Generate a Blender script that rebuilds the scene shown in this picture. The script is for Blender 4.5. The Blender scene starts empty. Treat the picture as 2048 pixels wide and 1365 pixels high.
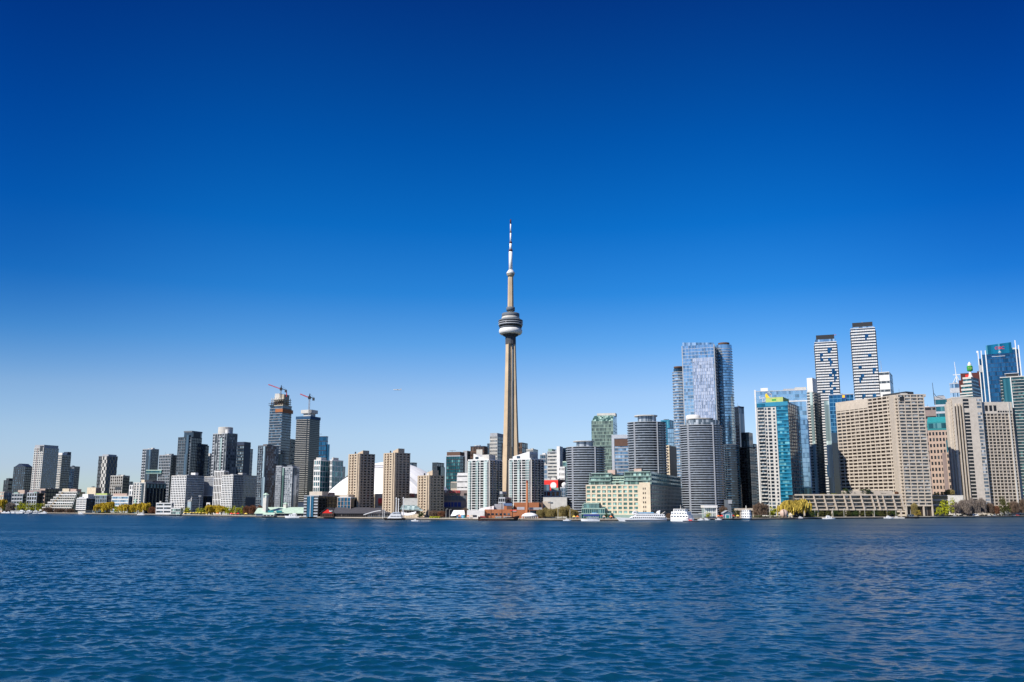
import bpy, math, random
import numpy as np
from mathutils import Vector

# ------------------------------------------------------------------ camera, sky, sun, exposure
SC = bpy.context.scene
COL = SC.collection
CAM_H = 18.0
FPX = 1800.0
HORIZON_V = 1010.0
TH = math.atan((HORIZON_V - 682.5) / FPX)
CT, ST = math.cos(TH), math.sin(TH)
cam_d = bpy.data.cameras.new('camera')
cam = bpy.data.objects.new('camera', cam_d)
COL.objects.link(cam)
cam.location = (0, 0, CAM_H)
cam.rotation_euler = (math.pi / 2 + TH, 0, 0)
cam_d.sensor_width = 36.0
cam_d.lens = 36.0 * FPX / 2048.0
cam_d.clip_start = 1.0
cam_d.clip_end = 60000.0
SC.camera = cam

SUN_EL = math.radians(41)
SUN_LEFT = math.radians(51)          # angle of the sun to the left of straight behind the camera
sx, sy, sz = -math.sin(SUN_LEFT) * math.cos(SUN_EL), -math.cos(SUN_LEFT) * math.cos(SUN_EL), math.sin(SUN_EL)
sun_d = bpy.data.lights.new('sun', 'SUN')
sun_d.energy = 5.0
sun_d.angle = math.radians(0.53)
sun_d.color = (1.0, 0.945, 0.86)
sun = bpy.data.objects.new('sun', sun_d)
COL.objects.link(sun)
sun.rotation_euler = Vector((sx, sy, sz)).to_track_quat('Z', 'Y').to_euler()
sun.location = (-2000, -1500, 2500)

W = bpy.data.worlds.new('World')
SC.world = W
W.use_nodes = True
wn, wl = W.node_tree.nodes, W.node_tree.links
bg = wn['Background']
sky = wn.new('ShaderNodeTexSky')
sky.sky_type = 'NISHITA'
sky.sun_disc = False
sky.sun_elevation = SUN_EL
sky.sun_rotation = math.atan2(sx, sy)
sky.air_density = 1.0
sky.dust_density = 0.3
sky.ozone_density = 3.0
tc = wn.new('ShaderNodeTexCoord')
sep = wn.new('ShaderNodeSeparateXYZ')
wl.new(tc.outputs['Generated'], sep.inputs[0])
ramp = wn.new('ShaderNodeValToRGB')
wl.new(sep.outputs['Z'], ramp.inputs[0])
SKY_RAMP = [(0.0, (.63, .80, 1.0)), (.037, (.635, .715, 1.0)), (.0755, (.70, .76, .955)), (.119, (.67, .755, .94)),
            (.174, (.305, .635, .955)), (.2286, (.085, .50, .93)), (.298, (.016, .40, .875)), (.384, (.003, .30, .76)),
            (.52, (.006, .157, .53)), (1.0, (.012, .14, .46))]
els = ramp.color_ramp.elements
els[0].position, els[0].color = SKY_RAMP[0][0], (*SKY_RAMP[0][1], 1)
els[1].position, els[1].color = SKY_RAMP[-1][0], (*SKY_RAMP[-1][1], 1)
for p_, c_ in SKY_RAMP[1:-1]:
    e_ = els.new(p_)
    e_.color = (*c_, 1)
mul = wn.new('ShaderNodeMix')
mul.data_type = 'RGBA'
mul.blend_type = 'MULTIPLY'
mul.inputs[0].default_value = 1.0
wl.new(sky.outputs[0], mul.inputs[6])
wl.new(ramp.outputs[0], mul.inputs[7])
# lens vignette put into the sky colour, darker either side of the harbour axis
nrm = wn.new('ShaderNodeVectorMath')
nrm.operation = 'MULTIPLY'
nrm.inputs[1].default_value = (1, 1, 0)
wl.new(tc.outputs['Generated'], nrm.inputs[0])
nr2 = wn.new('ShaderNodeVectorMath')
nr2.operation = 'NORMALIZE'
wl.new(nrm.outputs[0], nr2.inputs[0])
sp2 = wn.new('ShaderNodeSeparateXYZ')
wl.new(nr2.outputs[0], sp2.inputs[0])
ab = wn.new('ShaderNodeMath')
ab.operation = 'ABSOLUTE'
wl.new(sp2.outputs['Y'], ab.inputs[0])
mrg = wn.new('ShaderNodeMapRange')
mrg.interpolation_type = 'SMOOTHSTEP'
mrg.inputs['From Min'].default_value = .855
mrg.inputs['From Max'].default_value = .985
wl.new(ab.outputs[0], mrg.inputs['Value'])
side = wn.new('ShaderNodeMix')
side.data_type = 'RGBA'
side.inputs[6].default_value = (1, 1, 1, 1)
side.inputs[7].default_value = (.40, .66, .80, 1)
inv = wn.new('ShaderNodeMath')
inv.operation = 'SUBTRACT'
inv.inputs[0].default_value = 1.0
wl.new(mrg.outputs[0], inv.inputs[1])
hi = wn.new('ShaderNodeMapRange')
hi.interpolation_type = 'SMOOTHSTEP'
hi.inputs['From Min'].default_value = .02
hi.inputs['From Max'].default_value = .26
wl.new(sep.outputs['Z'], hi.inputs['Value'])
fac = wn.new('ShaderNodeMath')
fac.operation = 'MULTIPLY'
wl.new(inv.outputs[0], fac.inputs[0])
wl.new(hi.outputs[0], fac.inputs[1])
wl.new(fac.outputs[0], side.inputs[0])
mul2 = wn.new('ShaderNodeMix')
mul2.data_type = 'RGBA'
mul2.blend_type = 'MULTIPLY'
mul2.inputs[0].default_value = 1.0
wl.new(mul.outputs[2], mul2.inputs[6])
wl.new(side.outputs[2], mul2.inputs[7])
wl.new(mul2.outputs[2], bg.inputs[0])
bg.inputs[1].default_value = 0.117
SC.view_settings.view_transform = 'Standard'
SC.view_settings.look = 'None'
SC.view_settings.exposure = 0.3
SC.view_settings.gamma = 1.0
SC.cycles.max_bounces = 5
SC.cycles.sample_clamp_indirect = 4.0

# ------------------------------------------------------------------ helpers
import zlib
R = math.radians
GZ = 2.0                                  # height of the land above the water


def ray(u, v):
    """x/y and dz/y of the line of sight through a point of the photograph"""
    xc, yc = (u - 1024.0) / FPX, (682.5 - v) / FPX
    k = CT - yc * ST
    return xc / k, (ST + yc * CT) / k


def at(u, v, d):
    a, b = ray(u, v)
    return Vector((a * d, d, CAM_H + b * d))


def zat(v, d, u=1024):
    return CAM_H + ray(u, v)[1] * d


def mpp(v, d):
    return d / FPX / (CT - (682.5 - v) / FPX * ST)


SHORE = [(-500, 1025.6), (0, 1026.8), (85, 1027.6), (140, 1028.4), (250, 1030), (370, 1032), (500, 1034.6), (640, 1037.3), (720, 1038.6),
         (850, 1040.2), (960, 1041.3), (1160, 1042.3), (1240, 1042.4), (1340, 1041.6), (1400, 1041), (1500, 1040), (1560, 1039.6),
         (1640, 1038.6), (1800, 1037.2), (1860, 1036.6), (1900, 1036), (2048, 1034.6), (2500, 1032)]


def shore_d(u):
    for (u0, v0), (u1, v1) in zip(SHORE, SHORE[1:]):
        if u0 <= u <= u1:
            v = v0 + (v1 - v0) * (u - u0) / (u1 - u0)
            return -CAM_H / ray(u, v)[1]
    return 1500.0


def link(name, me, parent=None, mat=None):
    o = bpy.data.objects.new(name, me)
    COL.objects.link(o)
    if parent is not None:
        o.parent = parent
    if mat is not None:
        me.materials.append(mat)
    return o


def tag(o, label, cat=None, group=None, kind=None):
    if label:
        o['label'] = label
    if cat:
        o['category'] = cat
    if group:
        o['group'] = group
    if kind:
        o['kind'] = kind
    return o


def empty(name, loc, rz=0.0, label=None, cat=None, group=None):
    o = bpy.data.objects.new(name, None)
    o.empty_display_size = 5
    COL.objects.link(o)
    o.location = loc
    o.rotation_euler = (0, 0, rz)
    return tag(o, label, cat, group)


class MB:
    def __init__(s):
        s.v, s.f = [], []

    def hexa(s, p):
        n = len(s.v)
        s.v += p
        s.f += [(n, n + 3, n + 2, n + 1), (n + 4, n + 5, n + 6, n + 7), (n, n + 1, n + 5, n + 4), (n + 1, n + 2, n + 6, n + 5),
                (n + 2, n + 3, n + 7, n + 6), (n + 3, n, n + 4, n + 7)]
        return s

    def box(s, x0, x1, y0, y1, z0, z1):
        s.hexa([(x0, y0, z0), (x1, y0, z0), (x1, y1, z0), (x0, y1, z0), (x0, y0, z1), (x1, y0, z1), (x1, y1, z1), (x0, y1, z1)])
        return s

    def poly(s, pts):
        n = len(s.v)
        s.v += list(pts)
        s.f.append(tuple(range(n, n + len(pts))))
        return s

    def ring(s, p, z0, z1, q=None):
        n, k = len(s.v), len(p)
        q = q or p
        s.v += [(x, y, z0) for x, y in p] + [(x, y, z1) for x, y in q]
        for i in range(k):
            j = (i + 1) % k
            s.f.append((n + i, n + j, n + k + j, n + k + i))
        return s

    def prism(s, p, z0, z1, q=None):
        q = q or p
        s.ring(p, z0, z1, q)
        s.poly([(x, y, z1) for x, y in q])
        s.poly([(x, y, z0) for x, y in reversed(p)])
        return s

    def tube(s, a, b, r0, r1=None, n=6):
        a, b = Vector(a), Vector(b)
        r1 = r0 if r1 is None else r1
        d = (b - a).normalized()
        e = d.cross(Vector((0, 0, 1)) if abs(d.z) < .9 else Vector((1, 0, 0))).normalized()
        g = d.cross(e)
        k = len(s.v)
        for c, r in ((a, r0), (b, r1)):
            for i in range(n):
                t = 2 * math.pi * i / n
                s.v.append(tuple(c + e * (r * math.cos(t)) + g * (r * math.sin(t))))
        for i in range(n):
            j = (i + 1) % n
            s.f.append((k + i, k + j, k + n + j, k + n + i))
        s.f.append(tuple(range(k + n - 1, k - 1, -1)))
        s.f.append(tuple(range(k + n, k + 2 * n)))
        return s

    def lathe(s, prof, n=24, cx=0, cy=0):
        k = len(s.v)
        for r, z in prof:
            for i in range(n):
                t = 2 * math.pi * i / n
                s.v.append((cx + r * math.cos(t), cy + r * math.sin(t), z))
        for a in range(len(prof) - 1):
            for i in range(n):
                j = (i + 1) % n
                s.f.append((k + a * n + i, k + a * n + j, k + a * n + n + j, k + a * n + n + i))
        s.f.append(tuple(range(k + n - 1, k - 1, -1)))
        m = k + (len(prof) - 1) * n
        s.f.append(tuple(range(m, m + n)))
        return s

    def build(s, name, mat, parent=None, smooth=False):
        me = bpy.data.meshes.new(name)
        me.from_pydata(s.v, [], s.f)
        if smooth:
            me.polygons.foreach_set('use_smooth', [True] * len(me.polygons))
        return link(name, me, parent, mat)


# ------------------------------------------------------------------ materials
MATS = {}


def principled(name):
    m = bpy.data.materials.new(name)
    m.use_nodes = True
    return m, m.node_tree.nodes, m.node_tree.links, m.node_tree.nodes['Principled BSDF']


def wall(name, c, rough=.8, var=.12, scale=.25, metal=0.0):
    """a painted or mineral surface with faint weathering"""
    m, n, l, b = principled(name)
    t = n.new('ShaderNodeTexCoord')
    z = n.new('ShaderNodeTexNoise')
    z.inputs['Scale'].default_value = scale
    z.inputs['Detail'].default_value = 5
    l.new(t.outputs['Object'], z.inputs['Vector'])
    r = n.new('ShaderNodeValToRGB')
    r.color_ramp.elements[0].position, r.color_ramp.elements[1].position = .3, .7
    r.color_ramp.elements[0].color = (*[x * (1 - var) for x in c], 1)
    r.color_ramp.elements[1].color = (*[min(1, x * (1 + var * .6)) for x in c], 1)
    l.new(z.outputs['Fac'], r.inputs[0])
    l.new(r.outputs[0], b.inputs['Base Color'])
    b.inputs['Roughness'].default_value = rough
    b.inputs['Metallic'].default_value = metal
    MATS[name] = m
    return m


def glass(name, dark, light, share=.25, metal=0.0, rough=.08, spec=.5, cell=(3.1, 3.1, 60.0)):
    """window glass: every pane has its own tone (blinds, curtains, dark rooms behind)"""
    m, n, l, b = principled(name)
    t = n.new('ShaderNodeTexCoord')
    sn = n.new('ShaderNodeVectorMath')
    sn.operation = 'SNAP'
    sn.inputs[1].default_value = cell
    l.new(t.outputs['Object'], sn.inputs[0])
    oi = n.new('ShaderNodeObjectInfo')
    w = n.new('ShaderNodeTexWhiteNoise')
    w.noise_dimensions = '4D'
    l.new(sn.outputs[0], w.inputs['Vector'])
    l.new(oi.outputs['Random'], w.inputs['W'])
    r = n.new('ShaderNodeValToRGB')
    e = r.color_ramp.elements
    e[0].position, e[0].color = 0.0, (*[x * .6 for x in dark], 1)
    e[1].position, e[1].color = 1.0, (*light, 1)
    k = e.new(max(.02, 1 - share))
    k.color = (*[x * 1.25 for x in dark], 1)
    k = e.new(min(.98, 1 - share * .55))
    k.color = (*[(x + y) * .5 for x, y in zip(dark, light)], 1)
    l.new(w.outputs['Value'], r.inputs[0])
    l.new(r.outputs[0], b.inputs['Base Color'])
    b.inputs['Roughness'].default_value = rough
    b.inputs['Metallic'].default_value = metal
    b.inputs['Specular IOR Level'].default_value = spec
    MATS[name] = m
    return m


WHITE = wall('white_paint', (.72, .71, .69))
OFFW = wall('off_white', (.54, .52, .48))
CREAM = wall('cream_render', (.66, .56, .41))
PALEB = wall('pale_beige', (.52, .45, .37))
TAN = wall('tan_precast', (.48, .385, .28))
CONC = wall('concrete', (.42, .365, .28), var=.18)
CTCONC = wall('tower_concrete', (.52, .395, .26), var=.16, scale=.06)
LGREY = wall('light_grey', (.36, .375, .40))
MGREY = wall('mid_grey', (.125, .145, .17))
DGREY = wall('dark_grey', (.032, .042, .055))
BLACK = wall('black_metal', (.016, .017, .02), rough=.5)
NAVY = wall('navy_panel', (.02, .035, .07), rough=.5)
BRICK = wall('red_brick', (.40, .145, .06), scale=.6)
BROWN = wall('brown_panel', (.12, .065, .045))
MAUVE = wall('mauve_panel', (.27, .21, .20))
PINK = wall('pink_granite', (.48, .36, .29))
RED = wall('red_panel', (.80, .022, .012), rough=.5, var=.05)
DRED = wall('dark_red_granite', (.085, .016, .013))
COPPER = wall('green_copper_roof', (.46, .60, .49))
DROOF = wall('dark_shingle_roof', (.062, .062, .075))
TEALP = wall('teal_panel', (.012, .21, .34), rough=.4)
TEALR = wall('teal_roof', (.02, .24, .26), rough=.5)
LIME = wall('lime_panel', (.42, .50, .16))
SEAG = wall('sea_green_panel', (.25, .36, .32))
SILVER = wall('silver_panel', (.55, .57, .60), rough=.4, metal=.3)
ORANGE = wall('orange_netting', (.36, .13, .05))
CRANE = wall('crane_red', (.62, .05, .05), rough=.5)
YELLOW = wall('yellow_canvas', (.85, .62, .12))
ORANGEC = wall('orange_canvas', (.80, .22, .06))
BLUE = wall('blue_canvas', (.03, .05, .25))
SKYB = wall('sky_blue_paint', (.16, .42, .66))
GREENS = wall('green_sign', (.03, .30, .05))
GOLD = wall('gold_sign', (.95, .62, .02), rough=.5)
PINKC = wall('pinkish_stone', (.55, .40, .33))
SOLARB = wall('solar_panel', (.12, .2, .36), rough=.3)
COPRED = wall('reddish_oxide', (.30, .07, .04))
MEMBR = wall('white_membrane', (.86, .86, .86), rough=.6, var=.03, scale=.05)
MEMBG = wall('grey_membrane', (.62, .63, .66), rough=.6, var=.03, scale=.05)

G_DARK = glass('dark_glass', (.010, .021, .034), (.10, .15, .19), .24, spec=.8)
G_BLACK = glass('black_glass', (.007, .008, .011), (.05, .055, .06), .12)
G_NAVY = glass('navy_glass', (.007, .024, .05), (.07, .15, .23), .28, spec=.9)
G_GREY = glass('grey_glass', (.05, .06, .07), (.35, .37, .38), .4)
G_BLUE = glass('blue_mirror_glass', (.34, .47, .56), (.50, .62, .70), .4, metal=.8, rough=.12)
G_DBLUE = glass('deep_blue_mirror_glass', (.03, .13, .23), (.06, .20, .32), .3, metal=.8, rough=.15)
G_TEAL = glass('teal_glass', (.015, .10, .13), (.14, .34, .34), .3, metal=.2)
G_TEALB = glass('bright_teal_glass', (.008, .15, .25), (.2, .52, .56), .3, metal=.3)
G_GREEN = glass('green_glass', (.05, .11, .10), (.42, .60, .52), .5)
G_PALE = glass('pale_glass', (.22, .30, .30), (.55, .66, .63), .5)
G_LBLUE = glass('light_blue_glass', (.12, .22, .34), (.42, .58, .74), .5, metal=.35)
G_SILV = glass('silver_glass', (.10, .13, .16), (.50, .53, .56), .5, metal=.1)
G_PATCH = glass('patchwork_glass', (.075, .105, .095), (.26, .34, .27), .5, cell=(2.4, 2.4, 60))
G_LAV = glass('lavender_panel_glass', (.22, .29, .43), (.50, .56, .70), .75, rough=.3, cell=(1.6, 1.6, 60))
G_BROWN = glass('bronze_glass', (.03, .022, .018), (.22, .19, .17), .22)


# ------------------------------------------------------------------ building kit
def S(kind, m, n=6, pw=.2, sh=.35, proud=.4, skip=None, rail=None, seg=None):
    return dict(kind=kind, m=m, n=n, pw=pw, sh=sh, proud=proud, skip=skip, rail=rail, seg=seg)


class Bld:
    """a rectangular building seen at its nearest corner; face A runs from the corner to the left, face B to the right"""

    def __init__(s, name, label, u, vt, d, a=19.4, L1=None, L2=None, dl=None, z0=GZ, cat='building', group=None, vu=None):
        ul, uc, ur = u
        vu = vt if vu is None else vu
        C = at(uc, vu, d)
        if dl is not None:
            P = at(ul, vu, dl)
            a = math.degrees(math.atan2(P.y - C.y, C.x - P.x))
        ca, sa = math.cos(R(a)), math.sin(R(a))
        rl, rr = ray(ul, vu)[0], ray(ur, vu)[0]
        if L1 is None:
            L1 = (C.x - rl * C.y) / (ca + rl * sa)
        if L2 is None:
            L2 = (C.x - rr * C.y) / (rr * ca - sa) if ur > uc else 30.0
        if not (2 < L1 < 400 and 2 < L2 < 400):
            # the right side would face away: turn the block so that neither side shows
            a = math.degrees(math.atan(rl)) + .4
            ca, sa = math.cos(R(a)), math.sin(R(a))
            L1, L2 = (C.x - rl * C.y) / (ca + rl * sa), 34.0
        s.W, s.D, s.H = L1, L2, zat(vt, d, uc) - z0
        s.z0 = z0
        cx = C.x - ca * L1 / 2 + sa * L2 / 2
        cy = C.y + sa * L1 / 2 + ca * L2 / 2
        s.o = empty(name, (cx, cy, z0), -R(a), label, cat, group)
        s.d, s.a = d, a

    def hz(s, v):
        """local height of image row v at the building's near corner"""
        return zat(v, s.d) - s.z0

    def pt(s, f, q, n, z):
        w, d = s.W / 2, s.D / 2
        if f == 'A':
            return (-w + q, -d - n, z)
        if f == 'B':
            return (w + n, -d + q, z)
        if f == 'C':
            return (w - q, d + n, z)
        return (-w - n, d - q, z)

    def L(s, f):
        return s.W if f in 'AC' else s.D

    def fbox(s, mb, f, q0, q1, n0, n1, z0, z1):
        P = s.pt
        mb.hexa([P(f, q0, n1, z0), P(f, q1, n1, z0), P(f, q1, n0, z0), P(f, q0, n0, z0),
                 P(f, q0, n1, z1), P(f, q1, n1, z1), P(f, q1, n0, z1), P(f, q0, n0, z1)])

    def part(s, name, mb, mat, smooth=False, label=None, parent=None):
        o = mb.build(name, mat, parent or s.o, smooth)
        if label:
            o['label'] = label
        return o

    def boxpart(s, name, mat, x0, x1, y0, y1, z0, z1, label=None, parent=None):
        return s.part(name, MB().box(x0, x1, y0, y1, z0, z1), mat, label=label, parent=parent)

    def facade(s, fl, gl, A, B, z0=0.0, z1=None, Cf=None, Df=None, faces='ABCD', roof=None, par=1.2, rows=True, slabname='balcony'):
        z1 = s.H if z1 is None else z1
        st = dict(A=A, B=B, C=Cf or A, D=Df or B)
        w, d = s.W / 2, s.D / 2
        fh = (z1 - z0) / fl
        rect = [(-w, -d), (w, -d), (w, d), (-w, d)]
        if rows:
            for i in range(fl):
                s.part('window_row', MB().ring(rect, z0 + i * fh, z0 + (i + 1) * fh), gl)
        else:
            s.part('body', MB().ring(rect, z0, z1), gl)
        walls, bal = {}, {}
        for f in faces:
            t = st[f]
            if t is None:
                continue
            L = s.L(f)
            if f == 'B' and t['kind'] in ('grid', 'bands', 'curtain') and t['proud'] < 1.5:
                t = dict(t, proud=t['proud'] * .25)
            ext = t['proud'] if f in 'AC' else 0
            wm = walls.setdefault(t['m'].name, MB())
            p = t['proud']
            if t['kind'] == 'blank':
                s.fbox(wm, f, -ext, L + ext, 0.02, p, z0, z1)
                continue
            if t['kind'] == 'balc':
                for i in range(fl):
                    mb = bal.setdefault((i, (t['rail'] or t['m']).name), MB())
                    zz = z0 + i * fh
                    segs = t['seg'] or [(0, 1)]
                    for k, (q0, q1) in enumerate(segs):
                        if t['skip'] and t['skip'](i, k):
                            continue
                        a0, a1 = q0 * L + .1, q1 * L - .1
                        s.fbox(mb, f, a0, a1, .03, p, zz, zz + .28)
                        s.fbox(mb, f, a0, a1, p - .12, p + .01, zz - .02, zz + t['sh'] * fh)
                if t['pw'] > 0:
                    for j in range(t['n'] + 1):
                        c = j * L / t['n']
                        hw = t['pw'] * L / t['n'] / 2
                        s.fbox(wm, f, max(0, c - hw), min(L, c + hw), .02, p + .15, z0, z1)
                continue
            if t['kind'] in ('grid', 'bands', 'curtain'):
                if t['sh'] > 0:
                    for i in range(fl):
                        s.fbox(wm, f, -ext, L + ext, .02, p, z0 + i * fh, z0 + i * fh + t['sh'] * fh)
                if t['pw'] > 0:
                    for j in range(t['n'] + 1):
                        c = j * L / t['n']
                        hw = t['pw'] * L / t['n'] / 2
                        if t['skip'] and t['skip'](j, 0):
                            continue
                        s.fbox(wm, f, max(-ext * .5, c - hw), min(L + ext * .5, c + hw), .02, p + .08, z0, z1)
        for k, mb in walls.items():
            if mb.v:
                s.part('wall', mb, MATS[k])
        for (i, k), mb in sorted(bal.items()):
            if mb.v:
                s.part(slabname, mb, MATS[k])
        if roof is not False and s.H > 45 and min(s.W, s.D) > 12:
            g = random.Random(zlib.crc32(s.o['label'].encode()))
            for i in range(g.randint(2, 3)):
                px, py = g.uniform(-.36, .2) * s.W, g.uniform(-.4, .2) * s.D
                s.boxpart('roof_plant', g.choice((LGREY, MGREY, OFFW)), px, px + s.W * g.uniform(.1, .26), py, py + s.D * g.uniform(.12, .3), z1 + .45, z1 + g.uniform(2.2, 4.6))
            if g.random() < .5:
                px, py = g.uniform(-.4, .4) * s.W, g.uniform(-.4, .1) * s.D
                s.part('aerial', MB().tube((px, py, z1), (px, py, z1 + g.uniform(6, 11)), .3, .15, 5), MGREY)
        if roof is not False:
            rm = roof or A['m']
            mb = MB().box(-w - .5, w + .5, -d - .5, d + .5, z1, z1 + .5)
            if par:
                for f in 'ABCD':
                    e = .5 if f in 'AC' else -.02
                    s.fbox(mb, f, -e, s.L(f) + e, -.1, .52, z1 + .5, z1 + .5 + par)
            s.part('roof', mb, rm)
        return s

    def penthouse(s, mat, fx0, fx1, fy0, fy1, h, z=None, name='penthouse', label=None):
        z = (s.H + .5) if z is None else z
        return s.boxpart(name, mat, s.W * (fx0 - .5), s.W * (fx1 - .5), s.D * (fy0 - .5), s.D * (fy1 - .5), z, z + h, label=label)

    def windows(s, f, mat, cols, z0, z1, rows, q0=0, q1=None, ww=.6, hh=.6, n=.12, th=.2, name='window', skip=None):
        q1 = s.L(f) if q1 is None else q1
        for i in range(rows):
            for j in range(cols):
                if skip and skip(i, j):
                    continue
                cq, cz = q0 + (j + .5) * (q1 - q0) / cols, z0 + (i + .5) * (z1 - z0) / rows
                hw, hz = ww * (q1 - q0) / cols / 2, hh * (z1 - z0) / rows / 2
                mb = MB()
                s.fbox(mb, f, cq - hw, cq + hw, n - th, n, cz - hz, cz + hz)
                s.part(name, mb, mat)

    def text(s, txt, f, q, n, z, size, mat, name='sign_lettering', align='CENTER'):
        cu = bpy.data.curves.new(name, 'FONT')
        cu.body = txt
        cu.size = size
        cu.extrude = .15
        cu.align_x = align
        cu.align_y = 'CENTER'
        cu.materials.append(mat)
        o = text_mesh(name, cu)
        o.parent = s.o
        o.location = s.pt(f, q, n, z)
        o.rotation_euler = (math.pi / 2, 0, {'A': 0, 'B': math.pi / 2, 'C': math.pi, 'D': -math.pi / 2}[f])
        return o


def text_mesh(name, cu):
    t = bpy.data.objects.new(name, cu)
    COL.objects.link(t)
    bpy.context.view_layer.update()
    me = bpy.data.meshes.new_from_object(t.evaluated_get(bpy.context.evaluated_depsgraph_get()))
    me.name = name
    bpy.data.objects.remove(t)
    o = bpy.data.objects.new(name, me)
    COL.objects.link(o)
    return o


def scale_poly(p, off):
    cx = sum(x for x, y in p) / len(p)
    cy = sum(y for x, y in p) / len(p)
    out = []
    for x, y in p:
        r = math.hypot(x - cx, y - cy)
        out.append((cx + (x - cx) * (r + off) / r, cy + (y - cy) * (r + off) / r))
    return out


def ellipse(rx, ry, n=28, e=1.0):
    p = []
    for i in range(n):
        t = 2 * math.pi * i / n
        c, q = math.cos(t), math.sin(t)
        p.append((rx * math.copysign(abs(c) ** e, c), ry * math.copysign(abs(q) ** e, q)))
    return p


class Round:
    """a tower on an oval plan"""

    def __init__(s, name, label, ul, ur, vt, d, ratio=.62, e=.8, rz=0.0, cat='building', group=None, n=32):
        s.rx = (at(ur, vt, d).x - at(ul, vt, d).x) / 2
        s.ry = s.rx * ratio
        s.d = d + s.ry
        c = at((ul + ur) / 2, vt, s.d)
        s.H = c.z - GZ
        s.o = empty(name, (c.x, s.d, GZ), rz, label, cat, group)
        s.p = ellipse(s.rx, s.ry, n, e)

    def hz(s, v):
        return zat(v, s.d - s.ry) - GZ

    def part(s, name, mb, mat, smooth=False, label=None):
        o = mb.build(name, mat, s.o, smooth)
        if label:
            o['label'] = label
        return o

    def floors(s, fl, gl, slab, z0=0.0, z1=None, off=1.4, th=.3, rail=1.0, railm=None, poly=None, fins=None, finm=None):
        p = poly or s.p
        z1 = s.H if z1 is None else z1
        fh = (z1 - z0) / fl
        q, q2 = scale_poly(p, off), scale_poly(p, off - .12)
        for i in range(fl):
            z = z0 + i * fh
            s.part('window_row', MB().ring(p, z, z + fh), gl)
            b = s.part('balcony', MB().prism(q, z, z + th), slab)
            if rail:
                mb = MB().ring(scale_poly(p, off + .03), z + .03, z + th + rail)
                mb.ring(list(reversed(q2)), z + th, z + th + rail)
                mb.build('railing', railm or slab, b)
        if fins:
            mb = MB()
            for k in fins:
                x, y = scale_poly(p, off + .2)[k % len(p)]
                x0, y0 = p[k % len(p)]
                mb.box(min(x, x0) - .35, max(x, x0) + .35, min(y, y0) - .35, max(y, y0) + .35, z0, z1)
            s.part('pier', mb, finm or slab)
        s.part('roof', MB().prism(scale_poly(p, off * .8), z1, z1 + .6), slab)
        return s

# ------------------------------------------------------------------ far left group
G_NAVYP = glass('navy_glass_with_pale_panes', (.02, .04, .07), (.30, .40, .46), .5)  # panes vary at random from navy to pale blue grey
AP, OF = 'apartment building', 'office building'
TALL = 'residential towers of the skyline'
GA = 19.4

b = Bld('apartment_tower', 'small dark stepped block at the far left edge of the skyline', (8, 17, 27), 962, 2330, cat=AP)
b.facade(7, G_DARK, S('grid', DGREY, 4, .2, .3), S('bands', BLACK, 3, .1, .3), rows=True)
b.penthouse(DGREY, .35, 1, .1, .9, 6)
b = Bld('apartment_tower', 'dark blue glass block with a low pointed gable on its roof', (28, 51, 66), 935, 2300, cat=AP)
b.facade(18, G_NAVY, S('grid', DGREY, 6, .18, .28), S('grid', BLACK, 4, .15, .25))
mb = MB()
w, d_, h = b.W / 2, b.D / 2, b.H + .5
mb.poly([(-w, -d_, h), (w, -d_, h), (w * .15, -d_, h + 9), (-w * .15, -d_, h + 9)]).poly([(w, d_, h), (-w, d_, h), (-w * .15, d_, h + 9), (w * .15, d_, h + 9)])
mb.poly([(w, -d_, h), (w, d_, h), (w * .15, d_, h + 9), (w * .15, -d_, h + 9)]).poly([(-w, d_, h), (-w, -d_, h), (-w * .15, -d_, h + 9), (-w * .15, d_, h + 9)])
mb.poly([(-w * .15, -d_, h + 9), (w * .15, -d_, h + 9), (w * .15, d_, h + 9), (-w * .15, d_, h + 9)])
b.part('gable', mb, NAVY)

b = Bld('apartment_tower', 'tall slab with a bright white narrow side and a long dark blue glass face', (69, 87.5, 117.5), 897, 2200, cat=AP)
b.facade(28, G_NAVY, S('grid', OFFW, 5, .42, .35), S('grid', SILVER, 9, .14, .06, .3))
b.penthouse(LGREY, 0, .98, .02, .98, 8)
b.boxpart('corner_frame', DGREY, b.W * .1, b.W * .42, -b.D / 2 - .55, -b.D / 2 + 1, b.H - 7, b.H + 6)
b.boxpart('service_core', MAUVE, -b.W * .16, -b.W * .1, -b.D / 2 - .7, -b.D / 2 + .2, 0, b.H + 1)
b = Bld('apartment_tower', 'white and dark blue slab standing behind the tall white sided slab', (113, 124, 142), 911, 2290, cat=AP)
b.facade(24, G_NAVY, S('grid', OFFW, 4, .3, .4), S('grid', DGREY, 6, .12, .2, .3))
b.penthouse(WHITE, .05, .95, .05, .6, 6)
b.penthouse(NAVY, .3, 1, .6, 1, 9)
b = Bld('apartment_tower', 'plain navy blue slab at the right end of the far left cluster', (136, 149, 159.5), 934.5, 2360, cat=AP)
b.facade(20, G_NAVY, S('grid', NAVY, 4, .2, .25), S('grid', NAVY, 4, .3, .25), roof=NAVY)
b = Bld('apartment_tower', 'slim tower with a chequered grey and black facade', (197.5, 215, 235.5), 913, 2080, cat=AP)
b.facade(16, G_BLACK, None, None, roof=LGREY, par=.6)
mbA, mbB = MB(), MB()
fh = b.H / 16
for i in range(16):
    for f, n, mb in (('A', 5, mbA), ('B', 6, mbB)):
        L_ = b.L(f)
        for j in range(n):
            if f == 'A' and j < 2:
                b.fbox(mbB, f, j * L_ / n + (.5 if i % 2 else 2.2), (j + 1) * L_ / n - (2.2 if i % 2 else .5), .02, .4, i * fh, i * fh + fh * .72)
                continue
            q = (j + (.0 if (i + j) % 2 else .38)) * L_ / n
            b.fbox(mb, f, q, q + L_ / n * .62, .02, .45, i * fh, i * fh + fh * .96)
b.part('wall', mbA, OFFW)
b.part('wall', mbB, MGREY)
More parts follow.
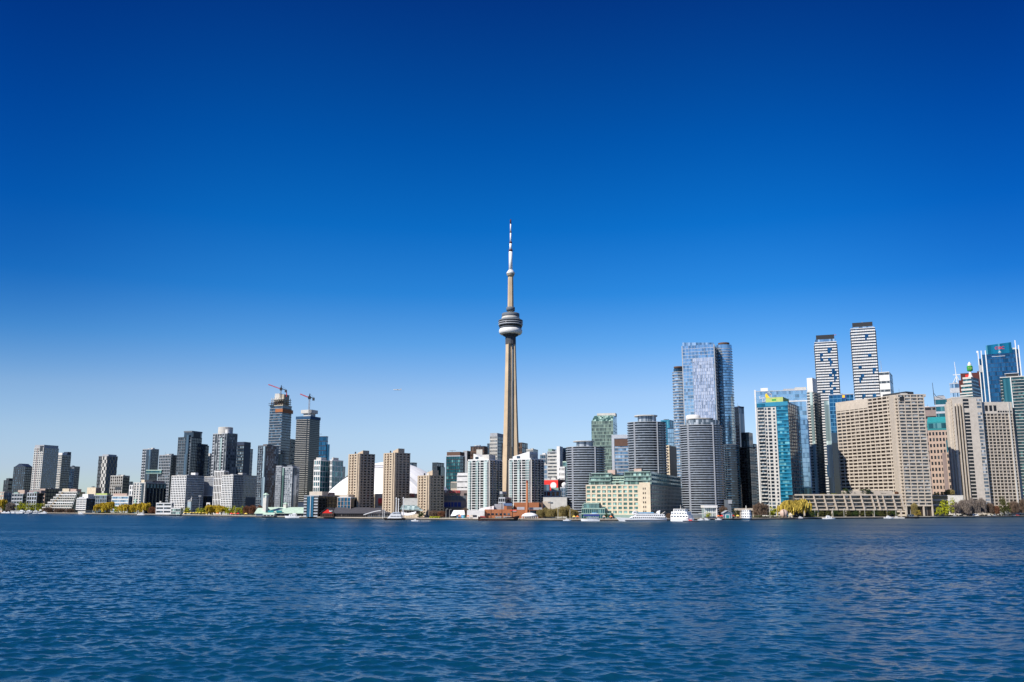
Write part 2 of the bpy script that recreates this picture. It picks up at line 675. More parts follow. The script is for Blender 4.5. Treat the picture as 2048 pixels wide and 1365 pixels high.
b.penthouse(LGREY, .3, .98, .1, .9, 4)
b = Bld('apartment_tower', 'mid height block with a pale grid front right of the chequered tower', (222, 246, 259), 953, 1960, cat=AP)
b.facade(12, G_BROWN, S('grid', OFFW, 6, .22, .2, .6), S('grid', DGREY, 5, .2, .3))
b.boxpart('loggia', DGREY, -b.W * .05, b.W * .45, -b.D / 2 - .7, -b.D / 2 - .1, b.H * .62, b.H * .7)
b = Bld('office_building', 'small blue glass block peeping out behind the pale grid block', (255, 261, 265.5), 965, 2180, cat=OF)
b.facade(8, G_NAVY, S('bands', NAVY, 2, .1, .3), S('bands', NAVY, 2, .1, .3))
b = Bld('apartment_building', 'small bright white block of shifted cubes beside the dark bay fronted block', (260, 274, 279), 972, 1900, cat=AP)
b.facade(5, G_NAVY, S('grid', WHITE, 3, .5, .35, 1.0), S('grid', WHITE, 3, .4, .4))
b.penthouse(LGREY, .45, 1, 0, 1, 6)

# terraces and harbour housing
b = Bld('apartment_building', 'low brick and glass housing block at the left edge of the shore', (-30, 8, 23), 986, 2060, cat=AP)
b.facade(5, G_PALE, S('grid', PINK, 9, .3, .4, .6), S('grid', MGREY, 4, .2, .3))
b.penthouse(LGREY, 0, 1, .1, .9, 2)
b = Bld('apartment_building', 'grey green stepped housing with a tan roof block behind the left willows', (25, 47, 60), 989, 2050, cat=AP)
b.facade(5, G_NAVY, S('balc', LGREY, 4, .1, .4, 1.2), S('grid', DGREY, 4, .2, .3))
b.penthouse(PINK, .35, .95, .2, .8, 9)
b.penthouse(SEAG, .1, .5, 0, .3, 4)
b = Bld('apartment_building', 'dark stepped housing with a brown roof block left of the terraced building', (55, 74, 87), 987, 2030, cat=AP)
b.facade(5, G_BLACK, S('grid', SILVER, 4, .25, .25), S('grid', BLACK, 4, .2, .3))
b.penthouse(MAUVE, -.05, 1.2, .3, 1, 6)
b.penthouse(SEAG, .7, 1.0, -.05, .3, 3)
b = Bld('apartment_building', 'pink and brown roofed dark housing behind the sloping white terraces', (80, 91, 118), 979, 2080, cat=AP)
b.facade(6, G_BLACK, S('grid', PINK, 3, .2, .3), S('grid', BLACK, 5, .2, .3), roof=MAUVE)
b.penthouse(PINK, .1, 1.0, -.02, .2, 6, z=b.H - 5)

b = Bld('terraced_building', 'white terraced housing climbing in steps like a sloping pyramid', (84, 145, 172), 984, 1905, a=12, cat=AP)
st = 8
fh = b.H / st
for i in range(st):
    w0 = -b.W / 2 + b.W * .44 * i / st
    w1 = b.W / 2 - b.W * .06 * (i // 2) / st
    y0 = -b.D / 2 + 2.6 * i
    t = b.boxpart('terrace', G_GREEN, w0, w1, y0, b.D / 2, i * fh, (i + 1) * fh)
    mb = MB().box(w0 - .6, w1 + .6, y0 - 2.2, y0 + .2, i * fh + fh * .72, (i + 1) * fh + .9)
    n = 12
    for j in range(n + 1):
        x = w0 + (w1 - w0) * j / n
        mb.box(x - .35, x + .35, y0 - 1.7, y0 + .1, i * fh, (i + 1) * fh + .4)
    mb.build('balcony', OFFW if i % 3 else WHITE, t)
mb = MB()
for i in range(9):
    x = -b.W * .28 + b.W * .036 * i
    mb.box(x, x + b.W * .05, -b.D / 2 + 2.6 * i - 3.5, -b.D / 2 + 2.6 * i + 2, i * fh, (i + .9) * fh)
b.part('planted_stair', mb, wall('dry_planting', (.22, .17, .10)))
b.boxpart('roof_block', CREAM, -b.W * .02, b.W * .2, -4, 12, b.H, b.H + 7)
b.boxpart('roof_block', PINKC, b.W * .22, b.W * .42, -2, 14, b.H - 4, b.H + 6)

b = Bld('harbour_building', 'white banded building with a curved nose shaped like a ship', (154.5, 173, 190), 998, 1835, a=25, cat=OF)
b.facade(6, G_NAVY, S('bands', WHITE, 3, .06, .48, .9), S('bands', DGREY, 4, .08, .4, .6), z0=6)
b.boxpart('base', OFFW, -b.W * .4, b.W * .4, -b.D * .4, b.D * .4, 0, 6)
b.penthouse(WHITE, .35, .95, .2, .9, 9)
b.penthouse(SILVER, .1, .5, .1, .5, 3)
b = Bld('office_building', 'blue grey glass block with a lime green top storey', (188, 214, 225), 992, 1880, a=25, cat=OF)
b.facade(5, G_NAVY, S('grid', LGREY, 6, .12, .12), S('grid', DGREY, 4, .2, .2))
b.penthouse(LIME, .1, .95, .1, .8, 4.5)
b = Bld('office_building', 'cream walled block with a brown shaded side above the ship shaped building', (175, 192, 202), 977, 1950, a=30, cat=OF)
b.facade(4, G_BROWN, S('blank', CREAM), S('blank', MAUVE), roof=CREAM)
b = Bld('office_building', 'low office with light blue window bands behind the willow trees', (224, 257.5, 262), 994, 1800, a=10, cat=OF)
b.facade(5, G_LBLUE, S('bands', WHITE, 2, .06, .4), S('bands', LGREY, 2, .1, .4))
b.penthouse(PINKC, .05, .85, .2, .9, 6)
b = Bld('office_building', 'narrow grey low block beside the light blue banded office', (256, 267, 272), 993, 1810, cat=OF)
b.facade(5, G_NAVY, S('grid', MGREY, 3, .2, .3), S('grid', LGREY, 3, .2, .3), roof=OFFW)
b = Bld('apartment_building', 'dark green glass building with bay windows and white striped end walls', (268.5, 291, 331), 967, 1700, a=22, cat=AP)
b.facade(12, G_NAVY, S('grid', OFFW, 4, .5, .32, .6), S('grid', DGREY, 6, .3, .1, 2.2))
b.boxpart('glass_strip', G_GREEN, -b.W * .34, -b.W * .16, -b.D / 2 - .9, -b.D / 2, 0, b.H * .48)
b.boxpart('glass_strip', G_NAVY, b.W * .2, b.W * .42, -b.D / 2 - .9, -b.D / 2, 0, b.H)
b.windows('B', SEAG, 6, b.H - 9, b.H - 1, 1, ww=.5, hh=.9, n=3, th=2.6, name='bay_window')
b.penthouse(CREAM, .6, .9, .0, .5, 6)
b.penthouse(MAUVE, .1, .9, .4, 1, 5)

b = Bld('apartment_tower', 'dark tower with balcony stacks left of the sky bridge', (286, 304.5, 317.5), 899.5, 1950, cat=AP)
b.facade(22, G_DARK, S('balc', LGREY, 5, .1, .45, 1.0, seg=[(0, .22), (.26, .42)]), S('grid', NAVY, 5, .2, .12, .3), slabname='balcony')
b.boxpart('glass_bay', G_NAVY, -b.W * .05, b.W * .48, -b.D / 2 - 2, -b.D / 2 - .1, 0, b.H)
b = Bld('apartment_tower', 'dark tower with a pale grid side right of the sky bridge', (319, 342, 355), 911.5, 1930, cat=AP)
b.facade(20, G_DARK, S('grid', LGREY, 7, .14, .2, .5), S('grid', BLACK, 5, .2, .2))
P0, P1 = at(291, 944, 1932), at(322, 944, 1932)
o = empty('sky_bridge', ((P0.x + P1.x) / 2, 1940, zat(948, 1932)), 0, 'green glass bridge hung between the two dark towers', 'bridge')
hb = zat(940, 1932) - zat(948, 1932)
Lb = (P1.x - P0.x) / 2
MB().box(-Lb, Lb, -6, 6, 0, hb * .3).build('deck', SEAG, o)
MB().box(-Lb, Lb, -5.5, 5.5, hb * .3, hb * .75).build('glazing', G_TEAL, o)
MB().box(-Lb, Lb, -6, 6, hb * .75, hb).build('roof', COPPER, o)

b = Bld('apartment_tower', 'large dark teal tower with stepped shoulders and a square open crown', (357, 383, 403.5), 876, 1880, cat=AP)
b.facade(26, G_DARK, S('grid', MGREY, 6, .14, .25, .5), S('grid', DGREY, 6, .2, .2, .5), roof=DGREY)
hh = zat(862, 1880) - GZ
b.boxpart('upper_storeys', G_NAVY, -b.W * .1, b.W * .5, -b.D * .48, b.D * .5, b.H, hh - 3)
b.boxpart('crown', MGREY, -b.W * .12, b.W * .52, -b.D * .5, b.D * .52, hh - 3, hh)
b.boxpart('louvre', BLACK, b.W * .5, b.W * .515, -b.D * .3, b.D * .35, b.H + .5, hh - 3)
b.boxpart('glass_bay', G_NAVY, b.W * .1, b.W * .36, -b.D / 2 - 2.2, -b.D / 2 - .1, 0, b.H + 6)
b = Bld('apartment_tower', 'lower dark teal tower joined to the right of the square crowned one', (398, 404, 417.5), 892.5, 1925, cat=AP)
b.facade(22, G_DARK, S('grid', DGREY, 3, .2, .25), S('grid', DGREY, 5, .18, .2), roof=DGREY)
b.penthouse(BLACK, .1, .9, .1, .9, 4)
b = Bld('apartment_tower', 'narrow dark tower with a white cap left of the pale round topped tower', (414, 419, 427), 914, 1990, cat=AP)
b.facade(18, G_NAVY, S('grid', NAVY, 2, .2, .3), S('grid', NAVY, 3, .2, .3))
b.penthouse(OFFW, .2, 1, .1, .8, 7)

b = Bld('apartment_tower', 'pale grey tower with a round drum on its roof', (427, 455, 474.5), 868, 1800, a=30, cat=AP)
b.facade(26, G_GREY, S('balc', LGREY, 6, .14, .42, 1.2, seg=[(.02, .16), (.42, .58), (.7, .84)]), S('grid', MGREY, 5, .25, .25, .5))
b.boxpart('glass_bay', G_PALE, b.W * .08, b.W * .2, -b.D / 2 - 2.4, -b.D / 2 - .1, 0, b.H * .95)
b.part('drum', MB().lathe([(b.W * .36, b.H), (b.W * .36, b.H + 14), (b.W * .33, b.H + 14.5)], 28), OFFW)
b.part('drum', MB().lathe([(5, b.H), (5, b.H + 9)], 20, cx=b.W * .3, cy=-b.D * .2), WHITE)
b = Bld('apartment_tower', 'black framed tower with a light glass side behind the white grid block', (473, 488.5, 501.5), 884, 1950, cat=AP)
b.facade(22, G_NAVYP, S('grid', DGREY, 6, .1, .3, .3), S('blank', NAVY), z1=b.H - 9, roof=BLACK)
b.boxpart('crown', NAVY, -b.W * .5, b.W * .515, -b.D * .5, b.D * .51, b.H - 8.4, b.H)
b = Bld('apartment_tower', 'thin blue edge of a tower behind the black framed one', (499, 502, 505.5), 900, 2020, cat=AP)
b.facade(16, G_NAVY, S('grid', DGREY, 2, .2, .3), S('grid', LGREY, 2, .2, .3))

b = Bld('office_building', 'white gridded block left of the recessed dark entrance', (344, 373, 408), 953, 1585, a=24, cat=OF)
b.facade(16, G_DARK, S('grid', WHITE, 9, .36, .28, .5), S('grid', WHITE, 15, .3, .26, .7), roof=OFFW)
b.penthouse(WHITE, .3, .6, .82, .99, 7)
b.penthouse(MGREY, .15, .9, .2, .75, 2.5)
b = Bld('office_building', 'silver perforated block hanging over a dark glass recess between the two white blocks', (400, 429, 432), 955, 1640, a=8, cat=OF)
b.facade(9, G_GREY, S('grid', SILVER, 16, .35, .4, .3), S('grid', SILVER, 4, .35, .4, .3), z0=b.H * .5, roof=OFFW)
b.boxpart('soffit', WHITE, -b.W / 2, b.W / 2, -b.D / 2 - .6, b.D / 2, b.H * .5 - 1.2, b.H * .5)
b.boxpart('entrance_glazing', G_NAVY, -b.W / 2, b.W / 2 + 8, -b.D / 2 + 4, b.D / 2, 0, b.H * .5 - 1.2)
mb = MB()
for j in range(14):
    x = -b.W / 2 + j * (b.W + 8) / 13
    mb.box(x - .2, x + .2, -b.D / 2 + 3.6, -b.D / 2 + 4.1, 0, b.H * .5 - 1.2)
b.part('mullion', mb, MGREY)
b = Bld('office_building', 'white gridded block with a taller striped corner nearest the brown trees', (445, 466.5, 515), 952, 1530, a=24, cat=OF)
b.facade(17, G_DARK, S('grid', WHITE, 7, .36, .28, .5), S('grid', WHITE, 17, .28, .24, .7), roof=OFFW)
b.boxpart('dark_bay', MGREY, b.W / 2 + .6, b.W / 2 + 1.3, -b.D / 2 + b.D * .55, -b.D / 2 + b.D * .99, 6, b.H * .45)
b.penthouse(MGREY, .2, .9, .2, .8, 2.4)
b.penthouse(OFFW, .4, .8, .45, .62, 5)
b = Bld('office_building', 'tall cream striped white block at the left end of the right white block', (429.5, 448, 457), 944, 1550, a=18, cat=OF)
b.facade(6, G_BROWN, S('grid', WHITE, 6, .4, .1, .7), S('grid', OFFW, 3, .5, .4, .7), roof=WHITE)
b = Bld('office_building', 'low white building with dark window bands beside the striped white block', (313, 343, 347), 1008, 1540, a=8, cat=OF)
b.facade(3, G_DARK, S('bands', WHITE, 2, .1, .5), S('bands', WHITE, 2, .1, .5))
b.penthouse(OFFW, .18, .28, .1, .4, 4)
b = Bld('pavilion', 'glass and white waterfront pavilion below the left white gridded block', (343, 361, 366), 1018, 1530, a=10, cat='pavilion')
b.facade(2, G_GREEN, S('grid', WHITE, 6, .1, .12), S('grid', WHITE, 2, .2, .12))

# ------------------------------------------------------------------ towers under construction
b = Bld('unfinished_tower', 'taller of the two unfinished towers, with raw concrete floors and an orange net', (540, 565.5, 583.5), 812, 1720, a=22, cat='tower')
b.facade(40, G_NAVY, S('balc', LGREY, 1, 0, .15, .9), S('balc', DGREY, 1, 0, .15, .8), roof=CONC)
b.boxpart('hoist_strip', NAVY, b.W * .36, b.W * .44, -b.D / 2 - 1.6, -b.D / 2, 0, b.H * .55)
fz = b.H
for k in range(4):
    t = MB().box(-b.W * .47, b.W * .49, -b.D * .47, b.D * .49, fz + .6 + k * 4, fz + 1.1 + k * 4)
    for i in range(6):
        for j in range(3):
            x, y = b.W * (-.43 + .17 * i), b.D * (-.42 + .42 * j)
            t.box(x - .5, x + .5, y - .5, y + .5, fz + 1.1 + k * 4, fz + 4.6 + k * 4)
    b.part('open_floor', t, [CONC, BROWN, CONC, OFFW][k])
b.boxpart('core', OFFW, -b.W * .3, b.W * .05, -b.D * .3, b.D * .2, fz, fz + 25)
b.boxpart('core', CONC, b.W * .05, b.W * .42, -b.D * .3, b.D * .3, fz, fz + 23)
mb = MB().box(-b.W * .02, b.W * .55, -b.D * .56, -b.D * .5, fz - 12, fz - 6).box(b.W * .505, b.W * .56, -b.D * .5, b.D * .6, fz - 13, fz - 6)
b.part('safety_net', mb, ORANGE)
mb = MB()
for k, (x0, x1) in enumerate(((-.58, -.2), (-.56, 0), (-.05, .58), (.1, .6))):
    mb.box(b.W * x0, b.W * x1, -b.D * .6, -b.D * .5, fz + 2 + k * 3.3, fz + 2.5 + k * 3.3)
b.part('loading_platform', mb, DGREY)
u2 = Bld('unfinished_tower', 'shorter of the two unfinished towers, striped with pale floor edges under a blue rim', (593, 620.5, 640), 836, 1560, a=22, cat='tower')
b = u2
b.facade(44, G_BLACK, S('balc', OFFW, 1, 0, .17, 1.0, seg=[(0, .8), (.86, 1)]), S('balc', DGREY, 1, 0, .15, .8), z0=b.H * .13, roof=CONC)
b.boxpart('podium', NAVY, -b.W * .48, b.W * .48, -b.D * .48, b.D * .48, 0, b.H * .13)
b.boxpart('blue_screen', wall('dark_blue_screen', (.01, .06, .14)), -b.W * .53, b.W * .53, -b.D * .53, b.D * .53, b.H - 2, b.H + 3)
b.boxpart('core', OFFW, -b.W * .22, b.W * .3, -b.D * .2, b.D * .3, b.H + 3, b.H + 9)
b.boxpart('core', OFFW, -b.W * .34, b.W * .4, -b.D * .3, b.D * .4, b.H + 9, b.H + 15)


def crane(label, u, vbase, vpiv, tip, tail, d, bend=None):
    base, piv = at(u, vbase, d), at(u, vpiv, d)
    o = empty('tower_crane', base, 0, label, 'crane', 'tower cranes on the unfinished towers')
    h = piv.z - base.z

    def truss(mb, a, c, w, n, r):
        a, c = Vector(a), Vector(c)
        dr = (c - a).normalized()
        sd = Vector((0, 1, 0)) if abs(dr.y) < .9 else Vector((1, 0, 0))
        up = dr.cross(sd).normalized()
        offs = [sd * w + up * w, sd * w - up * w, -sd * w - up * w, -sd * w + up * w]
        for k in offs:
            mb.tube(a + k, c + k, r * .75, n=4)
        for i in range(n):
            p, q = a + (c - a) * (i / n), a + (c - a) * ((i + 1) / n)
            for k in range(4):
                mb.tube(p + offs[k], q + offs[(k + 1) % 4], r * .7, n=3)
    m = MB()
    truss(m, (0, 0, -8), (0, 0, h), .9, 12, .28)
    m.build('mast', LGREY, o)
    MB().box(-2.2, 2.2, -1.6, 1.6, h - 2, h + 3).build('cab', BLACK, o)
    MB().tube((0, 0, h + 2), (.3, 0, h + 8), 1.4, .5, 4).build('apex', NAVY, o)
    t = at(*tip, d)
    m = MB()
    truss(m, (-1.5, 0, h + 1), (t.x - base.x, 0, t.z - base.z), .7, 16, .34)
    m.build('jib', CRANE, o)
    t = at(*tail, d)
    m = MB()
    truss(m, (1.5, 0, h + 1), (t.x - base.x, 0, t.z - base.z), .5, 6, .3)
    m.build('counter_jib', DGREY, o)
    MB().box(t.x - base.x - 3, t.x - base.x + .5, -1.4, 1.4, t.z - base.z - 4, t.z - base.z + 1).build('counterweight', DGREY, o)
    MB().tube((0, 0, h + 7.5), (t.x - base.x, 0, t.z - base.z + 1), .14, n=3).build('tie_bar', BLACK, o)
    if bend:
        q, q2 = at(*bend[0], d), at(*bend[1], d)
        MB().tube((q.x - base.x, 0, q.z - base.z), (q2.x - base.x, 0, q2.z - base.z), .9, n=4).build('placing_boom', CRANE, o)


crane('red jib crane on the taller unfinished tower', 561.5, 792, 779, (537, 769.5), (573, 781), 1728, ((573, 781), (573.5, 794)))
crane('red jib crane on the shorter unfinished tower', 618, 822, 796.5, (600.5, 788.5), (628.5, 797), 1566)

b = Bld('apartment_tower', 'black tower with a pattern of white balcony dots between the unfinished towers', (577, 581.5, 593), 880, 1890, cat=AP)
b.facade(18, G_BLACK, S('grid', BLACK, 2, .3, .3), S('grid', BLACK, 4, .2, .3))
b.windows('B', OFFW, 3, 12, b.H - 4, 17, ww=.5, hh=.22, n=.9, th=.5, name='balcony', skip=lambda i, j: (i + j) % 2)
b = Bld('office_tower', 'deep blue glass tower with a stepped right shoulder behind the shorter unfinished tower', (626, 653, 656), 874.5, 2000, a=10, cat=OF)
b.facade(16, G_DBLUE, S('curtain', NAVY, 5, .05, .2, .2), S('curtain', NAVY, 2, .1, .2, .2))
b.boxpart('shoulder', G_DBLUE, b.W * .5, b.W * .68, -b.D * .3, b.D * .3, 0, zat(889, 2000) - GZ)
b.part('mast', MB().tube((-b.W * .1, 0, b.H), (-b.W * .1, 0, b.H + 9), .5).tube((-b.W * .3, 0, b.H + 7), (b.W * .1, 0, b.H + 7), .4), MGREY)
for lab, u, vt, d in (('left of two teal glass blocks with white frames behind the dome', (629, 641, 661.5), 922, 1475),
                      ('right of two teal glass blocks with white frames, partly hidden by the dome', (661, 664.5, 686), 922, 1485)):
    b = Bld('apartment_tower', lab, u, vt, d, cat=AP, group='teal glass blocks')
    b.facade(10, G_TEAL, S('grid', WHITE, 3, .3, .3, .6), S('grid', SILVER, 4, .1, .1, .4), roof=WHITE)
    b.penthouse(OFFW, .1, .9, .1, .6, 5)
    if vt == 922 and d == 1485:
        b.boxpart('shade_toned_wing', G_NAVY, b.W * .3, b.W * .5, b.D * .5, b.D * .75, 0, b.H - 8)  # navy stands in for the shade on this wing
b = Bld('apartment_tower', 'grey and blue glass tower directly in front of the taller unfinished tower', (517, 534, 557), 893, 1470, a=25, cat=AP)
b.facade(28, G_NAVYP, S('balc', MGREY, 4, .15, .35, 1.0, seg=[(.05, .55)]), S('grid', MGREY, 7, .12, .2, .4), roof=MGREY)
b.boxpart('glass_bay', G_NAVYP, b.W * .18, b.W * .5, -b.D / 2 - 1.8, -b.D / 2 - .1, 0, b.H)
b.boxpart('lower_wing', G_DARK, -b.W * .2, b.W * .46, b.D * .505, b.D * .95, 0, b.H * .9)
b.penthouse(BROWN, .4, .85, .1, .5, 3)
for lab, u, vt, d, fl in (('narrow silver gridded tower just left of the wider silver one', (553, 563, 567), 934, 1410, 24),
                          ('wider silver glass tower with vertical stripes before the shorter unfinished tower', (566, 585, 598.5), 936, 1385, 24)):
    b = Bld('apartment_tower', lab, u, vt, d, a=25, cat=AP)
    b.facade(fl, G_SILV, S('grid', LGREY, 5, .24, .2, .5), S('grid', MGREY, 5, .24, .2, .5), roof=LGREY)
    if fl == 24 and u[0] == 566:
        b.boxpart('glass_bay', G_GREEN, -b.W * .46, -b.W * .3, -b.D / 2 - 1.8, -b.D / 2 - .1, 0, b.H)
        b.boxpart('glass_bay', G_SILV, b.W * .5, b.W * .5 + 2, -b.D * .35, 0, 0, b.H)
        b.penthouse(MGREY, .3, .8, .2, .7, 4)

# ------------------------------------------------------------------ low offices and terminal, left of the dome
b = Bld('office_building', 'office with white balcony bands around a blue glass corner', (609, 637.5, 677), 993, 1235, a=22, cat=OF)
b.facade(7, G_BLACK, S('balc', LGREY, 1, 0, .5, 1.4, seg=[(0, .22), (.72, 1)]), S('grid', DGREY, 6, .12, .2, .5), roof=LGREY, par=.7)
b.boxpart('glass_bay', G_DBLUE, -b.W * .24, b.W * .2, -b.D / 2 - 2, -b.D / 2, 0, b.H)
b.boxpart('fin', WHITE, b.W * .0, b.W * .03, -b.D / 2 - 2.6, -b.D / 2 - 2, 0, b.H)
b.penthouse(PALEB, -.1, .8, .3, .6, 6)
b.penthouse(MAUVE, .1, .8, .65, .95, 5)
b = Bld('office_building', 'black office with blue glass bays and copper coloured piers before the dome', (676, 702, 748), 996, 1225, a=26, cat=OF)
b.facade(5, G_DBLUE, S('grid', PINK, 4, .12, .05, .6), S('grid', BLACK, 10, .35, .2, .5), roof=SILVER, par=.5)
b.boxpart('dark_glass_wall', G_BLACK, b.W * .5 + .05, b.W * .5 + .3, -b.D / 2 + 1, b.D / 2 - 1, 1, b.H - 1)
b.penthouse(MGREY, .3, .8, .5, .9, 4)
b.penthouse(PALEB, .05, .7, .05, .35, 4)


def gable_house(name, label, x0, x1, y0, y1, zb, ze, zr, wallm, roofm, axis='x', cat='building', ov=1.2, cols=8, gl=None, frontm=None):
    """a long roof with gables; axis is the direction of the ridge"""
    cx, cy = (x0 + x1) / 2, (y0 + y1) / 2
    o = empty(name, (cx, cy, zb), 0, label, cat)
    w, d, e, r = (x1 - x0) / 2, (y1 - y0) / 2, ze - zb, zr - zb
    m = MB().box(-w, w, -d, d, 0, e)
    if axis == 'x':
        m.poly([(w, -d, e), (w, d, e), (w, 0, r - .2)]).poly([(-w, d, e), (-w, -d, e), (-w, 0, r - .2)])
    else:
        m.poly([(-w, -d, e), (w, -d, e), (0, -d, r - .2)]).poly([(w, d, e), (-w, d, e), (0, d, r - .2)])
    m.build('wall', wallm, o)
    t = .5
    rf = MB()
    if axis == 'x':
        for sg in (-1, 1):
            a = [(-w - ov, sg * (d + ov), e - ov * .3), (w + ov, sg * (d + ov), e - ov * .3), (w + ov, 0, r), (-w - ov, 0, r)]
            rf.hexa([a[0], a[1], a[2], a[3]] + [(x, y, z + t) for x, y, z in a])
    else:
        for sg in (-1, 1):
            a = [(sg * (w + ov), -d - ov, e - ov * .3), (sg * (w + ov), d + ov, e - ov * .3), (0, d + ov, r), (0, -d - ov, r)]
            rf.hexa([a[0], a[1], a[2], a[3]] + [(x, y, z + t) for x, y, z in a])
    rf.build('roof', roofm, o)
    if gl:
        for j in range(cols):
            x = -w + (j + .5) * 2 * w / cols
            MB().box(x - w / cols * .7, x + w / cols * .7, -d - .12, -d + .1, e * .2, e * .8).build('window', gl, o)
    if frontm and axis == 'y':
        MB().hexa([(-w * .8, -d - .3, e + .2), (w * .8, -d - .3, e + .2), (w * .8, -d, e + .2), (-w * .8, -d, e + .2),
                   (-.3, -d - .3, r - 1.2), (.3, -d - .3, r - 1.2), (.3, -d, r - 1.2), (-.3, -d, r - 1.2)]).build('gable_panel', frontm, o)
    return o


def gh(name, label, u0, u1, vb, ve, vr, d, depth, *a, **k):
    x0, x1 = at(u0, ve, d).x, at(u1, ve, d).x
    return gable_house(name, label, x0, x1, d, d + depth, zat(vb, d) if vb else GZ, zat(ve, d), zat(vr, d + (depth / 2 if k.get('axis', 'x') == 'x' else 0)), *a, **k)


d0 = shore_d(690) + 12
o = gh('terminal_building', 'dark roofed ferry hall with a red gable front', 641, 667, None, 1027, 1016.5, d0, 40, BROWN, DROOF, axis='y', cat='ferry terminal', gl=G_BROWN, cols=7, frontm=RED)
MB().box(3, 7, -20.9, -20.5, zat(1024, d0) - GZ, zat(1021.5, d0) - GZ).build('sign', WHITE, o)
o = gh('terminal_building', 'long dark shingle roofed shed right of the red gable', 667.5, 735, None, 1027, 1016, d0 + 6, 34, BLACK, DROOF, cat='ferry terminal', gl=G_BROWN, cols=16)
o = gh('terminal_building', 'lower dark roofed shed behind the open white canopy', 735.5, 784, None, 1027, 1017, d0 + 4, 34, MGREY, DROOF, cat='ferry terminal', gl=G_BROWN, cols=12)

d0 = shore_d(560) + 14
o = gh('fire_hall', 'waterfront hall with a long pale green copper roof', 528, 611, None, 1027, 1015.5, d0, 44, NAVY, COPPER, cat='fire hall', gl=G_BLACK, cols=10)
MB().box(-24, -16, -23.4, -21, 5, 8).build('dormer', TEALR, o)
MB().box(-12, -4, -23.4, -21, 5, 8).build('dormer', TEALR, o)
o = gh('boat_shed', 'small shed with a pale green hipped roof left of the clock tower', 512, 528, None, 1027, 1017, d0 - 4, 30, LGREY, COPPER, cat='shed', ov=2.0)
o = gh('gate_house', 'low white gate house with a green roof edge below the clock tower', 526, 548, None, 1030, 1026.5, d0 - 12, 9, WHITE, COPPER, cat='shed', ov=.4, gl=G_BROWN, cols=3)


def bell_tower(label, ul, ur, vt, vroof, d, name='clock_tower', cat='tower', z0=GZ):
    b = Bld(name, label, (ul, ul + (ur - ul) * .58, ur), vroof, d, a=32, cat=cat, z0=z0)
    w, dd = b.W / 2, b.D / 2
    b.boxpart('shaft', OFFW, -w, w, -dd, dd, 0, b.H * .86)
    mb = MB()
    for x in (-1, 1):
        for y in (-1, 1):
            mb.box(x * w - .7 * (x > 0), x * w + .7 * (x < 0), y * dd - .7 * (y > 0), y * dd + .7 * (y < 0), b.H * .86, b.H)
    b.part('belfry_pier', mb, OFFW)
    b.boxpart('belfry_glazing', G_PALE, -w + .5, w - .5, -dd + .5, dd - .5, b.H * .86, b.H)
    rect = [(-w - .7, -dd - .7), (w + .7, -dd - .7), (w + .7, dd + .7), (-w - .7, dd + .7)]
    b.part('roof', MB().prism(rect, b.H, zat(vt, d) - z0, [(x * .15, y * .15) for x, y in rect]), COPPER)
    return b


bell_tower('slender off white clock tower with a pale green cap beside the fire hall', 526.5, 537.5, 986.5, 990, d0 - 2)
bell_tower('small white cupola on the green roof of the fire hall', 566.5, 576, 1005.5, 1008, d0 + 18, name='cupola', cat='cupola', z0=zat(1017, d0 + 18))

# ------------------------------------------------------------------ stadium with the white dome
d = 1300.0
xl, xr = at(655, 985, d + 95).x, at(904, 985, d + 95).x
Rd = (xr - xl) / 2
cx, cy = (xl + xr) / 2 , d + Rd
wall_h = zat(989, d) - GZ
st_o = empty('stadium', (cx, cy, GZ), 0, 'huge domed stadium with a white panelled roof behind the tan towers', 'stadium')
prof_h = zat(926, cy) - GZ
MB().lathe([(Rd * 1.08, 0), (Rd * 1.08, wall_h * .55), (Rd * 1.04, wall_h * .55), (Rd * 1.04, wall_h)], 40).build('wall', CONC, st_o)


def dome_shell(r0, h0, base, a0, a1, mat, name, n=40, m=14, cut=None):
    mb = MB()
    rows = []
    for j in range(m + 1):
        t = (math.pi / 2) * j / m
        rr = r0 * math.cos(t)
        zz = base + h0 * (1 - (rr / r0) ** 2) ** .9
        rows.append([(rr * math.cos(a0 + (a1 - a0) * i / n), rr * math.sin(a0 + (a1 - a0) * i / n), zz) for i in range(n + 1)])
    for j in range(m):
        for i in range(n):
            mb.poly([rows[j][i], rows[j][i + 1], rows[j + 1][i + 1], rows[j + 1][i]])
    return mb.build(name, mat, st_o, True)


dh = prof_h - wall_h
dome_shell(Rd * .995, dh * .97, wall_h, 0, 2 * math.pi, MEMBR, 'roof_panel', 64)
# two raised arched panels of the sliding roof, running across the dome
for name, k0, k1, lift, mt in (('roof_panel', -.36, .30, 1.05, MEMBR), ('roof_track', -.42, -.36, 1.035, MEMBG), ('roof_track', .30, .36, 1.035, MEMBG)):
    mb = MB()
    N = 44
    ux, uy = math.cos(R(-28)), math.sin(R(-28))
    for e0, e1 in ((k0, k1),):
        pts = []
        for i in range(N + 1):
            t = math.pi * i / N
            row = []
            for k in range(7):
                e = e0 + (e1 - e0) * k / 6
                rad = math.sqrt(max(0, 1 - e * e))
                q = math.cos(t) * rad
                zz = math.sin(t)
                x = (q * ux - e * uy) * Rd * lift * .97
                y = (q * uy + e * ux) * Rd * lift * .97
                row.append((x, y, wall_h + max(0, zz) ** 1.8 * dh * lift * rad ** 2 * .985))
            pts.append(row)
        for i in range(N):
            for k in range(6):
                mb.poly([pts[i][k], pts[i + 1][k], pts[i + 1][k + 1], pts[i][k + 1]])
    mb.build(name, mt, st_o, True)
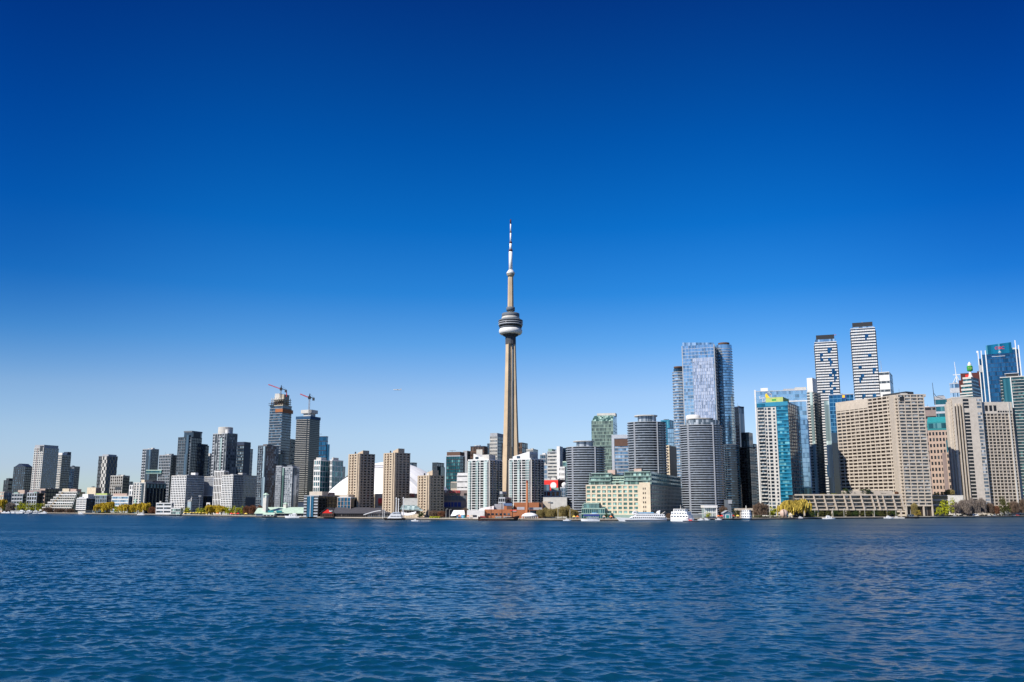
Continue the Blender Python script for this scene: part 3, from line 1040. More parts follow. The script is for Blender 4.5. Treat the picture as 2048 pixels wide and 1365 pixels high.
# concrete spur and flank at the left foot of the roof
P = at(664, 1000, d - 12)
MB().prism([(P.x - cx - 9, P.y - cy), (P.x - cx + 24, P.y - cy), (P.x - cx + 24, P.y - cy + 30), (P.x - cx - 9, P.y - cy + 30)], 0, wall_h * .9,
           [(P.x - cx - 9, P.y - cy), (P.x - cx + 6, P.y - cy), (P.x - cx + 6, P.y - cy + 30), (P.x - cx - 9, P.y - cy + 30)]).build('buttress', CONC, st_o)
# flat flanking halls
for (u0, u1, vt, dd, mt) in ((750, 772, 988, d - 40, PALEB), (818, 840, 988, d - 60, PALEB), (840, 940, 981, d - 75, MAUVE)):
    x0, x1 = at(u0, vt, dd).x - cx, at(u1, vt, dd).x - cx
    MB().box(x0, x1, dd - cy, dd - cy + 50, 0, zat(vt, dd) - GZ).build('hall', mt, st_o)
dd = d - 75


def stbox(name, u0, u1, v0, v1, dd, mt, t=.6):
    x0, x1 = at(u0, v0, dd).x - cx, at(u1, v0, dd).x - cx
    return MB().box(x0, x1, dd - cy - t, dd - cy + .2, zat(v1, dd) - GZ, zat(v0, dd) - GZ).build(name, mt, st_o)


for u0, u1 in ((898, 904), (906, 912), (913, 919.5), (928, 935)):
    stbox('window', u0, u1, 987, 990.5, dd, G_BLACK)
for k in range(6):
    stbox('precast_panel', 888.5 + 7.4 * k, 895 + 7.4 * k, 992, 1001.5, dd, MGREY)
for u0, u1 in ((888, 896), (897, 901), (902.5, 907), (908.5, 914.5), (916, 922)):
    stbox('banner', u0, u1, 1005, 1014, dd, BLUE)
stbox('banner', 890.8, 893, 980.5, 986, dd, WHITE)
stbox('canopy', 884, 940, 1015.5, 1017, dd, MGREY, 4)
stbox('mural', 756.5, 765.5, 997, 1007, d - 40, RED, .5)
stbox('mural', 756.5, 765.5, 1007, 1012, d - 40, ORANGE, .55)
stbox('glass_wall', 819, 829, 1003, 1012, d - 60, G_NAVY)


def world_text(txt, u, v, dd, width_px, mat, parent, name='sign_lettering', h=None):
    cu = bpy.data.curves.new(name, 'FONT')
    cu.body = txt
    cu.size = 1
    cu.extrude = .08
    cu.align_x, cu.align_y = 'CENTER', 'CENTER'
    cu.materials.append(mat)
    o = text_mesh(name, cu)
    o.parent = parent
    p = at(u, v, dd)
    o.location = p - Vector(parent.location)
    o.rotation_euler = (math.pi / 2, 0, 0)
    wd = width_px * mpp(v, dd)
    k = wd / (len(txt) * .62)
    o.scale = (k, (h or k), max(k, 1))
    return o


SIGNR = wall('red_sign_letters', (.75, .03, .03), rough=.4)
world_text('ROGERS CENTRE', 909.5, 984, dd - .8, 22, SIGNR, st_o, h=5.2)
world_text('ROGERS CENTRE', 808, 991, d - 60.8, 44, SIGNR, st_o, h=7)

# ------------------------------------------------------------------ concrete needle tower
DT = 1655.0
tx = at(1021.2, 800, DT).x
tw = empty('communications_tower', (tx, DT, GZ), 0, 'very tall concrete tower with a round observation pod and a white antenna', 'tower')


def tz(v):
    return zat(v, DT, 1021) - GZ


def tr(px, v):
    return px * mpp(v, DT)


prof = []
for k in range(25):
    t = k / 24
    v = 1013 + (668 - 1013) * t
    r = tr(22.0 + (9.2 - 22.0) * t ** .62, v)
    prof.append((v, r, tr(7.8 - 4.0 * t ** .7, v)))
angs = [R(270 - 46), R(270 + 74), R(270 - 166)]
for leg, a in enumerate(angs):
    mb = MB()
    ca, sa = math.cos(a), math.sin(a)
    rows = []
    for v, r, hw in prof:
        z = tz(v) if v < 1012 else -.5
        hwi = hw * 1.15
        rows.append([(ca * q - sa * t_, sa * q + ca * t_, z) for q, t_ in ((0, -hwi), (r, -hw), (r, hw), (0, hwi))])
    for p, q in zip(rows, rows[1:]):
        for i in range(4):
            j = (i + 1) % 4
            mb.poly([p[i], p[j], q[j], q[i]])
    mb.poly(rows[-1])
    mb.build('leg', CTCONC, tw)
mb = MB()
core = []
for k in range(6):
    a = R(60 * k)
    core.append((math.cos(a), math.sin(a)))
rb, rt = tr(8.0, 1000), tr(6.6, 668)
mb.prism([(x * rb, y * rb) for x, y in core], 0, tz(668), [(x * rt, y * rt) for x, y in core])
mb.build('core', CTCONC, tw)
for a, wd in ((R(272), 2.0), (R(272), .8)):
    pass
# glass lift shaft in the recess that faces the harbour
ca, sa = math.cos(R(270)), math.sin(R(270))
m = MB()
m.hexa([(1.6, -rb * .98 - 3.2, 0), (4.4, -rb * .98 - 3.2, 0), (4.4, -rb * .5, 0), (1.6, -rb * .5, 0),
        (2.2, -rt - 1.4, tz(672)), (4.6, -rt - 1.4, tz(672)), (4.6, -rt * .5, tz(672)), (2.2, -rt * .5, tz(672))])
m.build('lift_shaft', G_GREY, tw)
MB().lathe([(tr(10.6, 676), tz(689.5)), (tr(10.4, 676), tz(667))], 12).build('upper_collar', wall('slate_cladding', (.05, .055, .065)), tw)


def disc(name, pts, mat, n=48, smooth=True):
    o = MB().lathe([(tr(r, v), tz(v)) for r, v in pts], n).build(name, mat, tw)
    me = o.data
    me.polygons.foreach_set('use_smooth', [True] * (len(me.polygons) - 2) + [False, False])
    return o


disc('pod_underside', [(9, 675), (15, 672), (16, 668.5)], DGREY)
disc('radome', [(16, 669.5), (20.5, 669.2), (22.6, 667), (23.4, 664), (23, 661), (21.6, 658.6), (19, 658)], WHITE)
disc('pod_deck', [(19, 658.2), (21.8, 657.6), (22.2, 655.2), (21, 655)], MGREY)
disc('window_band', [(22.6, 655.2), (24.0, 652.2), (23.8, 651.6)], G_BLACK)
disc('pod_rim', [(24.1, 651.8), (24.5, 649.6), (23.8, 649.4)], LGREY)
disc('window_band', [(24.1, 649.6), (24.3, 647.2)], G_BLACK)
disc('pod_rim', [(24.3, 647.4), (24.6, 645.8), (23.8, 645.4)], LGREY)
disc('window_band', [(24.0, 645.6), (24.0, 643.6)], G_BLACK)
disc('pod_roof', [(24.4, 643.8), (24.2, 641.6), (20, 639.8), (19, 639.6)], MGREY)
disc('pod_roof_step', [(19.2, 640), (17.4, 635), (16.6, 634.2)], OFFW)
disc('pod_crown', [(17.2, 634.4), (17.8, 633.4), (17.6, 628.4), (16.6, 627.6), (9, 626.6)], MGREY)
for k in range(24):
    pass
m = MB().lathe([(tr(6.2, 620), tz(628)), (tr(5.2, 560), tz(552))], 6)
m.build('upper_shaft', CTCONC, tw)
disc('ring_collar', [(8.4, 622.5), (8.6, 615.5), (7.6, 615)], MGREY, 20)
disc('sky_pod_base', [(5.6, 554), (7.6, 550), (8.0, 547.6)], CONC, 24)
disc('sky_pod', [(8.2, 548.6), (8.4, 546.4), (6.0, 543), (4.3, 540.6)], WHITE, 24)
ANT = wall('antenna_white', (.82, .81, .79), var=.04)
disc('antenna', [(3.70, 541), (3.44, 503)], ANT, 12)
disc('antenna_band', [(3.87, 503.4), (3.87, 500.2)], DRED, 12)
disc('antenna', [(2.49, 500.4), (2.32, 487)], ANT, 12)
disc('antenna_band', [(2.67, 487.2), (2.67, 484.2)], DRED, 12)
disc('antenna', [(1.63, 484.4), (1.38, 466)], ANT, 10)
disc('antenna_band', [(1.72, 466.2), (1.72, 463.4)], BROWN, 10)
disc('antenna', [(1.29, 463.6), (1.12, 448)], ANT, 10)
disc('antenna_tip', [(1.38, 448.2), (1.38, 440.6), (0.77, 439)], DRED, 10)

# ------------------------------------------------------------------ tan apartment towers
for lab, u, vt, d, a, fl, pv, px in (
        ('left of the three tan apartment towers, in front of the white dome', (698.5, 719.8, 749.5), 909.5, 1235, 45, 23, 901, (.3, .95)),
        ('middle and tallest of the three tan apartment towers', (768.5, 790.5, 820), 907.5, 1205, 45, 25, 897, (.3, .98)),
        ('right and lowest of the three tan apartment towers', (836.5, 859, 888), 953, 1185, 45, 15, 940.5, (.35, .98))):
    b = Bld('apartment_tower', lab, u, vt, d, a=a, cat=AP, group='tan apartment towers')
    b.facade(fl, G_BLACK, S('grid', TAN, 4, .44, .52, .35), S('grid', TAN, 4, .42, .5, .5), roof=TAN, par=.8)
    mb = MB()
    b.fbox(mb, 'A', b.W * .82, b.W * .9, .02, 1.6, 0, b.H + 1)
    b.fbox(mb, 'A', b.W * .95, b.W + .9, .02, 1.2, 0, b.H + 1)
    b.fbox(mb, 'A', 0, b.W * .12, .02, 1.2, 0, b.H + .8)
    b.fbox(mb, 'B', 0, b.D * .1, .02, 1.2, 0, b.H + .8)
    b.part('pilaster', mb, TAN)
    fh = b.H / fl
    mb = MB()
    for i in range(fl):
        b.fbox(mb, 'A', b.W * .34, b.W * .46, .1, 1.5, i * fh, i * fh + fh * .4)
    b.part('balcony_stack', mb, TAN)
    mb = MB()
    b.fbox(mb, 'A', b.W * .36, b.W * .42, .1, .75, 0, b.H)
    b.part('recess', mb, BROWN)  # brown strip painted as the shadow gap beside the balconies
    zp = zat(pv, d) - GZ
    x0, x1 = b.W * (px[0] - .05), b.W * .5
    m = MB().hexa([(b.W * .02, -b.D * .3, b.H), (x1, -b.D * .3, b.H), (x1, b.D * .12, b.H), (b.W * .02, b.D * .12, b.H),
                   (b.W * .02, -b.D * .3, zp - 3), (x1, -b.D * .3, zp), (x1, b.D * .12, zp), (b.W * .02, b.D * .12, zp - 3)])
    b.part('penthouse', m, TAN)
    b.part('flue', MB().tube((-b.W * .2, -b.D * .3, b.H), (-b.W * .2, -b.D * .3, b.H + 4.5), 1.0), BLACK)

# ------------------------------------------------------------------ mid ground, between the dome and the needle tower
b = Bld('apartment_tower', 'small dark block seen over the right slope of the dome', (820, 827, 833.5), 927, 1990, cat=AP)
b.facade(10, G_NAVY, S('bands', DGREY, 2, .1, .3), S('bands', DGREY, 2, .1, .3))
b = Bld('apartment_tower', 'dark grey stepped tower behind the lowest tan tower', (865, 874, 888), 927, 1900, cat=AP)
b.facade(12, G_DARK, S('grid', DGREY, 3, .15, .3), S('grid', DGREY, 4, .2, .3), roof=DGREY)
b.boxpart('lower_wing', G_GREEN, b.W * .5, b.W * .9, -b.D * .2, b.D * .4, 0, b.H * .93)
b = Bld('apartment_tower', 'black and teal glass tower with a dark boxed roof right of the lowest tan tower', (893, 920.5, 930), 903, 1800, cat=AP)
b.facade(17, G_TEAL, S('grid', DGREY, 6, .1, .2, .4), S('grid', NAVY, 3, .2, .2, .3), z1=b.H - 10, roof=SILVER)
b.penthouse(BROWN, .02, .98, .02, .98, 8, z=b.H - 9)
b.part('mast', MB().tube((-8, 0, b.H), (-8, 0, b.H + 3), .4).tube((-14, 0, b.H + 2.5), (0, 0, b.H + 2.5), .35), MGREY)
b = Bld('apartment_tower', 'grey slab with a dark side directly behind the black and teal tower', (927, 934, 943), 903.5, 1870, cat=AP)
b.facade(14, G_BLACK, S('blank', LGREY), S('grid', DGREY, 4, .2, .3))
b = Bld('apartment_tower', 'dark brown tower behind the left white condominium', (941.5, 968, 975), 894, 1860, cat=AP)
b.facade(12, G_BROWN, S('grid', BROWN, 8, .3, .25, .4), S('blank', BROWN), roof=NAVY)
b.boxpart('pale_bay', OFFW, -b.W * .05, b.W * .4, -b.D / 2 - 1.4, -b.D / 2 - .5, b.H * .5, b.H * .96)  # off-white bay on the brown front
b = Bld('apartment_tower', 'narrow dark strip of a tower left of the white gridded tower', (975, 979, 983), 889, 1990, cat=AP)
b.facade(14, G_NAVY, S('bands', DGREY, 1, .1, .2), S('bands', DGREY, 1, .1, .2))
b = Bld('apartment_tower', 'white gridded tower with a navy side left of the tall needle tower', (980, 994.5, 1009), 873.5, 1900, cat=AP)
b.facade(22, G_NAVY, S('grid', OFFW, 6, .4, .4, .5), S('grid', NAVY, 5, .2, .2, .4), roof=LGREY)
b.penthouse(LGREY, 0, .98, .02, .98, 7)
b = Bld('office_building', 'low bright white building with thin dark bands beside the left white condominium', (914.5, 939, 942), 952, 1420, a=10, cat=OF)
b.facade(7, G_GREY, S('bands', WHITE, 1, .02, .82), S('bands', WHITE, 1, .02, .8))
b.penthouse(WHITE, .0, .9, .1, .6, 4)
b = Bld('office_building', 'small beige block at the right foot of the dome', (902.5, 914, 917), 966, 1430, a=12, cat=OF)
b.facade(4, G_TEAL, S('grid', PALEB, 5, .3, .3, .5), S('grid', PALEB, 2, .3, .3, .5))
b = Bld('apartment_tower', 'dark brown tower just right of the tall needle tower', (1036, 1044, 1055), 887, 1980, cat=AP)
b.facade(14, G_BROWN, S('bands', BROWN, 2, .15, .3), S('grid', NAVY, 3, .2, .2))
b = Bld('apartment_tower', 'silver striped tower behind the right white condominium', (1053, 1066, 1075.5), 900, 1900, cat=AP)
b.facade(14, G_GREY, S('grid', OFFW, 7, .4, .1, .5), S('grid', SILVER, 4, .3, .1, .4))
b = Bld('office_building', 'dark blue banded block right of the silver striped tower', (1080, 1092, 1096), 911, 1850, cat=OF)
b.facade(14, G_NAVY, S('bands', LGREY, 1, .1, .2), S('bands', NAVY, 1, .1, .2))
b.penthouse(WHITE, .4, .9, 0, .5, 4)
b = Bld('office_building', 'lower blue grey block between the right white condominium and the white banded office', (1080, 1096, 1102), 931, 1600, cat=OF)
b.facade(10, G_LBLUE, S('grid', LGREY, 5, .15, .3), S('grid', MGREY, 3, .2, .3), roof=OFFW)
b = Bld('office_building', 'pale banded office with a taller white lift core behind the red building', (1095, 1119, 1134), 905, 1560, cat=OF)
b.facade(18, G_GREY, S('bands', OFFW, 1, .05, .55, .5), S('bands', SILVER, 1, .05, .5, .4), roof=LGREY)
b.boxpart('lift_core', WHITE, b.W * .28, b.W * .5 + .7, -b.D * .52, -b.D * .1, 0, zat(893, 1560) - GZ)
b.boxpart('shade_toned_wing', G_NAVY, b.W * .5 + .8, b.W * .5 + 6, -b.D * .1, b.D * .5, 0, zat(895, 1560) - GZ)  # shade of this side is put into the navy colour
b.penthouse(SEAG, -.02, .3, .1, .7, 6)
b = Bld('office_building', 'small white block with square dark windows beside the curved silver condominium', (1118, 1129, 1132), 936, 1480, cat=OF)
b.facade(9, G_BROWN, S('grid', WHITE, 4, .5, .5, .5), S('grid', WHITE, 2, .5, .5, .5))
b = Bld('office_building', 'green gabled glass block half hidden behind the curved silver condominium', (1126, 1136, 1140), 925, 1520, cat=OF)
b.facade(12, G_TEAL, S('grid', SEAG, 4, .2, .2), S('grid', SEAG, 2, .2, .2), roof=COPPER)

# ------------------------------------------------------------------ the pair of white condominiums
for lab, u, vt, d, a, roof_v in (
        ('left of two white condominiums with balconies, standing left of the needle tower', (937, 977.5, 1003), 921, 1180, 30, 907),
        ('right of two white condominiums with balconies, behind the brick chimney', (1019.5, 1061, 1086), 919.5, 1165, 30, 903)):
    b = Bld('apartment_tower', lab, u, vt, d, a=a, cat=AP, group='white condominiums')
    fl = 23
    b.facade(fl, G_PALE, S('balc', WHITE, 5, .14, .2, 1.2, seg=[(.02, .98)]), S('balc', OFFW, 4, .05, .32, 1.5, seg=[(.0, .2), (.3, .62), (.7, 1.0)]), roof=WHITE)
    fh = b.H / fl
    for q0, q1 in ((.175, .385), (.55, .77)):
        mb = MB()
        for i in range(fl):
            b.fbox(mb, 'A', b.W * q0, b.W * q1, .05, .3, i * fh + fh * .3, i * fh + fh * .92)
        b.part('recessed_balcony_opening', mb, G_BLACK)
    for q0, q1 in ((.03, .15), (.41, .52), (.8, .97)):
        mb = MB()
        b.fbox(mb, 'A', b.W * q0, b.W * q1, 1.0, 2.6, 0, b.H - fh * .5)
        o_ = b.part('glass_bay', mb, G_PALE)
        mb = MB()
        for i in range(fl):
            b.fbox(mb, 'A', b.W * q0 - .1, b.W * q1 + .1, 1.0, 2.75, i * fh, i * fh + fh * .16)
        mb.build('bay_sill', WHITE, o_)
    mb = MB().box(b.W / 2 + .05, b.W / 2 + .4, -b.D / 2, b.D / 2, 0, b.H)
    b.part('side_glass', mb, G_NAVY)  # navy sheet paints the shade over the right side
    hr = zat(roof_v, d) - GZ
    x0, x1 = -b.W * .28, b.W * .14
    if roof_v == 907:
        m = MB().hexa([(x0, -b.D * .46, b.H), (x1 + 4, -b.D * .46, b.H), (x1 + 4, b.D * .2, b.H), (x0, b.D * .2, b.H),
                       (x0, -b.D * .46, hr), (x1 + 4, -b.D * .46, hr - 7), (x1 + 4, b.D * .2, hr - 7), (x0, b.D * .2, hr)])
    else:
        m = MB().hexa([(x0 - 3, -b.D * .46, b.H), (x1 + 9, -b.D * .46, b.H), (x1 + 9, b.D * .2, b.H), (x0 - 3, b.D * .2, b.H),
                       (x0 - 3, -b.D * .46, hr - 6), (x1 + 9, -b.D * .46, hr), (x1 + 9, b.D * .2, hr), (x0 - 3, b.D * .2, hr - 6)])
    b.part('roof_gable', m, WHITE)
    b.boxpart('gable_window', G_NAVY, x0 + 3, x0 + 8, -b.D * .46 - .3, -b.D * .46 + .1, b.H + 1, b.H + 5)
    b.penthouse(OFFW, .62, .95, .1, .6, 7)
b = Bld('apartment_building', 'small stepped concrete block at the foot of the needle tower', (998.5, 1010, 1022), 988, 1150, a=30, cat=AP)
b.facade(4, G_BLACK, S('grid', LGREY, 3, .2, .35, 1.0), S('grid', MGREY, 3, .2, .35, .8), z1=b.H - 6, roof=LGREY)
b.boxpart('upper_step', G_GREY, -b.W * .48, b.W * .1, -b.D * .4, b.D * .3, b.H - 5.4, b.H)
b.boxpart('upper_step', LGREY, -b.W * .5, -b.W * .05, -b.D * .42, b.D * .3, b.H, b.H + 3)

# ------------------------------------------------------------------ brick power house and gallery by the water
d0 = 1120.0


def ubox(o, name, u0, u1, v0, v1, d, dep, mat, zb=None):
    """a box part given by its place in the photo, in the frame of an unrotated thing"""
    x0, x1 = at(u0, v0, d).x - o.location.x, at(u1, v0, d).x - o.location.x
    y = d - o.location.y
    z1, z0 = zat(v0, d) - o.location.z, (zat(v1, d) - o.location.z if zb is None else zb)
    return MB().box(x0, x1, y, y + dep, z0, z1).build(name, mat, o)


def thing(name, label, u, d, cat, group=None):
    p = at(u, 1020, d)
    return empty(name, (p.x, d, GZ), 0, label, cat, group)


o = thing('brick_building', 'low red brick power house with grey roof plant beside the tall chimney', 1010, 1125, 'building')
ubox(o, 'wall', 969, 1034, 1019.5, 0, 1100, 30, BRICK, 0)
ubox(o, 'wall', 1034, 1057, 1021, 0, 1098, 30, BRICK, 0)
ubox(o, 'upper_storey', 1027.5, 1078, 1005.5, 0, 1135, 30, BRICK, 0)
ubox(o, 'upper_storey_side', 1078, 1086, 1005.5, 0, 1137, 26, BROWN, 0)
ubox(o, 'roof_plant', 989, 1008, 1008.5, 1020, 1126, 16, LGREY)
ubox(o, 'roof_plant', 1008, 1024.5, 1012.5, 1020, 1122, 10, BRICK)
ubox(o, 'roof_plant', 1013.5, 1024.8, 1012.4, 1020, 1121.6, .5, BROWN)
ubox(o, 'solar_roof', 1006, 1025, 1007, 1012, 1130, 14, SOLARB)
ubox(o, 'roof_plant', 1034, 1049, 1014.5, 1020, 1118, 8, SILVER)
ubox(o, 'red_sign_band', 1020.5, 1033, 1020.5, 1022, 1099, 1, RED)
ubox(o, 'white_sign_band', 1024, 1033, 1022.1, 1023.2, 1099, 1, WHITE)
for k in range(6):
    ubox(o, 'window', 975 + 8 * k, 979.5 + 8 * k, 1027, 1030.5, 1099.6, .5, G_DARK)
ubox(o, 'loading_dock', 1058, 1084, 1015.5, 1020, 1100, 20, LGREY)
ubox(o, 'loading_glazing', 1060, 1084, 1021, 1034, 1103, 10, G_NAVY)
p = at(1054.4, 1022, 1096)
o = empty('chimney', (p.x, 1096, GZ), 0, 'tall tapering red brick chimney in front of the right white condominium', 'chimney')
m = lambda v: zat(v, 1096) - GZ
s1 = mpp(1000, 1096)
MB().lathe([(3.0 * s1, 0), (2.9 * s1, m(1022)), (1.9 * s1, m(963))], 16).build('stack', BRICK, o, True)
MB().lathe([(2.0 * s1, m(966)), (2.2 * s1, m(964)), (2.1 * s1, m(961.5))], 16).build('cap', COPRED, o)
MB().lathe([(4.0 * s1, 0), (3.8 * s1, m(1020)), (2.9 * s1, m(1019.5))], 4).build('plinth', BRICK, o)
o = thing('exhibition_shed', 'bright white low shed with a sloping roof left of the brick power house', 950, 1100, 'shed')
ubox(o, 'wall', 934, 969, 1021, 0, 1096, 24, WHITE, 0)
x0, x1 = at(958, 1015, 1112).x - o.location.x, at(987.5, 1015, 1112).x - o.location.x
z0, z1 = zat(1018, 1112) - GZ, zat(1012, 1112) - GZ
MB().hexa([(x0, 12, 0), (x1, 12, 0), (x1, 40, 0), (x0, 40, 0), (x0, 12, z0), (x1, 12, z1), (x1, 40, z1), (x0, 40, z0)]).build('roof_slope', MEMBR, o)
for k in range(4):
    ubox(o, 'window', 945.5 + 2.1 * k, 946.9 + 2.1 * k, 1030.5, 1034.5, 1095.6, .5, G_BLACK)

# ------------------------------------------------------------------ red broadcast building and neighbours
b = Bld('office_building', 'bright red block with a white round emblem and a dark red side', (1079, 1115.5, 1129), 960.5, 1450, a=25, cat=OF)
b.facade(1, G_NAVY, S('blank', RED), S('blank', DRED), z0=b.H - 24, rows=False, roof=OFFW, par=.5)
b.boxpart('dark_glass_front', G_NAVY, -b.W / 2, b.W * .06, -b.D / 2 - 1.4, -b.D / 2 - .45, 0, b.H - 7)
b.boxpart('red_pillar', RED, b.W * .06, b.W / 2, -b.D / 2 - .4, b.D / 2, b.H - 32, b.H - 24)
b.boxpart('lower_floors', G_BLACK, -b.W / 2, b.W / 2, -b.D / 2, b.D / 2, 0, b.H - 32)
m = MB()
m.tube((b.W * .27, -b.D / 2 - .46, b.H - 8.5), (b.W * .27, -b.D / 2 - 1.0, b.H - 8.5), 5.2, n=20)
b.part('emblem', m, WHITE)
b = Bld('apartment_tower', 'slim blue glass block with a white ball on its roof right of the red block', (1121, 1130, 1136), 977, 1400, cat=OF)
b.facade(7, G_DBLUE, S('grid', SILVER, 3, .2, .08), S('grid', NAVY, 2, .2, .2))
b.part('ball', MB().lathe([(.3, b.H), (3.4, b.H + 2.2), (4.2, b.H + 5), (3.4, b.H + 7.8), (.3, b.H + 9.6)], 16), WHITE, True)
b = Bld('office_building', 'white framed block with red glazing bars in front of the red block', (1084, 1120, 1123), 984, 1230, a=8, cat=OF)
b.facade(3, G_BROWN, S('grid', WHITE, 4, .26, .26, .7), S('grid', WHITE, 2, .3, .3, .7), z0=b.H * .35, roof=WHITE)
b.boxpart('lower_wall', WHITE, -b.W / 2 - .7, b.W / 2 + .7, -b.D / 2 - .7, b.D / 2, 0, b.H * .35)
m = MB()
for j in range(4):
    q = (j + .5) * b.W / 4
    b.fbox(m, 'A', q - .35, q + .35, .1, .35, b.H * .36, b.H)
for i in range(2):
    z = b.H * (.62 + .22 * i)
    b.fbox(m, 'A', 0, b.W, .1, .32, z - .3, z + .3)
b.part('glazing_bar', m, RED)
b.penthouse(SEAG, .5, .9, .1, .5, 5)
b = Bld('theatre_building', 'windowless cream white theatre block above the bare trees', (1087, 1133, 1137), 996.5, 1150, a=10, cat='theatre')
b.facade(1, WHITE, S('blank', OFFW), S('blank', OFFW), rows=False, roof=OFFW, par=.5)
b.boxpart('left_step', PALEB, -b.W * .53, -b.W * .2, -b.D / 2 - .9, -b.D / 2 - .41, 0, b.H - 4)
b.boxpart('slot_window', MGREY, -b.W * .3, -b.W * .1, -b.D / 2 - 1.1, -b.D / 2 - .5, b.H - 6.3, b.H - 5)

# ------------------------------------------------------------------ curved silver condominiums
G_CURV = glass('shade_toned_balcony_glass', (.012, .018, .026), (.16, .19, .22), .2)  # shade inside the balconies is put into the dark glass tones
RAILG = wall('pale_glass_railing', (.30, .33, .38), rough=.25, var=.2)


def curved(label, ul, ur, vt, d, fl, pu, pv, e=.92, ratio=.8, steps=None):
    c = Round('apartment_tower', label, ul, ur, vt, d, ratio=ratio, e=e, cat=AP, group='curved silver condominiums')
    c.floors(fl, G_CURV, LGREY, z0=4, off=1.5, th=.35, rail=.8, railm=RAILG, fins=[20, 26], finm=LGREY)
    c.part('podium', MB().prism(scale_poly(c.p, 2.5), 0, 4), MGREY)
    k = mpp(vt, d)
    ph = zat(pv, d) - GZ - c.H
    xc = at((pu[0] + pu[1]) / 2, vt, d).x - c.o.location.x
    rx = (pu[1] - pu[0]) / 2 * k
    c.part('penthouse', MB().prism([(x + xc, y) for x, y in ellipse(rx * .86, c.ry * .6, 24, .8)], c.H + .6, c.H + .6 + ph * .82), G_SILV)
    c.part('roof_canopy', MB().prism([(x + xc - rx * .1, y) for x, y in ellipse(rx * 1.08, c.ry * .75, 24, .8)], c.H + .6 + ph * .82, c.H + ph), OFFW)
    return c


c = curved('leftmost of three curved silver condominiums, left of the cream warehouse', 1133.5, 1209, 896, 1150, 28, (1152, 1192), 881)
c = curved('middle curved silver condominium rising behind the cream warehouse', 1255.5, 1331, 847, 1240, 36, (1277, 1320), 829)
c = curved('rightmost and nearest curved silver condominium with a white roof drum', 1360, 1442, 853, 1150, 38, (1384, 1434), 835)
m = MB().prism([(x + c.rx * .1, y) for x, y in ellipse(c.rx * .8, c.ry * .9, 28, .8)], c.H + .6, c.H + 7)
c.part('setback_floor', m, G_SILV)
m = MB().lathe([(8, c.H + 7), (9.5, c.H + 8), (9.5, c.H + 13), (7, c.H + 14.5)], 20, cx=-c.rx * .35)
c.part('roof_drum', m, WHITE, True)
b = Bld('apartment_tower', 'green grey patchwork tower with a slanted glass crown and white frame', (1183, 1226, 1233.5), 842, 1700, a=14, cat=AP)
b.facade(26, G_PATCH, S('bands', SEAG, 8, .05, .16, .4), S('bands', TEALP, 2, .1, .2, .4), roof=False)
w, dd_, h, h2 = b.W / 2, b.D / 2, b.H, zat(829, 1700) - GZ
b.part('slanted_crown', MB().hexa([(-w, -dd_, h), (w, -dd_, h), (w, dd_, h), (-w, dd_, h), (-w * .85, -dd_ * .3, h2), (w * .95, -dd_ * .3, h2), (w, dd_, h2), (-w * .85, dd_, h2)]), G_GREEN)
b.boxpart('crown_frame', OFFW, -w * .72, w * 1.03, dd_ * .2, dd_ * .9, h2 + .05, zat(823, 1700) - GZ)
b = Bld('office_tower', 'blue banded office with a pale frame between the green tower and the curved condominium', (1224, 1256, 1259), 876, 1420, a=12, cat=OF)
b.facade(22, G_LBLUE, S('bands', LGREY, 3, .03, .3, .4), S('bands', LGREY, 2, .05, .3, .4), roof=LGREY)
b.boxpart('frame_post', SILVER, -b.W / 2 - .6, -b.W * .36, -b.D / 2 - 1.2, b.D / 2, 0, b.H + 5)
b.boxpart('frame_beam', SILVER, -b.W * .36, b.W / 2, -b.D / 2 - 1.2, b.D / 2, b.H - 1, b.H + 5)
b.boxpart('painted_shade_slot', BROWN, -b.W * .36, b.W / 2, -b.D / 2 - .8, -b.D / 2 - .45, b.H - 13, b.H - 2)  # dark brown sheet painted as the shade below the beam
b = Bld('office_tower', 'turquoise curved glass tower right of the middle curved condominium', (1322, 1339, 1347), 842, 1700, a=30, cat=OF)
b.facade(20, G_TEALB, S('curtain', TEALP, 5, .05, .1, .2), S('curtain', TEALP, 3, .1, .12, .2))
b = Bld('office_tower', 'plain blue glass tower tucked beside the turquoise tower', (1335, 1350, 1353), 858, 1640, a=10, cat=OF)
b.facade(18, G_BLUE, S('curtain', NAVY, 4, .06, .1, .2), S('curtain', NAVY, 2, .1, .12, .2))
b = Bld('apartment_tower', 'cream and black slim tower left of the rightmost curved condominium', (1327.5, 1338, 1352), 893, 1330, a=24, cat=AP)
b.facade(22, G_BROWN, S('grid', CREAM, 2, .45, .4, .5), S('blank', BLACK))

# ------------------------------------------------------------------ cream warehouse with the green rooftop flats
b = Bld('terminal_warehouse', 'wide cream warehouse with rows of large green windows and green rooftop flats', (1172, 1299, 1362.5), 970.5, 1085, a=19.6, cat='warehouse')
rows, cols = 8, 10
q1 = b.W * .83
fh = b.H / rows
b.part('body', MB().box(-b.W / 2, b.W / 2, -b.D / 2, b.D / 2, 0, b.H), G_DARK)
mb = MB()
for i in range(rows + 1):
    b.fbox(mb, 'A', 0, q1, .02, .9, i * fh - (.9 if i else 0), min(b.H, i * fh + fh * .2))
for j in range(cols + 1):
    c_ = j * q1 / cols
    b.fbox(mb, 'A', max(0, c_ - 1.0), c_ + 1.0, .02, 1.0, 0, b.H)
b.fbox(mb, 'A', q1 + 1.0, b.W + .9, .02, 1.1, 0, b.H + 3)
b.part('wall', mb, CREAM)
G_WARE = glass('warehouse_window_glass', (.05, .13, .12), (.34, .55, .50), .6)
b.windows('A', G_WARE, cols, 0, b.H, rows, 0, q1, ww=.74, hh=.62, n=.3, th=.25, skip=lambda i, j: (i < 4 and j < 2) or (i < 3 and j < 3))
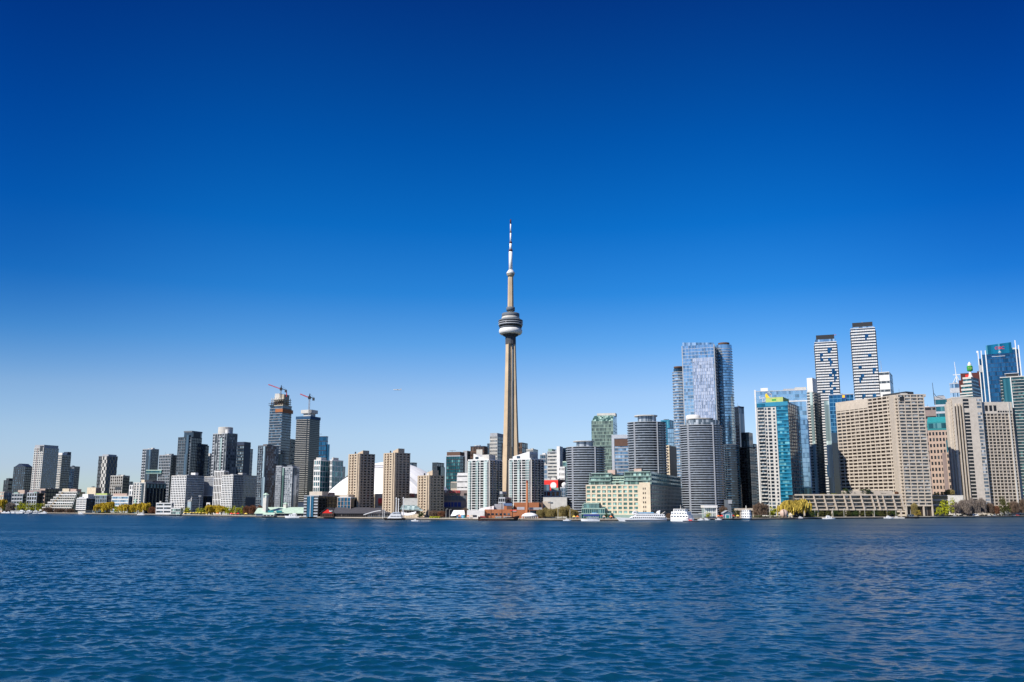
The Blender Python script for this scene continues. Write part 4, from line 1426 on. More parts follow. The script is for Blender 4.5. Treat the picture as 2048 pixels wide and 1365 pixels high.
b.windows('A', G_BROWN, 2, 0, b.H - fh * .3, rows - 1, q1 + b.W * .06, q1 + b.W * .12, ww=.5, hh=.42, n=1.25, th=.2)
mb = MB()
for i in range(rows + 1):
    b.fbox(mb, 'B', 0, b.D, .02, .7, i * fh - .6, min(b.H, i * fh + fh * .16))
for j in range(23):
    c_ = j * b.D / 22
    b.fbox(mb, 'B', max(0, c_ - .9), min(b.D, c_ + .9), .02, .8, 0, b.H)
b.part('wall', mb, PALEB)
for i in range(rows):
    mb = MB()
    b.fbox(mb, 'B', 0, b.D, .05, .25, i * fh + fh * .16, i * fh + fh * .8)
    b.part('window_row', mb, G_TEAL)
b.boxpart('roof', PALEB, -b.W / 2 - .4, b.W / 2 + .4, -b.D / 2 - .4, b.D / 2 + .4, b.H, b.H + .8)
G_ROOFF = glass('rooftop_flat_glass', (.05, .10, .09), (.4, .6, .52), .5)
uh = zat(945, 1085) - GZ - b.H
for k, (x0, x1, hh, yo) in enumerate(((-.46, -.12, .92, 3), (-.12, .1, .62, 6), (.1, .5, 1.0, 2))):
    W0, W1 = b.W * x0, b.W * x1
    for i in range(3):
        z0 = b.H + .8 + uh * hh * i / 3
        y0 = -b.D / 2 + yo + i * 2.2
        t = b.boxpart('rooftop_flat', G_ROOFF, W0 + i * 1.2 * (k == 0), W1, y0, b.D / 2 - 2, z0, z0 + uh * hh / 3)
        m = MB().box(W0 + i * 1.2 * (k == 0) - .4, W1 + .5, y0 - 1.6, y0 + .1, z0 + uh * hh / 3 - .5, z0 + uh * hh / 3 + .5)
        n = 4 if k != 1 else 3
        for j in range(n + 1):
            x = W0 + (W1 - W0) * j / n
            m.box(x - .3, x + .3, y0 - .4, y0 + .1, z0, z0 + uh * hh / 3)
        if k == 2:
            for j in range(17):
                y = y0 + j * (b.D - 6 - i * 2.2) / 17
                m.box(W1 - .2, W1 + 2.0 - i * .5, y, y + 2.8, z0 + .3, z0 + uh / 3 * .55)
        m.build('balcony', SEAG if k != 1 else COPPER, t)
b.boxpart('roof_plant', PINKC, -b.W * .2, -b.W * .08, -b.D / 2 + 16, -b.D / 2 + 26, b.H + uh * .9, b.H + uh + 4)
b.boxpart('roof_plant', PINKC, b.W * .22, b.W * .34, -b.D / 2 + 16, -b.D / 2 + 26, b.H + uh, b.H + uh + 5)
for k in range(3):
    t = b.boxpart('green_conservatory', G_TEAL, -b.W * .54 + 2 * (k == 2), -b.W * (.28 - .1 * (2 - k)), -b.D / 2 - 12 + 3 * k, -b.D / 2 - 1.1, k * fh * 1.25, (k + 1) * fh * 1.25 - 1.4)
    m = MB().box(-b.W * .545 + 2 * (k == 2), -b.W * (.275 - .1 * (2 - k)), -b.D / 2 - 12.6 + 3 * k, -b.D / 2 - 1.1, (k + 1) * fh * 1.25 - 1.4, (k + 1) * fh * 1.25)
    n = 12
    for j in range(n + 1):
        x = -b.W * .54 + j * (b.W * (.54 - .28 + .1 * (2 - k))) / n
        m.box(x - .25, x + .25, -b.D / 2 - 12.3 + 3 * k, -b.D / 2 - 11.9 + 3 * k, k * fh * 1.25, (k + 1) * fh * 1.25 - 1.4)
    m.build('frame', SEAG, t)
b.boxpart('arcade', SEAG, -b.W * .2, b.W * .3, -b.D / 2 - 5, -b.D / 2 - 1.1, 0, 4.2)

# ------------------------------------------------------------------ right group: tall glass towers
b = Bld('residential_tower', 'broad tall blue glass slab with a lavender panelled front and a slanted glass crown', (1364.5, 1427, 1438), 689, 1420, a=20, cat=AP, group=TALL)
b.facade(50, G_BLUE, S('curtain', SILVER, 10, .05, .1, .25), S('balc', LGREY, 2, .12, .4, 1.2, seg=[(.1, .95)]), roof=False)
fh = b.H / 50
for i in range(14, 46):
    m = MB()
    b.fbox(m, 'A', b.W * .32, b.W * .97, .1, .9, i * fh, (i + 1) * fh - .3)
    b.part('panelled_window_row', m, G_LAV)
m = MB()
for j in range(12):
    b.fbox(m, 'A', b.W * (.32 + .65 * j / 11) - .15, b.W * (.32 + .65 * j / 11) + .15, .1, 1.1, 14 * fh, 46 * fh)
b.part('mullion', m, LGREY)
h2 = zat(685.5, 1420) - GZ
w, dd_ = b.W / 2, b.D / 2
b.part('glass_crown', MB().hexa([(-w, -dd_, b.H), (w, -dd_, b.H), (w, -dd_ + 2, b.H), (-w, -dd_ + 2, b.H), (-w, -dd_, h2 + 3), (w, -dd_, h2), (w, -dd_ + 2, h2), (-w, -dd_ + 2, h2 + 3)]), G_LBLUE)
b.boxpart('roof', LGREY, -w, w, -dd_ + 2, dd_, b.H - .2, b.H + .5)
b.part('roof_boom', MB().tube((-w * .6, 0, h2 + 6), (w * .1, 0, h2), .7, n=4).tube((w * .1, 0, b.H), (w * .1, 0, h2), .9, n=4), WHITE)
c = Round('residential_tower', 'blue glass tower with rounded balconies and a disc roof, joined to the broad slab', 1433, 1463, 700, 1445, ratio=.9, e=.9, cat=AP, group=TALL)
c.floors(60, G_BLUE, SILVER, off=.9, th=.3, rail=.6, railm=LGREY, fins=None)
c.part('glass_drum', MB().prism(scale_poly(c.p, .4), c.H + .6, c.H + 7), G_BLUE)
c.part('roof_disc', MB().lathe([(c.rx * .62, c.H + 7), (c.rx * .75, c.H + 9), (c.rx * .75, c.H + 11)], 28), BROWN)
c = Round('residential_tower', 'slim round cornered glass tower with a disc roof, left of the broad slab', 1345.5, 1369, 746, 1470, ratio=1.0, e=.8, cat=AP, group=TALL)
c.floors(50, G_LBLUE, OFFW, off=.9, th=.5, rail=.9, railm=LGREY)
c.part('glass_drum', MB().prism(scale_poly(c.p, -1.5), c.H + .6, c.H + 6), G_NAVY)
c.part('roof_disc', MB().lathe([(c.rx * .6, c.H + 6), (c.rx * .8, c.H + 8), (c.rx * .8, c.H + 10)], 28), BROWN)
c = Round('residential_tower', 'dark rounded lower tower standing in shade right of the rightmost curved condominium', 1448, 1477, 891, 1330, ratio=.9, e=.8, cat=AP, group=TALL)
c.floors(30, G_NAVY, MGREY, off=1.0, th=.4, rail=.7, railm=DGREY)
b = Bld('office_tower', 'dark navy tower with a light blue glass right side', (1464, 1477, 1487.5), 815, 1640, a=60, cat=OF)
b.facade(30, G_BLACK, S('curtain', NAVY, 4, .1, .1, .2), S('bands', SILVER, 2, .02, .08, .2), roof=NAVY)
b.part('side_glass', MB().box(b.W / 2 + .05, b.W / 2 + .18, -b.D / 2, b.D / 2, 0, b.H), glass('sky_toned_side_glass', (.16, .27, .38), (.4, .52, .62), .5, metal=.2))  # light blue base colour stands in for reflected sky
b = Bld('office_tower', 'almost black stepped tower between the navy tower and the white and turquoise one', (1477, 1499, 1510), 896, 1500, a=30, cat=OF)
b.facade(24, G_BLACK, S('bands', BLACK, 4, .06, .15, .2), S('bands', NAVY, 3, .06, .2, .2), roof=DGREY)
b.boxpart('upper_step', G_DARK, -b.W * .22, b.W * .5, -b.D * .5, b.D * .2, b.H + 1.8, zat(865, 1500) - GZ)
b.boxpart('edge_strip', PALEB, -b.W * .5, -b.W * .36, -b.D / 2 - .6, -b.D / 2 - .25, 0, b.H * .45)
b = Bld('office_tower', 'sliver of a blue grey tower left of the white and turquoise tower', (1503, 1508, 1517), 890, 1560, a=30, cat=OF)
b.facade(24, G_NAVY, S('bands', MGREY, 2, .06, .3), S('bands', MAUVE, 2, .06, .4))

b = Bld('residential_tower', 'white and turquoise tower with zigzag balconies and a lime green roof box', (1513.5, 1575, 1597.5), 806, 1290, a=30, cat=AP)
fl = 32
b.facade(fl, G_TEALB, None, S('grid', NAVY, 6, .16, .2, .5), roof=TEALP, par=.8)
fh = b.H / fl
m = MB()
b.fbox(m, 'A', 0, b.W * .62, .02, .5, 0, b.H - fh)
b.part('wall', m, OFFW)
for i in range(fl - 1):
    m = MB()
    for q0, q1 in ((.33, .40), (.45, .52)):
        pass
    b.fbox(m, 'A', b.W * .35, b.W * .45, .4, .62, i * fh + fh * .2, i * fh + fh * .85)
    b.fbox(m, 'A', b.W * .52, b.W * .58, .4, .62, i * fh + fh * .2, i * fh + fh * .75)
    b.fbox(m, 'A', b.W * .25, b.W * .31, .4, .64, i * fh + fh * .2, i * fh + fh * .85)
    b.fbox(m, 'A', b.W * .02, b.W * .23, .4, .66, i * fh + fh * .3, i * fh + fh * .95)
    b.part('window_row', m, G_DARK)
    m = MB()
    for k in range(4):
        q0 = b.W * (.01 + .055 * k)
        b.fbox(m, 'A', q0, q0 + b.W * .05, .6, 1.4 + .9 * ((i + k) % 2), i * fh, i * fh + fh * .32)
    b.part('balcony', m, OFFW)
    m = MB()
    b.fbox(m, 'A', b.W * .63, b.W * 1.005, .02, .9, i * fh, i * fh + fh * .3)
    b.part('turquoise_band', m, TEALP)
m = MB()
b.fbox(m, 'A', b.W * .28, b.W * 1.01, .05, 1.2, b.H - fh * .8, b.H + 2)
b.part('turquoise_cornice', m, TEALP)
m = MB()
b.fbox(m, 'B', 0, b.D, .6, 1.0, 0, b.H)
b.penthouse(LIME, .3, .86, .0, .5, zat(793, 1290) - GZ - b.H - 1, name='lime_roof_box')
m = MB()
b.fbox(m, 'A', b.W * .5, b.W * .64, -b.D * .0 + .01, .05, b.H + 4, b.H + 6.4)
o_ = b.part('roof_louvre', m, GREENS)
b.boxpart('stepped_left_wing', OFFW, -b.W * .5, -b.W * .36, -b.D / 2 - .3, b.D * .3, b.H - fh * 4, b.H - fh)

b = Bld('office_tower', 'wide light blue mirrored office slab with a yellow round emblem near its top', (1509, 1613, 1616), 781, 1400, a=14, cat=OF)
b.facade(34, G_BLUE, S('curtain', SKYB, 8, .02, .06, .2), S('curtain', SILVER, 2, .05, .1, .2), roof=SILVER, par=.5, Df=S('blank', WHITE))
m = MB()
b.fbox(m, 'A', -.6, b.W * .022, .05, .8, 0, b.H + 3)
b.part('edge_fin', m, WHITE)
b.penthouse(WHITE, .12, .26, .2, .5, 6)
b.penthouse(OFFW, .78, 1.0, .1, .5, 5)
k_ = b.W / 104.0
b.text('Sun', 'A', 14.5 * k_, .7, b.hz(793.5), 6.6, WHITE, align='CENTER')
b.text('Life', 'A', 20.5 * k_, .7, b.hz(799.5), 6.6, WHITE, align='CENTER')
ex, ez, er = 27.5 * k_, b.hz(789.5), 6.8 * k_
m = MB()
N = 24
for i in range(N):
    t0, t1 = 2 * math.pi * i / N, 2 * math.pi * (i + 1) / N
    p4 = []
    for t, r in ((t0, er), (t1, er), (t1, er * .84), (t0, er * .84)):
        p4.append((ex + r * math.cos(t), ez + r * math.sin(t)))
    m.poly([b.pt('A', x, .6, z) for x, z in p4])
b.part('emblem_ring', m, OFFW)
m = MB()
pts = [(ex + er * .95 * math.cos(t), ez + er * .95 * math.sin(t)) for t in [R(130 + 175 * i / 14) for i in range(15)]]
m.poly([b.pt('A', x, .75, z) for x, z in pts])
b.part('emblem_sun', m, GOLD)
m = MB()
for kk in range(3):
    a0 = R(115 - 45 * kk)
    m.poly([b.pt('A', ex, .7, ez), b.pt('A', ex + er * .8 * math.cos(a0), .7, ez + er * .8 * math.sin(a0)), b.pt('A', ex + er * .8 * math.cos(a0 + .25), .7, ez + er * .8 * math.sin(a0 + .25))])
b.part('emblem_ray', m, MAUVE)
b = Bld('office_tower', 'pale blue mirrored slab framed in white in front of the wide blue office slab', (1577, 1613.5, 1616), 803, 1365, a=14, cat=OF)
b.facade(24, G_BLUE, S('curtain', SKYB, 5, .02, .06, .2), S('curtain', NAVY, 2, .05, .1, .2), roof=WHITE, par=1.2)
m = MB()
b.fbox(m, 'A', b.W * .965, b.W + .5, .05, 1.2, 0, b.H)
b.part('edge_fin', m, SILVER)
b.boxpart('podium', G_TEAL, -b.W * .6, b.W * .5, -b.D / 2 - 14, -b.D / 2 - 1.5, 0, 40)
b.boxpart('podium_roof', COPPER, -b.W * .6, b.W * .5, -b.D / 2 - 14.5, -b.D / 2 - 1.3, 40, 42)
b = Bld('office_tower', 'white banded tower with a pale green upper box right of the blue slabs', (1606, 1626, 1640), 785, 1500, a=36, cat=OF)
b.facade(42, G_DARK, S('bands', OFFW, 4, .05, .45, .8), S('bands', MGREY, 3, .05, .35, .6), roof=OFFW)
b.boxpart('upper_box', WHITE, -b.W * .05, b.W * .5, -b.D * .5, b.D * .1, b.H, zat(765.5, 1560) - GZ)
b.boxpart('pale_strip', G_PALE, b.W * .18, b.W * .46, -b.D / 2 - 1.6, -b.D / 2 - .85, 0, b.H)


def wavy(label, u, vt, vb0, d, seed, a):
    """white balcony tower whose balcony fronts open in a drifting pattern"""
    b = Bld('residential_tower', label, u, vb0, d, a=a, cat=AP, group='white rippled towers')
    rng = random.Random(seed)
    fl = 64
    fh = b.H / fl
    segs = [(i / 14, (i + 1) / 14) for i in range(14)]
    gaps = {}
    for k in range(34):
        i0, j0 = rng.randrange(8, fl - 2), rng.choice((3, 4, 5, 8, 9, 10, 11))
        gaps[(i0, j0)] = 1
        gaps[(i0, j0 + 1)] = 1
        if rng.random() < .6:
            gaps[(i0 - 1, j0)] = 1
    b.facade(fl, G_NAVY, S('balc', WHITE, 9, 0, .5, 1.5, seg=segs, skip=lambda i, k: (i, k) in gaps and k > 0),
             S('balc', LGREY, 4, 0, .5, 1.5, seg=[(0, .3), (.3, .66), (.66, 1)]), roof=WHITE, par=.5,
             Df=S('balc', WHITE, 4, 0, .5, 1.5, seg=[(0, .4), (.4, 1)]))
    m = MB()
    for (i, k) in gaps:
        if k > 0:
            b.fbox(m, 'A', segs[k][0] * b.W, segs[k][1] * b.W, .05, .4, i * fh, (i + 1) * fh)
    b.part('blue_glass_notch', m, G_DBLUE)
    z = b.H + .5
    hm, ht = zat(vt + 9, d) - GZ, zat(vt, d) - GZ
    b.boxpart('glass_crown', G_LBLUE, -b.W * .47, b.W * .47, -b.D * .47, b.D * .47, z, hm)
    b.boxpart('dark_crown', BLACK, -b.W * .42, b.W * .42, -b.D * .42, b.D * .42, hm, ht)
    return b


b = wavy('left of two white rippled towers, with a red boom on its black roof', (1629, 1672.5, 1677), 668.5, 684, 1560, 3, 14)
b.part('roof_boom', MB().tube((b.W * .1, 0, zat(668.5, 1560) - GZ), (b.W * .52, 0, zat(668.5, 1560) - GZ + 1.5), .45, n=4), CRANE)
b = wavy('right and taller of two white rippled towers, with a small cone on its black roof', (1701, 1749.5, 1754), 643, 656, 1570, 8, 14)
b.part('roof_cone', MB().lathe([(2.2, zat(643, 1570) - GZ), (.3, zat(639, 1570) - GZ)], 8), LGREY)
b = Bld('office_tower', 'blue glass office with a pale left side and a small square emblem', (1657.5, 1706.5, 1708), 789, 1480, a=12, cat=OF)
b.facade(30, G_DBLUE, S('curtain', SKYB, 6, .04, .08, .2), S('curtain', NAVY, 2, .1, .1, .2), roof=SILVER, par=.6, Df=S('blank', SILVER))
b.boxpart('pale_side_wall', G_PALE, -b.W * .72, -b.W * .5 - .5, -b.D / 2 + 1, b.D / 2, 0, b.H - 9)
b.boxpart('dark_lower_front', G_NAVY, -b.W * .5, b.W * .5, -b.D / 2 - .6, -b.D / 2 - .25, 0, b.H * .68)
qq, zz = b.W * .61, b.hz(793)
m = MB()
b.fbox(m, 'A', qq - 3.6, qq + 3.6, .3, .5, zz - 3.6, zz + 3.6)
o_ = b.part('emblem', m, BLUE)
m = MB()
b.fbox(m, 'A', qq - 2.4, qq + 1.6, .5, .6, zz - 1.8, zz + 2.4)
m.build('emblem_figure', GOLD, o_)
b = Bld('office_tower', 'small white office tower with thin dark lines and a mast, right of the rippled towers', (1752, 1778, 1784), 745, 2300, a=28, cat=OF)
b.facade(16, G_GREY, S('bands', WHITE, 1, .02, .72), S('grid', LGREY, 3, .3, .1), roof=WHITE)
b.part('mast', MB().tube((-b.W * .2, 0, b.H), (-b.W * .2, 0, zat(716, 2300) - GZ), .8, .3, 5), LGREY)

# ------------------------------------------------------------------ concrete harbour complex
b = Bld('hotel', 'broad concrete slab of dark window bands with a blank top left corner', (1671.5, 1794, 1798), 791.5, 1330, dl=1440, cat='residential slab', L2=26)
b.W = b.W
fl = 33
b.facade(fl, G_BROWN, S('grid', PALEB, 13, .13, .42, 1.0), S('grid', PALEB, 4, .3, .42, .8), roof=PALEB, par=.8)
fh = b.H / fl
m = MB()
b.fbox(m, 'A', -.5, b.W * .54, .9, 1.25, b.H - 2.4 * fh, b.H + 1.5)
b.part('blank_panel', m, PALEB)
m = MB()
for i in range(fl):
    b.fbox(m, 'A', b.W * .55, b.W * .6, .1, 1.5, i * fh, i * fh + fh * .42)
b.part('narrow_bay', m, PALEB)
b.penthouse(DGREY, .72, 1.08, .3, .9, 5)
P_TOP = zat(993, 1240) - GZ
o = b
b = Bld('hotel', 'narrow concrete tower with paired window bands at the right end of the broad slab', (1795, 1846, 1848), 790.5, 1318, a=4, cat='residential slab', L2=30)
fl = 34
b.facade(fl, G_GREY, S('grid', PALEB, 4, .12, .42, 1.0), S('grid', PALEB, 3, .25, .42, .8), z0=14, roof=PALEB, par=.8)
fh = (b.H - 14) / fl
m = MB()
for i in range(fl):
    for k in range(3):
        b.fbox(m, 'A', -1.4 - 1.5 * k, -.2 - 1.5 * k, -3 - 3 * k, .6 - 3 * k, 14 + i * fh, 14 + i * fh + fh * .5)
b.part('stepped_side_bay', m, PALEB)
b.boxpart('stepped_side_wall', PALEB, -b.W / 2 - 5.5, -b.W / 2 - .1, -b.D / 2 + 5, b.D / 2, 14, b.H)
for k in range(4):
    x = -b.W / 2 + b.W * k / 3
    b.boxpart('column', PALEB, x - 1, x + 1, -b.D / 2 - .9, -b.D / 2 + 1.2, 0, 14)
b.boxpart('recessed_lobby', G_BROWN, -b.W * .45, b.W * .5, -b.D / 2 + 3, b.D / 2, 0, 14)
b.windows('A', BLACK, 1, b.H - 9, b.H - 2, 1, 2, 9, ww=.9, hh=.9, n=1.3, th=.6, name='roof_opening')
m = MB().box(b.W * .5 - .2, b.W * .5 + 4, -b.D * .5, -b.D * .4, b.H - 2.5, b.H + 1.3)
b.part('roof_overhang', m, PALEB)

p0, p1 = at(1593, 1010, 1255), at(1806, 1010, 1255)
o = empty('podium_building', ((p0.x + p1.x) / 2, 1255, GZ), 0, 'long low concrete podium with slanting piers on tall columns', 'podium')
hw = (p1.x - p0.x) / 2
zb, zt = zat(1020, 1255) - GZ, zat(990.5, 1255) - GZ
fh = (zt - zb) / 4
MB().box(-hw, hw, 6, 34, zb, zt).build('body', G_BROWN, o)
for i in range(4):
    MB().box(-hw + 1, hw - 1, 5.2 - i * .1, 5.9, zb + i * fh + fh * .35, zb + (i + 1) * fh).build('window_row', G_GREY if i % 2 else G_DARK, o)
m = MB()
for i in range(5):
    m.box(-hw, hw, 3.4 - (i == 4) * .6, 6.2, zb + i * fh - .7, zb + i * fh + (1.2 if i in (0, 4) else .5))
m.build('floor_edge', PALEB, o)
m = MB()
for q in (.075, .175, .27, .36, .46, .52, .62, .72, .77, .825, .92, .995):
    x = -hw + 2 * hw * q
    m.hexa([(x + 3.0, 1.4, zb - .7), (x + 4.6, 1.4, zb - .7), (x + 4.6, 6, zb - .7), (x + 3.0, 6, zb - .7),
            (x - 1.6, 2.6, zt + 1), (x, 2.6, zt + 1), (x, 6, zt + 1), (x - 1.6, 6, zt + 1)])
m.build('slanting_pier', PALEB, o)
for q in (.08, .21, .34, .47, .6, .73, .86, .99):
    x = -hw + 2 * hw * q
    MB().box(x - .8, x + .8, 3.8, 5.8, 0, zb - .7).build('column', PALEB, o)
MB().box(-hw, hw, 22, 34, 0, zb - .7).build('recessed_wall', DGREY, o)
MB().box(hw - 74, hw - 8, 12, 26, zt + 1.2, zt + 6).build('roof_ramp', PALEB, o)

# ------------------------------------------------------------------ far right group
b = Bld('office_tower', 'plain brown tower block between the two concrete hotels', (1843, 1874, 1882), 815, 1900, a=14, cat=OF)
b.facade(12, G_BROWN, S('bands', MAUVE, 1, .02, .7), S('bands', BROWN, 1, .02, .6), roof=MAUVE)
b.penthouse(WHITE, .1, .5, .2, .6, 3)
b = Bld('office_tower', 'teal banded tower with a stepped grey crown and a dark mast', (1870, 1896, 1906), 799, 1850, a=14, cat=OF)
b.facade(16, G_TEAL, S('bands', SILVER, 1, .02, .3), S('bands', MGREY, 1, .02, .3), roof=LGREY)
b.penthouse(LGREY, -.1, .8, .1, .8, 7)
b.penthouse(MGREY, .2, .7, .2, .7, 9)
m = MB().tube((-b.W * .55, -b.D * .4, b.H - 10), (-b.W * .6, -b.D * .4, zat(764, 1850) - GZ), .9, .4, 5)
m.tube((-b.W * .55, -b.D * .4, b.H + 14), (-b.W * .35, -b.D * .4, b.H + 6), .5, n=4).tube((-b.W * .35, -b.D * .4, b.H + 6), (b.W * .1, -b.D * .4, b.H + 2), .5, n=4)
b.part('mast', m, DGREY)
b = Bld('office_building', 'pink granite block with square dark windows and a teal roof band', (1856, 1903, 1912), 861, 1520, a=10, cat=OF)
b.facade(14, BLACK, S('blank', PINK), S('blank', PINK), rows=False, roof=PINK, par=.2)
b.windows('A', G_BLACK, 7, 0, b.H, 14, ww=.56, hh=.55, n=.55, th=.2)
hr = zat(832.5, 1520) - GZ
b.boxpart('teal_storey', TEALR, -b.W * .52, b.W * .52, -b.D * .5 - .6, b.D * .5, b.H + 1, b.H + (hr - b.H) * .62)
b.boxpart('teal_glazing', G_TEAL, -b.W * .46, b.W * .5, -b.D * .5 - .8, -b.D * .5 - .5, b.H + 4, b.H + (hr - b.H) * .52)
zz = b.H + (hr - b.H) * .62
w, dd_ = b.W * .52, b.D * .5
b.part('teal_roof', MB().hexa([(-w, -dd_, zz), (w, -dd_, zz), (w, dd_, zz), (-w, dd_, zz), (-w * .9, -dd_ * .4, hr), (w, -dd_ * .4, hr), (w, dd_, hr), (-w * .9, dd_, hr)]), TEALR)
b = Bld('office_building', 'lower pink granite wing with a green glass tower beside the tall concrete hotel', (1884, 1909, 1914), 906, 1470, a=10, cat=OF)
b.facade(10, BLACK, S('blank', PINK), S('blank', PINK), rows=False, roof=PINK, par=.2)
b.windows('A', G_BLACK, 3, 0, b.H, 10, b.W * .34, b.W, ww=.5, hh=.55, n=.55, th=.2)
b.boxpart('grey_strip', MAUVE, -b.W * .5, -b.W * .2, -b.D / 2 - .8, -b.D / 2 - .42, 0, b.H + .3)
b.boxpart('green_glass_tower', G_TEAL, -b.W * .1, b.W * .45, -b.D * .3, b.D * .4, b.H * .55, zat(880, 1470) - GZ)
b.boxpart('green_glass_front', G_GREEN, b.W * .08, b.W * .4, -b.D / 2 - 1.0, -b.D / 2 - .5, b.H * .55, b.H + .6)

b = Bld('hotel', 'tall concrete hotel tower with a broad blank centre strip', (1904, 1961.5, 1964), 797, 1375, a=4, cat='hotel', L2=17)
fl = 34
HOTW = wall('hotel_concrete', (.55, .49, .42))
b.facade(fl, G_GREY, S('blank', HOTW), S('blank', PALEB), Df=S('grid', PALEB, 5, .3, .3, 1.2), roof=HOTW, par=1)
fh = b.H / fl
for q0, q1, g in ((.36, .56, G_BLACK), (.84, .99, G_SILV)):
    for i in range(3, fl):
        if i == fl - 4:
            continue
        m = MB()
        b.fbox(m, 'A', b.W * q0, b.W * q1, .3, .5, i * fh + fh * .12, i * fh + fh * .8)
        b.part('window', m, g)
for k in range(3):
    m = MB()
    q0 = b.W * (.06 + .1 * k)
    b.fbox(m, 'A', q0, q0 + b.W * .045, .3, .48, 8, b.H - 12)
    b.part('window_strip', m, G_BROWN)
    m = MB()
    b.fbox(m, 'A', q0 + b.W * .045, q0 + b.W * .08, .35, 2.4, 0, b.H - 8)
    b.part('fin', m, PALEB)
m = MB().box(-b.W * .5 - 3, -b.W * .5 - .6, -b.D * .3, b.D * .5, 0, b.H - 4).box(-b.W * .5 - 5.5, -b.W * .5 - 3, 0, b.D * .5, 0, b.H - 8)
b.part('stepped_side', m, HOTW)
b = Bld('hotel', 'concrete hotel wing with a fine grid of windows right of the blank strip', (1963, 2021.5, 2026), 804.5, 1380, a=2, cat='hotel', L2=40)
fl = 32
b.facade(fl, G_BROWN, S('grid', PALEB, 8, .2, .3, .9), S('grid', PALEB, 4, .3, .3, .8), z1=b.H - 18, roof=False)
b.boxpart('attic', HOTW, -b.W * .5 - 1, b.W * .5 + 1, -b.D * .5 - 1, b.D * .5, b.H - 18, b.H)
b.windows('A', BLACK, 3, b.H - 14, b.H - 5, 1, b.W * .06, b.W * .5, ww=.62, hh=.95, n=1.3, th=.4, name='roof_opening')
b.windows('A', G_BLACK, 6, b.H - 16.5, b.H - 13, 1, b.W * .5, b.W, ww=.7, hh=.7, n=1.2, th=.3)
m = MB()
b.fbox(m, 'A', b.W * .88, b.W * .92, .2, 1.8, 0, b.H)
b.part('pilaster', m, OFFW)
b.boxpart('right_return', G_GREY, b.W * .5 + .9, b.W * .5 + 9, -b.D * .3, b.D * .5, 0, b.H - 8)
b = Bld('parking_garage', 'open dark parking decks with pale edges beside the concrete hotel', (1862, 1899, 1901), 992, 1345, a=6, cat='garage')
b.facade(4, G_BLACK, S('bands', OFFW, 1, .02, .36, 1.0), S('bands', OFFW, 1, .02, .36, .8), roof=OFFW, par=.4)
b = Bld('office_building', 'pale blank podium with a curved ramp wall at the foot of the hotel', (1896, 1926, 1930), 992, 1331, a=6, cat='podium')
b.facade(1, OFFW, S('blank', OFFW), S('blank', PALEB), rows=False, roof=OFFW, par=.3)
b.windows('A', MGREY, 1, 8, 14, 1, b.W * .4, b.W * .6, n=.6)
m = [at(1985, 1017, 1364), at(2010, 1020, 1366), at(2036, 1025, 1372), at(2048, 1026, 1380), at(2080, 1028, 1405)]
o = empty('ramp_wall', (m[0].x, 1364, GZ), 0, 'curved white ramp wall sloping down at the right edge of the shore', 'wall')
mb = MB()
for p, q in zip(m, m[1:]):
    a = [(p.x - m[0].x, p.y - 1364), (q.x - m[0].x, q.y - 1364)]
    mb.hexa([(a[0][0], a[0][1], 0), (a[1][0], a[1][1], 0), (a[1][0], a[1][1] + 12, 0), (a[0][0], a[0][1] + 12, 0),
             (a[0][0], a[0][1], p.z - GZ), (a[1][0], a[1][1], q.z - GZ), (a[1][0], a[1][1] + 12, q.z - GZ), (a[0][0], a[0][1] + 12, p.z - GZ)])
mb.build('wall', OFFW, o)

b = Bld('office_tower', 'silvery banded tower with a tall white mast left of the stepped concrete tower', (1899, 1925, 1928), 767.5, 2200, a=12, cat=OF)
b.facade(14, G_LBLUE, S('bands', SILVER, 1, .02, .55), S('bands', MGREY, 1, .02, .5), roof=SILVER, Df=S('blank', SKYB))
m = MB().tube((b.W * .1, 0, b.H), (b.W * .02, 0, zat(721.5, 2200) - GZ), 1.5, .5, 6).tube((b.W * .1, 0, b.H + 22), (-b.W * .25, 0, b.H + 2), .9, n=4).tube((b.W * .1, 0, b.H + 22), (b.W * .4, 0, b.H + 2), .9, n=4)
m.box(-b.W * .18, b.W * .4, -.6, .6, b.H + 24, b.H + 25.5)
b.part('mast', m, WHITE)
c = Bld('office_tower', 'stepped concrete and glass tower topped by a green sign drum and a white cone', (1918, 1946, 1972), 800, 1780, a=44, cat=OF)
b = c
b.facade(10, G_TEAL, S('bands', OFFW, 2, .04, .5, .8), S('bands', OFFW, 2, .04, .5, .8), z0=b.H * .4, roof=OFFW)
b.boxpart('lower_floors', G_GREY, -b.W / 2, b.W / 2, -b.D / 2, b.D / 2, 0, b.H * .4)
z = b.H
for k, (f, vv) in enumerate(((.86, 784), (.74, 768), (.56, 752))):
    z1 = zat(vv, 1780) - GZ
    n = 2 if k else 3
    for i in range(n):
        za, zb_ = z + (z1 - z) * i / n, z + (z1 - z) * (i + 1) / n
        b.boxpart('setback_floor', G_TEAL, -b.W * f / 2, b.W * f / 2, -b.D * f / 2, b.D * f / 2, za, zb_)
        b.boxpart('floor_edge', OFFW, -b.W * f / 2 - .8, b.W * f / 2 + .8, -b.D * f / 2 - .8, b.D * f / 2 + .8, za + (zb_ - za) * .55, zb_ + .3)
    z = z1 + .3
kz = lambda v: zat(v, 1780) - GZ
b.part('mast_base', MB().lathe([(5.5, kz(752)), (3.2, kz(746)), (2.2, kz(737))], 10), WHITE)
b.part('sign_drum', MB().lathe([(4.6, kz(737)), (5.6, kz(736)), (5.6, kz(727.5)), (4.6, kz(726.5))], 8), GREENS)
b.part('cone', MB().lathe([(3.6, kz(726.5)), (3.6, kz(723)), (.4, kz(718))], 12), WHITE)
tt = b.text('TD', 'A', 0, 0, 0, 5.5, LIME)
tt.location = (-b.W * 0 - 3.9, -5.2, kz(732))
tt.rotation_euler = (math.pi / 2, 0, R(22.5))
